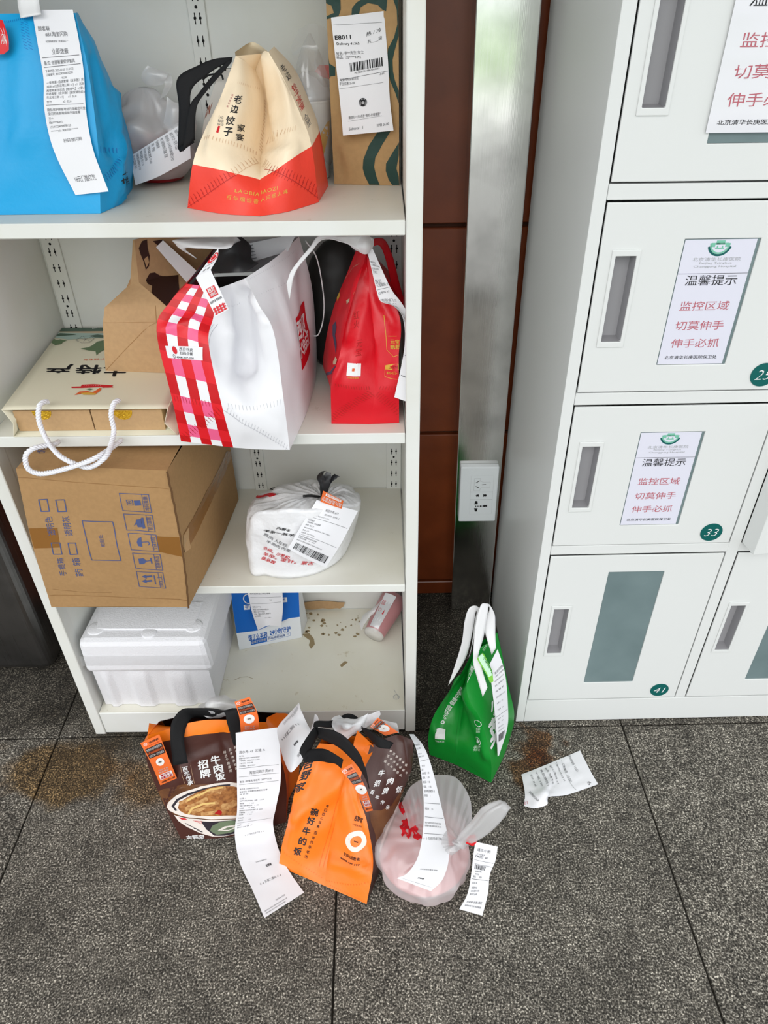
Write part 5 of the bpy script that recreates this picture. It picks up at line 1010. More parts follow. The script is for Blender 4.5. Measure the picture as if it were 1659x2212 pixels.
# torn double edge of the flap
V = []; F = []
for k_ in range(24):
    f_ = k_ / 23; a = ctr * (1 - f_) + cfr * f_ + np.array([.0045 * math.sin(f_ * 3.1), -.002, 0]); j = .0006 * math.sin(k_ * 2.7); V += [a + [j - .001, -.001, 0], a + [.002 + j, .0, 0]]
for k_ in range(23): F.append((2 * k_, 2 * k_ + 1, 2 * k_ + 3, 2 * k_ + 2))
mesh('torn_edge', V, F, M('torn_board', C(96, 68, 40), .9), cb)

wb = thing('plastic_bag', 'white drawstring plastic bag with black tie and receipt on third shelf', 'plastic bag', (-.165, .1, Z3))
wc = (-.163, .112)
# pillow shaped bag, gathered under the tie
V = []; F = []; UVs = []; n_, m_ = 96, 40
outl = [(532, 1104), (536, 1165), (535, 1234), (570, 1244), (614, 1250), (660, 1246), (702, 1231), (738, 1205), (763, 1168), (776, 1125), (781, 1082), (770, 1060), (745, 1046), (700, 1040), (624, 1036), (580, 1055), (551, 1075)]
base_pts = [AZ(540, 1234, Z3), AZ(575, 1244, Z3), AZ(614, 1250, Z3), AZ(660, 1246, Z3), AZ(702, 1232, Z3), AZ(740, 1204, Z3), AZ(758, 1160, Z3), AZ(752, 1115, Z3), AZ(720, 1090, Z3), AZ(640, 1085, Z3), AZ(570, 1095, Z3), AZ(545, 1140, Z3)]
rim = [AY(535, 1118, .045), AY(565, 1105, .028), AY(612, 1102, .018), AY(660, 1102, .020), AY(705, 1100, .026), AY(745, 1092, .040), AY(778, 1086, .075), AY(768, 1062, .130), AY(735, 1047, .165), AY(660, 1038, .185), AY(590, 1052, .165), AY(548, 1082, .095)]
knot = AY(698, 1074, .085)
def loop(P_, n): 
    Q = np.array(P_ + [P_[0]]); Q = np.concatenate([Q[-2:-1], Q, Q[1:2]]); x = np.linspace(0, len(P_), n, endpoint=False); i = x.astype(int); f = (x - i)[:, None]; a, b, c, d = Q[i], Q[i + 1], Q[i + 2], Q[i + 3]
    return 0.5 * (2 * b + (c - a) * f + (2 * a - 5 * b + 4 * c - d) * f ** 2 + (3 * b - a - 3 * c + d) * f ** 3)
b_, r_ = loop(base_pts, n_), loop(rim, n_)
for j in range(m_ + 1):
    t = j / m_
    for i in range(n_):
        a = 2 * math.pi * i / n_; out = b_[i] - b_.mean(0); out[2] = 0; out /= np.linalg.norm(out)
        if t < .5:
            s_ = t / .5; p = b_[i] * (1 - s_) + r_[i] * s_ + out * .004 * math.sin(s_ * math.pi) ; fold = .0016 * math.sin(13 * a + 4 * s_ + math.sin(5 * a) * 2) * s_
        else:
            s_ = (t - .5) / .5; e = s_ ** .85; p = r_[i] * (1 - e) + knot * e + np.array([0, 0, .011 * math.sin(min(1, s_ * 1.15) * math.pi) * (1 - .4 * s_)]); fold = .0042 * math.sin(30 * a + 3 * math.sin(4 * a)) * math.sin(min(1, s_ * 1.2) * math.pi * .75)
        nz = noise.noise(Vector(p) * 30 + Vector((3, 1, 2))); n2 = abs(noise.noise(Vector(p) * 24)) - .2
        p = p + (out * .6 + np.array([0, 0, .8])) * (fold + .006 * (nz + 1.2 * n2) * min(1, 5 * t) * (1 - .8 * max(0, t - .75) * 4)); p[2] = max(p[2], Z3 + .0005); V.append(p); UVs.append((i / n_, t))
for j in range(m_):
    for i in range(n_): F.append((j * n_ + i, j * n_ + (i + 1) % n_, (j + 1) * n_ + (i + 1) % n_, (j + 1) * n_ + i))
V.append(b_.mean(0) * [1, 1, 0] + [0, 0, Z3 + .0005]); cidx = len(V) - 1; UVs.append((0, 0))
for i in range(n_): F.append((cidx, (i + 1) % n_, i))
wo = mesh('bag_film', V, F, 'bagwhite', wb, True, UVs)
Vn = np.array(V[:-1]).reshape(m_ + 1, n_, 3)
class GP(Patch):
    def __init__(s, G): s.G = G; s.nv, s.nu = G.shape[0] - 1, G.shape[1] - 1; s.W = np.linalg.norm(np.diff(G, axis=1), axis=2).sum(1).mean(); s.H = np.linalg.norm(np.diff(G, axis=0), axis=2).sum(0).mean()
fp = GP(Vn[1:30, 4:54]); ik = Ink(fp, wo, .0012)
q8 = lambda L: [(500 + x / 3.95, 940 + y / 3.95) for x, y in L]
def wt(mat, s, a, b, h, **k):
    (x0, y0), (x1, y1) = q8([a, b]); h /= 3.95; d = math.hypot(x1 - x0, y1 - y0); nx, ny = (y1 - y0) / d * h, -(x1 - x0) / d * h
    ik.text(mat, s, (x0, y0), (x1, y1), (x0 + nx, y0 + ny), **k)
wt('ink', '内蒙羊', (385, 800), (500, 826), 24, bold=.02, shear=.2); wt('ink', '羊杂一蒸羊', (275, 818), (535, 866), 22, bold=.02, shear=.2); wt('grey_ink', '煮肉 人在经', (270, 850), (470, 955), 26); wt('grey_ink', '手撕肉 内蒙', (295, 912), (500, 1000), 26)
wt('red_ink', '杂碎。沙葱和', (270, 970), (490, 1060), 30, bold=.01, shear=.2); wt('red_ink', '羊杂。金针。蒙古', (268, 1020), (700, 1105), 30, bold=.01, shear=.2); wt('red_ink', '佳品尝', (255, 1055), (370, 1100), 28, bold=.02, shear=.2); ik.done()
# red band prints on the far fold
fp2 = GP(np.concatenate([Vn, Vn[:, :1]], 1)[18:34, 50:97]); ik = Ink(fp2, wo, .0014)
ik.poly('red_ink', q8([(190, 540), (215, 508), (380, 502), (382, 515), (330, 530), (300, 525), (240, 538)])); ik.text('ink', '大', *[q8([p])[0] for p in ((328, 488), (370, 470), (322, 460))], bold=.03, shear=.2); ik.done()
tie = [Patch([[knot + [-.004, -.004, .0], knot + [.004, -.004, 0]], [AY(690, 1045, .08), AY(706, 1050, .075)], [AY(684, 1032, .082), AY(700, 1026, .075)], [AY(692, 1022, .085), AY(706, 1017, .08)]], 6, 14, amp=.004, freq=90, edge=False), Patch([[knot + [-.003, .0, .0], knot + [.005, -.003, 0]], [AY(704, 1048, .08), AY(714, 1046, .078)], [AY(716, 1030, .085), AY(728, 1032, .08)], [AY(724, 1023, .085), AY(735, 1030, .08)]], 6, 14, amp=.003, freq=90, edge=False), Patch([[knot + [-.002, -.003, 0], knot + [.004, -.004, 0]], [AY(694, 1050, .075), AY(712, 1046, .072)], [AY(699, 1028, .078), AY(716, 1030, .076)], [AY(706, 1018, .08), AY(714, 1022, .08)]], 6, 14, amp=.004, freq=90, edge=False)]
sheet('tie', tie, ['blackbag'], wb)
V, F = tube_geo(crs([AY(655, 1072, .055), AY(672, 1071, .062), AY(690, 1073, .075)], np.linspace(0, 1, 12)), .0024, 6); mesh('drawstring', V, F, 'blackbag', wb, True)
P = Patch([[(622, 1185, .000), (660, 1206, .004), (704, 1226, .012)], [(648, 1140, .010), (695, 1155, .010), (738, 1172, .018)], [(684, 1080, .030), (730, 1092, .030), (773, 1104, .042)]], 10, 14)
o = sheet('receipt', [P], ['paper'], wb); ik = Ink(P, o, .0005)
receipt_text(ik, [(.86, '美团外卖 #19', 1.5, .45, 'C'), (.80, '【蒙古包羊杂（昌平店）】', .9, .5, 'C'), (.75, '下单时间: 2025-07-07 11:35:31', .9), (.72, '-'), (.66, '【已隐藏】', 1.0), (.62, '详细地址: 地址隐藏', 1.0), (.57, '顾客: 杜女士', 1.0), (.52, '04060599 2008, 13401738584, 1246, 13400511', .9), (.47, '备注: 137', 1.0), (.42, '手机号: 158****9370', 1.0), (.39, '-'), (.34, '【餐具】按餐量提供1份餐具', 1.0), (.30, '羊杂汤[招牌]      x1   145.8', 1.0), (.25, '备注信息: 到店自取请联系 18400011454,5120', .9)], .0030); ik.barcode('ink', .1, .06, .93, .2, 9, 60); ik.done()
P = Patch([[(692, 1084, .024), (738, 1099, .026)], [(698, 1060, .040), (742, 1082, .042)]], 8, 6); o = sheet('tag', [P], ['sticker'], wb); ik = Ink(P, o, .0006); ik.tuv('white_ink', '品外卖用湿巾', .95, .55, .05, .1, .01); ik.rect('white_ink', .15, .66, .9, .9); ik.tuv('orange_ink', '关注公众号领优惠', .85, .86, .2, .7, 0, .0003); ik.done()

# ================================================================== bottom shelf
Z0 = 0.0688
fb = thing('foam_box', 'white polystyrene box with taped lid on the bottom shelf', 'box', (-.46, .13, Z0))
F0, F1 = AZ(228, 1524, Z0), AZ(470, 1517, Z0); F0[1] = F1[1] = .024
zl = .190; fl_, fr_ = AY(197, 1450, .012), AY(448, 1443, .012)
def foam_front():
    bm = bmesh.new(); n = 40; rowsV = []
    for j in range(9):
        t = j / 8; rowv = []
        for i in range(n + 1):
            u = i / n; a = F0 * (1 - u) + F1 * u; b = np.array([fl_[0] * (1 - u) + fr_[0] * u, .016, zl]); p = a * (1 - t) + b * t
            rib = 0.5 + 0.5 * math.tanh(9 * math.sin(u * 2 * math.pi * 3.0 + .6)); p = p + np.array([0, -.006 * rib * min(1, (1 - t) * 6) * (1 if .06 < u < .96 else 0), 0]); p[2] = max(p[2], Z0 + .0004 + (.0 if j else .0)); rowv.append(p)
        rowsV.append(rowv)
    return GP(np.array(rowsV))
ff = foam_front(); E0, E1 = ff.G[:, 0], ff.G[:, -1]; D_ = .20
back0 = [np.array([p[0] + .004, .024 + D_, p[2]]) for p in E0]; back1 = [np.array([p[0] + .002, .024 + D_, p[2]]) for p in E1]
sheet('box_body', [ff, GP(np.stack([E1, np.array(back1)], 1)), GP(np.stack([np.array(back1), np.array(back0)], 1)), GP(np.stack([np.array(back0), E0], 1)), GP(np.stack([[back0[0], E0[0]], [back1[0], E1[0]]]))], ['foam'], fb)
l0, l1, l2, l3 = AY(170, 1384, -.002), AY(441, 1386, -.002), None, None
zt = .283; xl0, xl1 = -.590, -.338
bm = bmesh.new()
hexa('lid', [(xl0, .002, zl + .001), (xl1, .002, zl + .001), (xl1 + .006, .238, zl + .001), (xl0 + .012, .238, zl + .001), (xl0 + .006, .000, zt), (xl1 - .004, .000, zt), (xl1 + .002, .236, zt), (xl0 + .016, .236, zt)], 'foam', fb, .012)
bm.free()
for x, y in ((172, 1358), (322, 1367), (418, 1352)):
    c_ = AZ(x if x > 180 else 208, y, zt); r_ = .017 if x != 322 else .014; lathe('lid_boss', [(r_, -.002), (r_, .0012), (r_ - .002, .0022), (0, .0026)], c_, 'foam', fb, None, 28)
hexa('lid_ridge', [AZ(205, 1362, zt), AZ(420, 1362, zt), AZ(440, 1300, zt), AZ(215, 1300, zt)] + [AZ(210, 1358, zt + .003), AZ(415, 1358, zt + .003), AZ(435, 1300, zt + .003), AZ(220, 1300, zt + .003)], 'foam', fb, .001)
P = Patch([[np.array([xl0 + .001, -.0012, zl + .028]), np.array([xl1 - .001, -.0012, zl + .028])], [np.array([xl0 + .002, -.0012, zl + .055]), np.array([xl1 - .002, -.0012, zl + .055])]], 10, 4, amp=.001, freq=60); sheet('clear_tape', [P], ['film_clear'], fb)
V, F = [], []

phb = thing('paper_bag', 'blue and white pharmacy paper bag with receipt on the bottom shelf', 'bag', (-.2, .21, Z0))
a0, a1 = AZ(517, 1404, Z0), AZ(652, 1377, Z0); t0, t1 = AY(497, 1272, a0[1] + .035), AY(645, 1272, a1[1] + .020)
pfm = Patch([[a0, a1], [mid(a0, t0) + [0, -.004, 0], mid(a1, t1) + [0, -.003, 0]], [t0, t1]], 14, 14)
bk0, bk1 = a0 + [.012, .055, 0], a1 + [.008, .055, 0]; tb0, tb1 = t0 + [.004, .012, 0], t1 + [.004, .012, 0]
pho = sheet('body', [pfm, Patch([[a1, bk1], [t1, tb1]], 4, 6), Patch([[bk1, bk0], [tb1, tb0]], 4, 6), Patch([[bk0, a0], [tb0, t0]], 4, 6)], ['pharm_white'], phb)
ik = Ink(pfm, pho); q9 = lambda L: [(130 + x / 2.1, 1260 + y / 2.1) for x, y in L]
ik.poly('pharm_blue', q9([(772, 30), (1082, 30), (1087, 152), (1040, 158), (985, 182), (940, 195), (895, 214), (797, 226)]))
ik.text('pharm_blue', '饿了么买药', *[q9([p])[0] for p in ((855, 262), (940, 244), (853, 236))], bold=.03); ik.text('pharm_blue', '24小时守护', *[q9([p])[0] for p in ((952, 236), (1045, 216), (950, 212))], bold=.03)
ik.poly('pharm_blue', q9([(864, 260), (936, 243), (938, 264), (866, 280)])); ik.text('white_ink', '@饿了么搜索', *[q9([p])[0] for p in ((869, 275), (934, 260), (868, 262))], lift=.0003, bold=.02); ik.line('pharm_blue', q9([(938, 243), (1042, 220), (1046, 236), (938, 264)]), .0006, closed=True); ik.text('pharm_blue', '药品/病症/品牌', *[q9([p])[0] for p in ((944, 256), (1020, 240), (943, 245))], bold=.01); ik.ring('pharm_blue', q9([(1032, 230)])[0], .0016, .0022, 14)
ik.ring('white_ink', q9([(855, 70)])[0], .010, .012, 30, .0003); ik.poly('white_ink', q9([(832, 98), (862, 96), (862, 118), (834, 120)]), .0003); ik.text('pharm_blue', '平', *[q9([p])[0] for p in ((838, 115), (856, 113), (838, 101))], lift=.0006, bold=.03); ik.poly('white_ink', q9([(1000, 65), (1028, 62), (1030, 84), (1002, 87)]), .0003); ik.text('pharm_blue', '达', *[q9([p])[0] for p in ((1004, 82), (1022, 80), (1004, 68))], lift=.0006, bold=.03); ik.done()
dq = a0[1] + .004
P = Patch([[q9([(897, 212)])[0] + (dq,), q9([(945, 192)])[0] + (dq - .006,), q9([(1002, 198)])[0] + (dq + .006,)], [q9([(870, 130)])[0] + (dq + .008,), q9([(940, 128)])[0] + (dq + .004,), q9([(1010, 118)])[0] + (dq + .014,)], [q9([(848, 30)])[0] + (dq + .020,), q9([(930, 30)])[0] + (dq + .020,), q9([(1008, 30)])[0] + (dq + .026,)]], 10, 16)
o = sheet('receipt', [P], ['paper'], phb); ik = Ink(P, o, .0005); receipt_text(ik, [(.90, '药师复核签: 24h已审单', 1.2), (.83, '-'), (.76, '3.6', 1.1, .6), (.70, '-'), (.60, '实付:13****0', 1.0), (.54, '电话:15501040244转250', 1.0), (.48, '真实:138****7708', 1.0), (.42, '地址:【隐私保护】顾客地', 1.0), (.36, '址已隐藏', 1.0), (.28, '**#11 完**', 1.0, .5, 'C')], .0036, 'grey_ink', .06, .8); ik.done()

dc = thing('drink_cup', 'pink and white wrapped drink cup lying on the bottom shelf', 'cup', (-.02, .2, Z0))
e0 = AY(809, 1355, .195); e0[2] = Z0 + .026; ax = np.array([.045, .085, .026]); ax /= np.linalg.norm(ax)
lathe('wrapped_cup', [(.001, -.004), (.020, -.004), (.023, 0), (.026, .03), (.029, .065), (.030, .10), (.001, .101)], e0, 'pink_wrap', dc, ax, 36)
lathe('cup_base', [(.001, -.0065), (.0205, -.0065), (.0225, -.004), (.0232, .004), (.020, .005)], e0, 'cup_white', dc, ax, 36)
av = np.cross(ax, [0, 1., .3]); av /= np.linalg.norm(av); bv = np.cross(ax, av)
def cyl(a0_, a1_, z0_, z1_, off_=.0008): return Patch([[e0 + ax * z + (.0235 + (z) * .09 + off_) * (math.cos(a) * av + math.sin(a) * bv) for a in np.linspace(a0_, a1_, 7)] for z in (z0_, z1_)], 12, 8)
Pw = min((cyl(a, a + .9, .002, .09) for a in np.linspace(0, 6.28, 24)), key=lambda P_: P_.ev(.5, .5)[1] + abs(P_.ev(.5, .5)[0] - e0[0] - .02) * 1.0 - .6 * P_.ev(.5, .5)[2])
o = sheet('white_band', [Pw], ['paper'], dc); ik = Ink(Pw, o, .0005); ik.ring('red_ink', np.array([.25, .5]), .0035, .0042, 18); ik.tuv('red_ink', '佐佐', .1, .65, .45, .8); ik.poly('red_ink', [(.6, .4), (.75, .4), (.675, .55)], 0, True); ik.done()
P = Patch([[(780, 1362, .165), (790, 1345, .17), (800, 1330, .18)], [(778, 1340, .185), (795, 1325, .185), (818, 1310, .19)], [(795, 1322, .20), (812, 1308, .20), (826, 1296, .21)]], 8, 8, amp=.005, freq=60, edge=False); sheet('plastic_sleeve', [P], ['film'], dc)
lathe('sleeve_film', [(.0245, -.007), (.0262, .02), (.0300, .06), (.0325, .100)], e0, 'film_clear', dc, ax, 30)

kp = thing('kraft_scrap', 'crumpled brown kraft paper at the back of the bottom shelf', 'paper', (-.13, .26, Z0))
P = Patch([[AZ(640, 1305, Z0 + .002), AZ(690, 1310, Z0 + .002), AZ(735, 1302, Z0 + .002)], [AZ(640, 1294, Z0 + .008), AZ(690, 1296, Z0 + .014), AZ(742, 1292, Z0 + .010)], [AZ(640, 1282, Z0 + .022), AZ(692, 1282, Z0 + .03), AZ(745, 1280, Z0 + .022)]], 14, 10, amp=.008, freq=60, edge=False)
P.G[..., 2] = np.maximum(P.G[..., 2], Z0 + .001); P.G[..., 1] = np.minimum(P.G[..., 1], .296); sheet('crumpled_paper', [P], ['kraft'], kp)

# ================================================================== on the floor
q10 = lambda L: [(280 + x / 4.1475, 1480 + y / 4.1475) for x, y in L]
def stick(par, P, seed=0, full=True):
    """orange brand sticker with round badge and hotline"""
    o = sheet('sticker', [P], ['sticker'], par); k = Ink(P, o, .0005)
    k.ring('white_ink', np.array([.2, .93]), .0028, .0036, 18); k.line('white_ink', [(.14, .935), (.19, .92), (.27, .95)], .0006, 0, True); k.tuv('ink', '吉野家', .38, .905, .9, .95, .02)
    k.tuv('dark_red_ink', '立水桥东三路餐厅', .1, .855, .95, .88); k.rect('brown_ink', .06, .60, .96, .83); k.tuv('white_ink', '使用任何问题要致电', .1, .76, .92, .815, .01, .0003); k.tuv('orange_ink', '18310480667', .1, .69, .92, .74, .02, .0003); k.tuv('white_ink', '我们注意一切力生解决', .1, .62, .92, .67, .01, .0003)
    k.ring('white_ink', np.array([.5, .46]), .0045, .0090, 30); k.ring('bowl_white', np.array([.5, .46]), 0, .0046, 24); k.tuv('brown_ink', '吉野家', .41, .445, .59, .475, .03, .0003)
    if full:
        k.tuv('white_ink', '扫码下单', .22, .28, .78, .315, .01); k.tuv('white_ink', '购买更多', .22, .235, .78, .27, .01); k.rect('white_ink', .14, .10, .88, .215); k.tuv('red_ink', '享29元', .22, .162, .8, .21, .03, .0003); k.tuv('red_ink', '免配权益', .18, .105, .84, .155, .03, .0003); k.tuv('ink', '4008-197-197', .14, .03, .94, .065, .02)
    k.done(); return o

# --- left brown and orange bag
lb = thing('tote_bag', 'brown and orange tote bag with beef bowl picture and very long receipt', 'bag', (-.29, -.17, 0))
bF = [pt(p) for p in [(391, 1812, 'z', 0.0012), (347, 1722, -.205), (316, 1640, -.190), (320, 1588, -.175)]]
bM = [pt(p) for p in [(492, 1808, 'z', 0.0012), (462, 1715, -.208), (445, 1625, -.176), (440, 1556, -.150)]]
bR = [pt(p) for p in [(618, 1776, 'z', 0.0012), (618, 1690, -.165), (600, 1620, -.145), (575, 1560, -.130)]]
DB = .095
bFb = [p + np.array([.012, DB if i < 3 else .028, 0]) for i, p in enumerate(bF)]; bRb = [p + np.array([.016, DB if i < 3 else .02, 0]) for i, p in enumerate(bR)]; bMb = [p + np.array([.006, DB + .01 if i < 3 else .02, 0]) for i, p in enumerate(bM)]
for q in (bFb, bRb, bMb): q[2] = q[2] - np.array([0, .02, 0])
pfr = Patch(rows_of(bF, bM, bR), 34, 32, amp=.004, freq=22, seed=11)
pls_ = Patch(rows_of(bFb, [p * .6 + q * .4 + np.array([-.016 if 0 < i < 3 else (-.014 if i == 0 else 0), 0, 0]) for i, (p, q) in enumerate(zip(bF, bFb))], bF), 10, 20, cu=False); prs_ = Patch(rows_of(bR, [p * .5 + q * .5 + np.array([-.008, 0, 0]) for p, q in zip(bR, bRb)], bRb), 10, 20, cu=False); pbk_ = Patch(rows_of(bRb, bMb, bFb), 14, 14)
wing = Patch([[(318, 1592, -.176), (345, 1583, -.17), (369, 1573, -.162)], [(320, 1577, -.165), (345, 1572, -.158), (368, 1570, -.156)], [(322, 1562, -.150), (345, 1566, -.148), (366, 1569, -.150)]], 8, 6)
dent(pfr, (480, 1590), (500, 1640), 16, -.005); dent(pfr, (400, 1660), (340, 1760), 18, .005); dent(pfr, (420, 1640), (470, 1620), 14, .004)
lo = sheet('body', [pfr, pls_, prs_, pbk_, wing], ['brown_orange', 'orange', 'brown'], lb, [0, 1, 1, 2, 1])
ik = Ink(pfr, lo)
def T10(mat, s, bl, br, tl, **k): ik.text(mat, s, *[q10([p])[0] for p in (bl, br, tl)], **k)
T10('white_ink', '招', (618, 755), (706, 738), (608, 680), bold=.035); T10('white_ink', '牌', (640, 835), (728, 818), (628, 762), bold=.035); T10('white_ink', '牛', (735, 715), (815, 698), (722, 640), bold=.035); T10('white_ink', '肉', (760, 790), (838, 772), (748, 718), bold=.035); T10('white_ink', '饭', (775, 860), (858, 842), (764, 792), bold=.035)
for k_, ch in enumerate('百年传承'): T10('white_ink', ch, (477 + 15 * k_, 778 + 40 * k_), (525 + 15 * k_, 768 + 40 * k_), (470 + 15 * k_, 735 + 40 * k_), bold=.02)
ik.line('tan_ink', q10([(458, 728), (470, 800), (495, 880)]), .0004); ik.line('tan_ink', q10([(545, 705), (560, 790), (582, 880)]), .0004)
for j_, (st_, x0) in enumerate((('精选牛胸腹肉', 838), ('百年传承秘酱', 888), ('鲜香醇厚入味', 934))):
    for k_, ch in enumerate(st_): T10('bowl_white', ch, (x0 + 2 + 11 * k_, 615 + 33 * k_ - j_ * 22), (x0 + 26 + 11 * k_, 610 + 33 * k_ - j_ * 22), (x0 + 11 * k_, 590 + 33 * k_ - j_ * 22))
# the printed bowl of beef and rice
ik.poly('wood', q10([(205, 950), (300, 930), (420, 900), (600, 890), (960, 870), (1000, 1000), (960, 1200), (700, 1330), (420, 1180), (240, 1060)]), -.0003)
ik.poly('bowl_white', q10([(332, 1090), (345, 1050), (400, 1000), (500, 950), (640, 905), (760, 880), (900, 868), (1050, 880), (1060, 1180), (900, 1195), (700, 1198), (540, 1185), (420, 1155), (360, 1125)]), .0)
ik.poly('bowl_navy', q10([(375, 1080), (420, 1020), (520, 968), (660, 922), (790, 895), (900, 885), (900, 900), (790, 910), (665, 938), (530, 985), (440, 1032), (400, 1085), (430, 1120), (410, 1125)]), .0003)
rnd = random.Random(7)
ik.poly('meat2', q10([(435, 1095), (450, 1050), (520, 1000), (620, 950), (720, 915), (820, 900), (930, 905), (1040, 930), (1040, 1160), (900, 1165), (760, 1168), (600, 1165), (500, 1150), (450, 1120)]), .0005)
for a, b, wd in [((450, 1060), (600, 985), 40), ((500, 1110), (700, 1010), 46), ((560, 1140), (800, 1040), 40), ((600, 990), (860, 915), 40), ((720, 1000), (930, 985), 60), ((820, 1100), (960, 1050), 70), ((640, 1150), (860, 1120), 36), ((850, 940), (1000, 960), 50), ((700, 950), (820, 960), 40)]:
    d = np.array(b, float) - a; d /= np.linalg.norm(d); n = np.array([-d[1], d[0]]); pts_ = []
    for f in np.linspace(0, 1, 7): pts_.append(np.array(a) + (np.array(b) - a) * f + n * wd * .5 * (.6 + .5 * rnd.random()))
    for f in np.linspace(1, 0, 7): pts_.append(np.array(a) + (np.array(b) - a) * f - n * wd * .5 * (.6 + .5 * rnd.random()))
    ik.poly('meat1' if rnd.random() < .75 else 'meat2', q10(pts_), .0007)
for a, b in [((530, 1150), (560, 1100)), ((560, 1100), (660, 1060)), ((660, 1060), (760, 1050)), ((620, 985), (720, 930)), ((720, 930), (830, 912)), ((520, 1030), (620, 975))]: ik.line('onion', q10([a, b]), .0035, .0009)
ik.poly('dark_red_ink', q10([(760, 1145), (800, 1110), (830, 1130), (820, 1160)]), .0010)
ik.poly('bowl_white', q10([(400, 1160), (540, 1192), (700, 1204), (900, 1200), (1060, 1188), (1040, 1270), (960, 1325), (850, 1350), (740, 1352), (640, 1325), (520, 1270), (440, 1215)]), .0004)
ik.poly('bowl_navy', q10([(640, 1215), (960, 1205), (1050, 1195), (1030, 1275), (955, 1322), (850, 1345), (760, 1345), (690, 1290)]), .0006); ik.poly('bowl_green', q10([(720, 1300), (740, 1255), (800, 1225), (900, 1208), (1000, 1210), (1000, 1280), (900, 1318), (780, 1335)]), .0008); ik.poly('bowl_white', q10([(790, 1295), (850, 1260), (940, 1245), (980, 1265), (880, 1300)]), .0010); ik.poly('bowl_green', q10([(830, 1290), (880, 1268), (950, 1258), (890, 1290)]), .0012)
ik.poly('red_ink', q10([(440, 1180), (500, 1190), (520, 1200), (470, 1200)]), .0007); 
for k_ in range(6): ik.line('red_ink', q10([(570 + 14 * k_, 1210 + 6 * k_), (600 + 10 * k_, 1212)]), .0006, .0007); ik.line('bowl_navy', q10([(500 + 26 * k_, 1235 + 14 * k_), (522 + 26 * k_, 1240 + 14 * k_)]), .0018, .0008)
T10('white_ink', '吉野家', (520, 1400), (680, 1392), (505, 1345), bold=.03); ik.done('front_print')
P = Patch([[q10([(275, 898)])[0] + (-.202,), q10([(425, 835)])[0] + (-.204,)], [q10([(190, 700)])[0] + (-.202,), q10([(345, 640)])[0] + (-.202,)], [q10([(95, 520)])[0] + (-.192,), q10([(265, 440)])[0] + (-.188,)]], 6, 12); stick(lb, P)
P = Patch([[q10([(1000, 495)])[0] + (-.178,), q10([(1165, 508)])[0] + (-.175,)], [q10([(985, 300)])[0] + (-.168,), q10([(1150, 270)])[0] + (-.162,)], [q10([(940, 150)])[0] + (-.158,), q10([(1075, 104)])[0] + (-.150,)]], 6, 12); stick(lb, P)
def band(name, par, L, R, mat='strap', **k): return sheet(name, [strip(L, R, 4, 40, **k)], [mat], par, thick=.0014)
band('handle', lb, [(505, 1610, -.172), (490, 1560, -.160), (485, 1540, -.150), (462, 1532, -.140), (420, 1531, -.140), (392, 1534, -.150), (371, 1562, -.168), (368, 1600, -.186), (374, 1654, -.204)],
     [(530, 1600, -.168), (522, 1565, -.155), (512, 1530, -.145), (450, 1552, -.132), (425, 1551, -.132), (412, 1553, -.148), (401, 1575, -.166), (398, 1605, -.184), (406, 1648, -.202)], amp=.001, freq=60)
band('handle', lb, [(545, 1545, -.105), (552, 1570, -.11), (560, 1600, -.12)], [(556, 1535, -.10), (570, 1565, -.105), (577, 1598, -.115)])
w1 = Patch([[(450, 1552, -.135), (480, 1548, -.13), (508, 1545, -.13)], [(430, 1528, -.12), (470, 1520, -.135), (515, 1525, -.12)], [(455, 1512, -.10), (485, 1502, -.11), (508, 1512, -.10)]], 14, 12, amp=.008, freq=45, edge=False); sheet('plastic_liner', [w1], ['film'], lb)
Lr = [(509, 1583, -.192), (511, 1640, -.204), (512, 1700, -.218), (512, 1752, -.232), (507, 1800, 'z', .022), (517, 1860, 'z', .008), (545, 1922, 'z', .005), (571, 1983, 'z', .003)]
Rr = [(601, 1571, -.178), (606, 1630, -.190), (606, 1690, -.205), (596, 1745, -.225), (590, 1782, 'z', .030), (603, 1838, 'z', .010), (626, 1884, 'z', .005), (657, 1928, 'z', .003)]
P = strip(Lr, Rr, 8, 60, amp=.0012, freq=50); o = sheet('receipt', [P], ['paper'], lb); ik = Ink(P, o, .0004)
receipt_text(ik, [(.885, '流水号: 43  区域: A', 1.9), (.868, '用户名:', .9), (.855, '配送平台订单号: 808540938269', .9), (.842, '下单时间:   2025-07-07 11:10:59', .9), (.829, '下单方式:   外卖 APP', .9), (.816, '门店电话:   18510498667', .9), (.808, '-'), (.775, '淘宝闪购外卖#12', 1.9, .55, 'C'), (.765, '-'), (.735, '备注: 1份餐具 手机号 138****7150', 1.3), (.725, '-'), (.695, '手机号: 13240009404,006', 1.1), (.680, '送餐地址: 北京清华长庚医院门诊楼', 1.1), (.668, '            数量   单价   金额', .7),
  (.640, '1口袋: 1', 1.2), (.625, '招牌牛肉饭(标准碗)（1套）   1  0.00', 1.0), (.611, '餐具套            1   0.00', 1.0), (.597, '汤羹: 味噌海带豆腐    1   1.00', 1.0), (.583, '七味粉           40   40.00', 1.0), (.569, '招牌肥牛双拼饭饮料套餐  40   40.00', 1.0), (.555, '不要辣酱         0   0.00', 1.0), (.541, '不加葱          0   0.00', 1.0), (.520, '产品金额', .9), (.505, '商品优惠              25.00', .9), (.490, '-'), (.470, '送餐费:                2.00', .9), (.456, '实际支付: 24.80  优惠  1.50', .9), (.40, '↓ ↓ 扫码完成订单 ↓ ↓', 1.3, .5, 'C'), (.255, '立即使用优惠券 领取', .8, .5, 'C'), (.145, '↓ ↓ 开票二维码 ↓ ↓', 1.6, .5, 'C'), (.040, '扫码开电子发票', .9, .5, 'C'), (.022, '温馨提示:如您对本次用餐有任何意见请及时反馈', .7), (.010, '发票有效期30天,请尽快扫码开具【吉野家】', .7)], .0030, 'grey_ink', .06, .78)
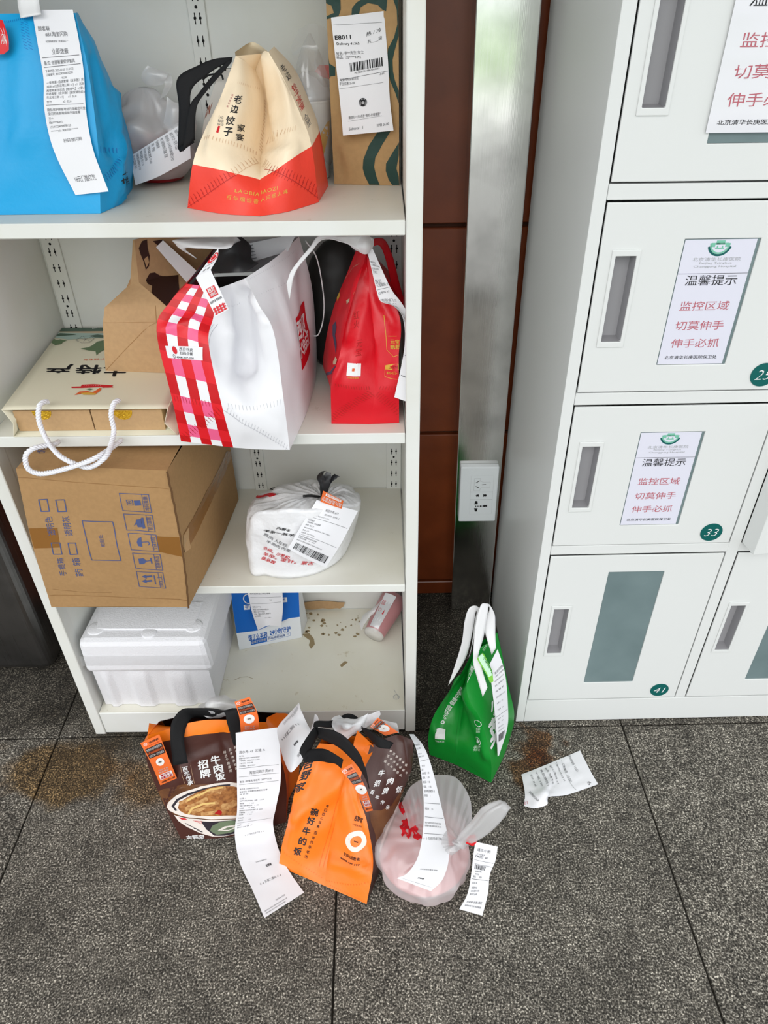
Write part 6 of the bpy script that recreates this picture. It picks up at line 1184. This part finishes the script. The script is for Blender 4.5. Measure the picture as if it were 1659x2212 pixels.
ik.tuv('ink', '吉野家', .55, .218, .70, .232, .03); ik.done()

# --- centre orange bag
ob = thing('tote_bag', 'orange tote bag with dark brown face and black handles leaning on the floor', 'bag', (-.06, -.22, 0))
oL = [(602, 1872, 'z', .0012), (609, 1826, -.265), (625, 1765, -.240), (648, 1670, -.205), (690, 1606, -.165)]
oC = [(700, 1913, 'z', .0012), (709, 1850, -.282), (727, 1762, -.243), (745, 1680, -.215), (772, 1612, -.165)]
oR = [(792, 1953, 'z', .0012), (806, 1864, -.312), (793, 1776, -.262), (775, 1705, -.222), (800, 1610, -.172)]
oL, oC, oR = [[pt(p) for p in q] for q in (oL, oC, oR)]
oLM = [p * .5 + q * .5 + np.array([0, -.008 if 0 < i < 3 else 0, .004 if 0 < i < 3 else 0]) for i, (p, q) in enumerate(zip(oL, oC))]
oRM = [p * .5 + q * .5 + np.array([0, -.010 if 0 < i < 3 else 0, .0]) for i, (p, q) in enumerate(zip(oC, oR))]
oB = [pt(p) for p in [(838, 1838, 'z', .0012), (852, 1775, -.225), (868, 1715, -.200), (889, 1660, -.178), (893, 1600, -.150)]]
oBM = [pt(p) for p in [(815, 1895, 'z', .0012), (838, 1812, -.262), (845, 1735, -.225), (850, 1665, -.195), (856, 1588, -.150)]]
oK = [np.array([-.13, -.16, .0012]), np.array([-.125, -.135, .06]), np.array([-.115, -.12, .10]), np.array([-.105, -.12, .15]), pt((700, 1585, -.13))]
g1 = Patch(rows_of(oL, oLM, oC), 18, 34, amp=.008, freq=24, seed=21); g2 = Patch(rows_of(oC, oRM, oR), 18, 34, amp=.008, freq=24, seed=22); g3 = Patch(rows_of(oR, oBM, oB), 22, 34, amp=.004, freq=20, seed=23)
g4 = Patch(rows_of(oB, [p * .5 + q * .5 for p, q in zip(oB, oK)], oK), 12, 20); g5 = Patch(rows_of(oK, oL), 12, 20)
flap = Patch([[(787, 1660, -.205), (792, 1650, -.20)], [(764, 1616, -.172), (806, 1622, -.176)], [(772, 1578, -.158), (806, 1610, -.172)]], 8, 10)
dent(g1, (745, 1685), (640, 1762), 26, .012); dent(g1, (640, 1762), (628, 1830), 18, .008); dent(g1, (690, 1640), (660, 1720), 20, -.006); dent(g2, (800, 1868), (752, 1700), 20, -.008); dent(g2, (790, 1880), (720, 1862), 18, .006); dent(g3, (870, 1600), (880, 1660), 16, .006); dent(g3, (830, 1640), (840, 1700), 16, -.005)
oo = sheet('body', [g1, g2, g3, g4, g5, flap], ['orange', 'brown'], ob, [0, 0, 1, 0, 0, 0])
q11 = lambda L: [(580 + x / 4.706, 1500 + y / 4.706) for x, y in L]
ik = Ink(g1, oo); T11 = lambda mat, s, bl, br, tl, **k: ik.text(mat, s, *[q11([p])[0] for p in (bl, br, tl)], **k)
for ch, (x, y) in (('碗', (460, 1195)), ('好', (425, 1285)), ('牛', (380, 1390)), ('的', (340, 1490)), ('饭', (290, 1595))): T11('ink', ch, (x - 38, y + 32), (x + 38, y + 46), (x - 24, y - 44), bold=.03)
for k_, ch in enumerate('每日匠心现煮'): T11('ink', ch, (582 - 19 * k_, 1145 + 42 * k_), (610 - 19 * k_, 1151 + 42 * k_), (588 - 19 * k_, 1117 + 42 * k_), bold=.01)
for k_, ch in enumerate('百年传承老汤'): T11('ink', ch, (458 - 19 * k_, 1420 + 48 * k_), (490 - 19 * k_, 1427 + 48 * k_), (464 - 19 * k_, 1388 + 48 * k_), bold=.01)
for ch, (x, y) in (('吉', (405, 720)), ('野', (375, 830)), ('家', (320, 950))): T11('ink', ch, (x - 62, y + 52), (x + 36, y + 20), (x - 30, y - 40), bold=.035)
ik.stitches('dark_orange', (612, 1840), (697, 1898), 16, .003, .0007); ik.stitches('dark_orange', (694, 1872), (735, 1722), 26, .005, .0006, 2, 10, .007); ik.done('front_print')
ik = Ink(g2, oo); T11('brown_ink', '吉野家', (865, 1280), (950, 1312), (880, 1225), bold=.03); T11('brown_ink', '小程序自助', (850, 1322), (948, 1356), (853, 1306)); ik.ring('bowl_white', q11([(888, 1498)])[0], .0085, .0165, 40); ik.text('brown_ink', '吉野家', *[q11([p])[0] for p in ((868, 1498), (912, 1512), (869, 1484))], bold=.04)
T11('brown_ink', '扫码或致电', (765, 1635), (925, 1695), (770, 1600), bold=.02); T11('brown_ink', '4008-197-197', (728, 1668), (925, 1745), (732, 1652), bold=.03); ik.stitches('dark_orange', (703, 1902), (798, 1905), 16, .002, .0008); ik.stitches('dark_orange', (712, 1912), (788, 1948), 18, .002, .0008); ik.done('front_print')
ik = Ink(g3, oo)
for st_, P0, dx, dy, sz in (('招牌', (1095, 905), 85, 75, 72), ('牛肉饭', (1140, 800), 88, 82, 80)):
    for k_, ch in enumerate(st_): x, y = P0[0] + dx * k_, P0[1] + dy * k_; s_ = sz / 2; ik.text('white_ink', ch, *[q11([p])[0] for p in ((x - s_ * .3 - s_ * .5, y + s_ * .95), (x + s_ * .75, y + s_ * .45 + s_ * .5 - 8), (x - s_ * .55 + s_ * .3, y - s_ * .75))], bold=.035)
for k_, ch in enumerate('百年传承'): x, y = 1050 + 52 * k_, 990 + 52 * k_; ik.text('white_ink', ch, *[q11([p])[0] for p in ((x - 22, y + 18), (x + 14, y + 28), (x - 8, y - 22))], bold=.02)
for j_, st_ in enumerate(('精选牛胸腹肉', '百年传承秘酱牛汁', '鲜浓醇厚米饭')):
    for k_, ch in enumerate(st_): x, y = 1185 + 28 * j_ + 31 * k_, 680 - 52 * j_ + 28 * k_; ik.text('bowl_white', ch, *[q11([p])[0] for p in ((x - 14, y + 10), (x + 10, y + 16), (x - 5, y - 15))])
ik.poly('wood', q11([(1020, 1180), (1140, 1180), (1250, 1130), (1380, 1060), (1330, 1200), (1230, 1420), (1130, 1600), (1095, 1560), (1085, 1420), (1040, 1300)]), -.0003); ik.poly('bowl_white', q11([(1420, 880), (1440, 900), (1390, 1010), (1300, 1180), (1220, 1360), (1160, 1530), (1130, 1620), (1120, 1600), (1150, 1480), (1220, 1310), (1290, 1160), (1340, 1060), (1375, 1000)])); ik.poly('meat1', q11([(1440, 920), (1445, 980), (1400, 1060), (1330, 1200), (1240, 1400), (1180, 1520), (1240, 1360), (1310, 1190), (1390, 1020)]), .0003); ik.done('face_print')
P = Patch([[q11([(990, 1195)])[0] + (-.290,), q11([(1062, 1180)])[0] + (-.285,)], [q11([(880, 960)])[0] + (-.252,), q11([(985, 940)])[0] + (-.248,)], [q11([(735, 770)])[0] + (-.228,), q11([(842, 706)])[0] + (-.222,)]], 6, 12); stick(ob, P)
P = Patch([[q11([(1190, 420)])[0] + (-.165,), q11([(1320, 385)])[0] + (-.150,)], [q11([(1030, 330)])[0] + (-.155,), q11([(1110, 235)])[0] + (-.140,)]], 6, 10); stick(ob, P, 0, False)
band('handle', ob, [(x, y, d) for (x, y), d in zip(q11([(990, 780), (960, 700), (920, 600), (780, 440), (650, 370), (490, 340), (470, 330), (330, 540), (340, 620), (420, 560), (560, 552), (650, 590), (760, 660)]), (-.238, -.232, -.225, -.212, -.198, -.180, -.185, -.232, -.240, -.225, -.212, -.212, -.215))],
     [(x, y, d) for (x, y), d in zip(q11([(1020, 960), (985, 860), (900, 720), (740, 560), (620, 490), (500, 440), (500, 420), (400, 640), (370, 690), (500, 680), (600, 690), (680, 700), (740, 750)]), (-.246, -.238, -.228, -.214, -.198, -.186, -.190, -.238, -.244, -.232, -.218, -.218, -.222))], amp=.0008, freq=60)
band('handle', ob, [(x, y, d) for (x, y), d in zip(q11([(455, 330), (480, 275), (640, 265), (800, 200), (910, 240), (960, 335), (1000, 345), (1130, 430), (1270, 490)]), (-.18, -.165, -.14, -.12, -.125, -.155, -.165, -.185, -.185))],
     [(x, y, d) for (x, y), d in zip(q11([(495, 345), (520, 330), (650, 335), (780, 240), (900, 290), (990, 400), (1080, 500), (1130, 540), (1230, 555)]), (-.185, -.172, -.148, -.13, -.135, -.165, -.185, -.195, -.195))])
w1 = Patch([[q11([(640, 330)])[0] + (-.150,), q11([(770, 450)])[0] + (-.160,), q11([(900, 410)])[0] + (-.155,), q11([(960, 350)])[0] + (-.15,)], [q11([(650, 250)])[0] + (-.135,), q11([(760, 320)])[0] + (-.165,), q11([(860, 320)])[0] + (-.160,), q11([(990, 300)])[0] + (-.14,)], [q11([(720, 212)])[0] + (-.125,), q11([(800, 240)])[0] + (-.135,), q11([(900, 262)])[0] + (-.14,), q11([(1010, 190)])[0] + (-.13,)]], 18, 14, amp=.007, freq=45, edge=False)
w2 = Patch([[q11([(920, 330)])[0] + (-.15,), q11([(940, 360)])[0] + (-.15,)], [q11([(960, 230)])[0] + (-.135,), q11([(1010, 320)])[0] + (-.14,)], [q11([(1060, 190)])[0] + (-.125,), q11([(1100, 270)])[0] + (-.13,)], [q11([(1130, 168)])[0] + (-.12,), q11([(1146, 205)])[0] + (-.12,)]], 8, 14, amp=.004, freq=60, edge=False); w3 = Patch([[q11([(1050, 330)])[0] + (-.13,), q11([(1330, 395)])[0] + (-.125,)], [q11([(1080, 240)])[0] + (-.12,), q11([(1300, 290)])[0] + (-.115,)]], 8, 8, amp=.005, freq=40, edge=False)
sheet('plastic_liner', [w1, w2, w3], ['bagwhite', 'film'], ob, [0, 0, 1])
Lr = [(864, 1590, -.160), (884, 1588, -.170), (906, 1642, -.205), (915, 1720, -.245), (914, 1790, -.285), (903, 1850, -.318), (880, 1886, -.336), (857, 1897, -.345)]; Rr = [(866, 1583, -.155), (898, 1590, -.160), (930, 1650, -.195), (950, 1730, -.238), (965, 1795, -.280), (970, 1850, -.312), (955, 1898, -.338), (931, 1925, -.352)]
Lr = [(884, 1586, -.165), (898, 1615, -.190), (908, 1660, -.215), (915, 1725, -.250), (914, 1790, -.292), (903, 1850, -.332), (880, 1886, -.356), (857, 1897, -.362)]; Rr = [(894, 1586, -.155), (915, 1612, -.180), (932, 1655, -.205), (950, 1727, -.242), (965, 1795, -.288), (970, 1850, -.330), (957, 1898, -.362), (931, 1925, -.376)]
P = strip(Lr, Rr, 8, 50); o = sheet('receipt', [P], ['paper'], ob); ik = Ink(P, o, .0004)
receipt_text(ik, [(.87, '淘宝闪购外卖', 1.4), (.84, '备注: 1份餐具', 1.2), (.80, '手机号: 13240', .9), (.78, '送餐地址: 北京清华', .9), (.755, '-'), (.72, '1     数量  单价', .9), (.70, '口袋: 1', 1.0), (.68, '招牌牛肉饭    1  0.00', 1.0), (.66, '标准碗        1  0.00', 1.0), (.64, '辣白菜: 1   1  1.00', 1.0), (.62, '餐具套        1  0.00', 1.0), (.60, '香浓味噌汤套餐饮料  40', 1.0), (.58, '柠檬茶        1', 1.0), (.55, '-'), (.52, '商品优惠        25.0', .8), (.485, '-'), (.455, '请在产品制作完成后尽快食用,谢谢', .7), (.44, '如需要开发票,请联系店家工作人员', .7), (.405, '-'), (.375, '↓ ↓ 扫码完成订单 ↓ ↓', 1.3, .5, 'C'), (.19, '立即使用优惠券 领取', .8, .5, 'C'), (.03, '开票请联系门店,如需帮助拨打4008-197-197', .7)], .0030, 'grey_ink', .06, .75); ik.tuv('ink', '吉野家', .36, .10, .54, .118, .03); ik.done()
P = Patch([[(612, 1640, -.215), (628, 1668, -.205), (652, 1645, -.2)], [(602, 1600, -.205), (635, 1612, -.180), (668, 1600, -.175)], [(600, 1571, -.195), (632, 1566, -.172), (672, 1582, -.168)], [(626, 1540, -.178), (640, 1545, -.16), (660, 1556, -.158)], [(643, 1521, -.165), (646, 1519, -.158), (649, 1530, -.152)]][0:5], 12, 20)
o = sheet('curled_receipt', [P], ['paper_grey'], ob); ik = Ink(P, o, .0005); ik.text('grey_ink', '↑ ↑ 开票二维码 ↑ ↑', (610, 1602), (648, 1567), (606, 1596)); ik.text('pale_ink', '扫码开电子发票 发票有效期', (614, 1566), (644, 1530), (611, 1562)); ik.text('grey_ink', '领取优惠券', (645, 1637), (655, 1622), (641, 1632)); ik.text('ink', '吉野家', (636, 1612), (645, 1602), (633, 1608), bold=.03); ik.done()
P = Patch([[(668, 1582, -.14), (690, 1586, -.14)], [(676, 1562, -.135), (690, 1562, -.135)], [(680, 1542, -.13), (686, 1546, -.13)]], 6, 8); sheet('paper_slip', [P], ['paper_grey'], ob)

# --- white plastic bag with a pink bowl
pk_ = thing('plastic_bag', 'milky plastic bag with red print around a pink bowl, knotted, on floor', 'plastic bag', (.07, -.28, 0))
pc = (.064, -.284)
lathe('bowl', [(.050, .002), (.060, .006), (.074, .035), (.079, .048), (.080, .054), (.074, .058), (.03, .064), (0, .066)], (pc[0], pc[1], 0), 'pink', pk_, None, 48)
fm = tied_bag('bag_film', (pc[0], pc[1]), .085, .090, .114, AY(990, 1822, -.312), pk_, 'pinkfilm', 17, 5, 0.0, .006, 110, 44, 3.6)
kx = AY(992, 1822, -.305)
def ear_patch(pts, w0, w1, seed):
    P_ = crs([pt(p) for p in pts], np.linspace(0, 1, 12)); rr = np.interp(np.linspace(0, 1, 12), [0, .25, .7, 1], [w0, w1 * .7, w1, w1 * .55]); V = []; n = 20
    v, f = tube_geo(P_, rr, n); v = np.array(v)
    out = []
    for i in range(12):
        for k in range(n):
            p = v[i * n + k]; c = P_[i]; d = p - c; d[1] *= .5; out.append(c + d * (1 + .22 * math.sin(5 * 2 * math.pi * k / n + i * .2 + seed)))
    return out, f
v, f = ear_patch([(990, 1825, -.306), (1012, 1808, -.318), (1040, 1785, -.328), (1068, 1755, -.330), (1092, 1738, -.328)], .006, .020, 1); mesh('tied_end', v, f, 'pinkfilm', pk_, True)
v, f = ear_patch([(992, 1826, -.31), (980, 1835, -.32), (968, 1838, -.325)], .006, .010, 2); mesh('tied_end', v, f, 'pinkfilm', pk_, True)
v, f = ear_patch([(984, 1818, -.306), (992, 1824, -.316), (1002, 1828, -.312)], .006, .011, 3); mesh('knot', v, f, 'pinkfilm', pk_, True)
fanT = [(868, 1735, -.215), (886, 1700, -.195), (915, 1682, -.182), (944, 1674, -.172), (985, 1680, -.175), (1014, 1722, -.215), (1020, 1770, -.255)]
fanB = [(885, 1790, -.285), (905, 1780, -.272), (925, 1782, -.272), (945, 1790, -.28), (968, 1800, -.29), (986, 1812, -.302), (1000, 1822, -.31)]
fT, fB = [pt(p) for p in fanT], [pt(p) for p in fanB]
fan = Patch([fB, [p * .45 + q * .55 + np.array([0, 0, .006]) for p, q in zip(fB, fT)], fT], 48, 16)
for i in range(49): fan.G[:, i] += np.array([0, -.3, 1.0]) * (.0035 * math.sin(i * 1.55) * np.linspace(.3, 1, 17) * np.sin(np.linspace(.3, 3.0, 17)))[:, None]
skirt = Patch([[np.array([p[0] * .96 + .003, p[1] - .004, .002]) for p in fT][::-1], [p for p in fT][::-1]], 24, 8, amp=.003, freq=40)
sheet('film_fold', [fan, skirt], ['pinkfilm'], pk_)
# red lettering on the side of the bag
q12 = lambda L: [(780 + x / 4.88, 1560 + y / 4.88) for x, y in L]
co_ = np.zeros(len(fm.data.vertices) * 3); fm.data.vertices.foreach_get('co', co_); GG = co_.reshape(45, 110, 3)
GG = np.concatenate([GG, GG[:, :1]], 1); sub = GP(GG[24:42, 27:84].copy()); ik = Ink(sub, fm, .0014)
rp = MAT['red_ink']
for ch, bl, br, tl in (('粥', (570, 900), (650, 905), (590, 750)), ('尝', (580, 1240), (650, 1230), (555, 970)), ('回', (440, 970), (520, 960), (450, 840)), ('好', (430, 1200), (545, 1225), (470, 1010))): ik.text(rp, ch, *[q12([p])[0] for p in (bl, br, tl)], bold=.07)
ik.done('red_print')
P = strip([(1027, 1818, -.318), (1022, 1850, -.332), (1019, 1880, -.343), (1010, 1930, -.360), (992, 1964, -.372)], [(1075, 1829, -.318), (1070, 1860, -.332), (1058, 1890, -.343), (1054, 1930, -.360), (1042, 1978, -.376)], 6, 26, amp=.0015, freq=60)
o = sheet('receipt', [P], ['paper'], pk_); ik = Ink(P, o, .0005); receipt_text(ik, [(.86, '遇见小粥', 1.9, .12), (.80, '平台顾客号:', .9, .14), (.75, '【美团】#7', 1.6, .1), (.70, '-'), (.63, '-'), (.50, '6666.796', 1.2, .18), (.46, '手机号:', .9, .2), (.43, '备注         选择', .9), (.41, '-'), (.36, '姓名: 张', .9), (.31, '详细地址:', .9), (.27, '北京清华长庚', .9), (.23, '医院门诊楼', .9), (.12, '京昌路-长庚-西区', 1.2), (.07, '美团外卖专送·感谢惠顾', .9)], .0032, 'grey_ink', .12, .8); ik.barcode('ink', .12, .54, .7, .62, 11, 26); ik.done()
P = Patch([[(1006, 1822, -.322), (1022, 1828, -.322)], [(1008, 1812, -.320), (1030, 1818, -.319)], [(1012, 1806, -.318), (1026, 1802, -.317)]], 6, 6); o = sheet('red_sticker', [P], ['red_tag'], pk_); ik = Ink(P, o, .0005); ik.ring('white_ink', np.array([.5, .5]), .004, .005, 18); ik.tuv('white_ink', '粥', .32, .3, .68, .7); ik.done()

# --- green bag
gn = thing('tote_bag', 'bright green tote bag with white handles standing beside the lockers', 'bag', (.18, -.03, 0))
nL = [(928, 1630, 'z', .0012), (925, 1592, -.042), (940, 1540, -.030), (989, 1467, -.015), (1022, 1406, .005)]
nC = [(985, 1652, 'z', .0012), (990, 1600, -.066), (1000, 1530, -.005), (1003, 1480, .010), (1026, 1406, .006)]
nR = [(1061, 1691, 'z', .0012), (1060, 1640, -.112), (1040, 1560, -.085), (1008, 1490, -.045), (1028, 1404, -.004)]
nB = [(1110, 1566, 'z', .0012), (1110, 1533, .010), (1098, 1482, .020), (1086, 1420, .022), (1074, 1366, .020)]
nL, nC, nR, nB = [[pt(p) for p in q] for q in (nL, nC, nR, nB)]
nBm = [p * .5 + q * .5 + np.array([.003, -.003, 0]) for p, q in zip(nR, nB)]; nK = [np.array([.16, .055, .0012]), np.array([.165, .055, .05]), np.array([.172, .048, .10]), np.array([.185, .04, .15]), pt((1040, 1385, .024))]
n1 = Patch(rows_of(nL, nC), 14, 30, amp=.003, freq=28, seed=31); n2 = Patch(rows_of(nC, nR), 16, 30, amp=.004, freq=28, seed=32); n3 = Patch(rows_of(nR, nBm, nB), 20, 30, amp=.0025, freq=20, seed=33); n4 = Patch(rows_of(nB, nK), 10, 14); n5 = Patch(rows_of(nK, nL), 10, 14)
dent(n2, (1008, 1495), (1052, 1630), 16, .010); dent(n1, (990, 1470), (955, 1570), 16, -.008); dent(n1, (935, 1570), (950, 1600), 12, .007); dent(n3, (1085, 1420), (1100, 1540), 10, -.004)
no = sheet('body', [n1, n2, n3, n4, n5], ['green'], gn)
q13 = lambda L: [(900 + x / 3.95, 1280 + y / 3.95) for x, y in L]
ik = Ink(n1, no); ik.poly('white_ink', q13([(168, 1162), (250, 1168), (243, 1252), (162, 1246)]), .0012); ik.text('white_ink', '扫码关注', *[q13([p])[0] for p in ((160, 1268), (236, 1276), (161, 1256))]); ik.text('white_ink', '小菜园·健康中国味', *[q13([p])[0] for p in ((245, 1090), (395, 820), (222, 1065))], bold=.01); ik.ring('white_ink', q13([(222, 1105)])[0], .0022, .0042, 14)
ik.stitches('dark_green', (937, 1636), (980, 1640), 10, .002, .0006); ik.stitches('dark_green', (986, 1628), (996, 1530), 26, .003, .0005, 2, 0, .005); ik.done()
ik = Ink(n2, no); ik.ring('white_ink', q13([(524, 1265)])[0], .0062, .0072, 24); ik.poly('white_ink', q13([(512, 1275), (522, 1248), (536, 1275), (524, 1284)])); ik.text('pale_green', '品牌', *[q13([p])[0] for p in ((490, 1328), (545, 1330), (490, 1302))], bold=.02); ik.text('pale_green', '好菜', *[q13([p])[0] for p in ((485, 1352), (540, 1356), (487, 1330))], bold=.02); ik.ring('white_ink', q13([(520, 1115)])[0], .0058, .0068, 24); ik.text('pale_green', '新鲜', *[q13([p])[0] for p in ((508, 1172), (542, 1178), (510, 1150))], bold=.02); ik.text('pale_green', '现炒', *[q13([p])[0] for p in ((508, 1196), (542, 1202), (508, 1174))], bold=.02); ik.stitches('dark_green', (990, 1638), (1056, 1682), 18, .002, .0006); ik.text('pale_green', '环保可循环使用', *[q13([p])[0] for p in ((300, 1488), (460, 1550), (304, 1472))]); ik.done()
ik = Ink(n3, no); ik.text('white_ink', '小', *[q13([p])[0] for p in ((640, 1060), (700, 1010), (625, 900))], bold=.06); ik.text('white_ink', '菜', *[q13([p])[0] for p in ((632, 1340), (735, 1210), (610, 1120))], bold=.05)
ik.line('white_ink', q13([(400, 745), (440, 680), (510, 560)]), .0004); ik.poly('white_ink', q13([(405, 730), (465, 620), (490, 650), (430, 772)])); ik.text('green', '温馨提示', *[q13([p])[0] for p in ((432, 752), (485, 660), (418, 722))], bold=.03, lift=.0003); ik.text('pale_green', '轻食餐厅', *[q13([p])[0] for p in ((575, 500), (612, 440), (558, 488))]); ik.text('pale_green', '美味健康', *[q13([p])[0] for p in ((560, 470), (600, 405), (545, 460))]); ik.done()
P = Patch([[q13([(628, 772)])[0] + (-.075,), q13([(655, 758)])[0] + (-.072,)], [q13([(590, 690)])[0] + (-.066,), q13([(640, 660)])[0] + (-.060,)], [q13([(520, 575)])[0] + (-.050,), q13([(580, 535)])[0] + (-.042,)], [q13([(530, 545)])[0] + (-.044,), q13([(560, 515)])[0] + (-.036,)]], 6, 12); o = sheet('lime_sticker', [P], ['lime'], gn); ik = Ink(P, o, .0006); ik.rect('pale_green', .15, .2, .85, .92); ik.text('green', '小菜园外卖', *[q13([p])[0] for p in ((560, 560), (640, 700), (580, 545))], bold=.02, lift=.0004); ik.done()
P = strip([(1057, 1436, -.052), (1062, 1480, -.066), (1069, 1540, -.082), (1073, 1590, -.092), (1075, 1634, -.100)], [(1075, 1402, -.030), (1091, 1455, -.040), (1097, 1520, -.050), (1096, 1572, -.064), (1078, 1632, -.096)], 8, 30); o = sheet('receipt', [P], ['paper'], gn); ik = Ink(P, o, .0006)
receipt_text(ik, [(.82, '淘宝闪购#11', 1.8, .3), (.79, '小菜园（天通苑店）', .9, .3), (.75, '下单时间 2025-07-07', .9, .2), (.71, '备注: 少辣 餐具1份', .9, .2), (.66, '商品   数量   单价', .9, .2), (.61, '农家小炒肉 x1 29.8', .9, .2), (.56, '米饭 x2    4.0', .9, .2), (.50, '打包费     2.0', .9, .2), (.45, '-'), (.41, '配送费     3.5', .9, .15), (.37, '合计      36.8', .9, .15), (.32, '顾客: 赵女士', .9, .15), (.28, '地址: 隐私保护', .9, .15)], .0034, 'grey_ink', .2, .8); ik.barcode('ink', .15, .17, .8, .25, 21, 30); ik.done()
band('handle', gn, [(968, 1480, -.010), (985, 1430, .0), (998, 1385, .004), (1003, 1345, .004), (1012, 1315, .006), (1027, 1308, .008), (1036, 1318, .010), (1030, 1345, .012), (1022, 1385, .012), (1012, 1420, .010)], [(978, 1468, -.008), (1006, 1420, .002), (1019, 1370, .004), (1026, 1330, .004), (1028, 1320, .006), (1032, 1316, .01), (1028, 1330, .011), (1024, 1350, .012), (1020, 1385, .012), (1014, 1415, .01)], 'white_strap')
band('handle', gn, [(1043, 1505, -.075), (1030, 1460, -.055), (1022, 1425, -.040), (1027, 1350, -.020), (1038, 1308, -.010), (1050, 1304, -.004), (1058, 1315, -.002), (1050, 1340, -.004), (1048, 1365, -.012), (1062, 1415, -.030)], [(1053, 1485, -.070), (1040, 1440, -.050), (1033, 1415, -.036), (1044, 1375, -.022), (1052, 1330, -.012), (1056, 1306, -.002), (1068, 1325, -.000), (1070, 1345, -.004), (1070, 1370, -.012), (1071, 1400, -.028)], 'white_strap')
# --- loose crumpled receipt
lr = thing('loose_receipt', 'loose crumpled receipt lying alone on the grey floor', 'receipt', (.33, -.11, 0))
P = Patch([[(1132, 1741, 'z', .003), (1155, 1746, 'z', .004), (1182, 1738, 'z', .003), (1184, 1722, 'z', .016), (1225, 1717, 'z', .003), (1292, 1694, 'z', .003)], [(1134, 1716, 'z', .005), (1155, 1718, 'z', .010), (1178, 1712, 'z', .018), (1192, 1700, 'z', .010), (1225, 1692, 'z', .005), (1278, 1670, 'z', .004)], [(1130, 1690, 'z', .005), (1150, 1690, 'z', .007), (1175, 1684, 'z', .009), (1198, 1672, 'z', .006), (1222, 1662, 'z', .005), (1265, 1645, 'z', .004)], [(1126, 1673, 'z', .003), (1147, 1665, 'z', .003), (1172, 1655, 'z', .004), (1196, 1645, 'z', .003), (1220, 1635, 'z', .003), (1253, 1621, 'z', .003)]], 26, 18, amp=.003, freq=70, seed=5)
P.G[..., 2] = np.maximum(P.G[..., 2], .0016)
lo_ = sheet('crumpled_sheet', [P], ['paper'], lr); ik = Ink(P, lo_, .0007)
def rt(s, x0, y0, x1, y1, h):   # lines run down the slanted sheet
    d = math.hypot(x1 - x0, y1 - y0); nx, ny = (y1 - y0) / d * h, -(x1 - x0) / d * h; ik.text('grey_ink', s, (x0, y0), (x1, y1), (x0 + nx, y0 + ny))
rt('百姓私厨馄饨（小区）', 1226, 1630, 1246, 1668, 5); rt('订单编号（小店）', 1214, 1650, 1232, 1690, 5); rt('6', 1268, 1690, 1272, 1697, 7); rt('下单时间 07-07 11', 1198, 1648, 1218, 1688, 4.5); rt('虾仁馄饨 x1', 1186, 1655, 1204, 1694, 4.5); rt('桌号: 外卖 手机', 1176, 1660, 1192, 1695, 4.5); rt('荠菜馄饨 1', 1166, 1664, 1182, 1698, 4.5); rt('小菜 1份', 1156, 1668, 1170, 1700, 4.5); rt('合计: 36.00', 1145, 1674, 1156, 1700, 4.5); ik.line('pale_ink', [(1212, 1641), (1245, 1707)], .0004); ik.text('dull_red', 'E1', (1133, 1738), (1140, 1737), (1132, 1731)); rt('谢谢惠顾欢迎再来', 1142, 1712, 1162, 1732, 5); ik.done()
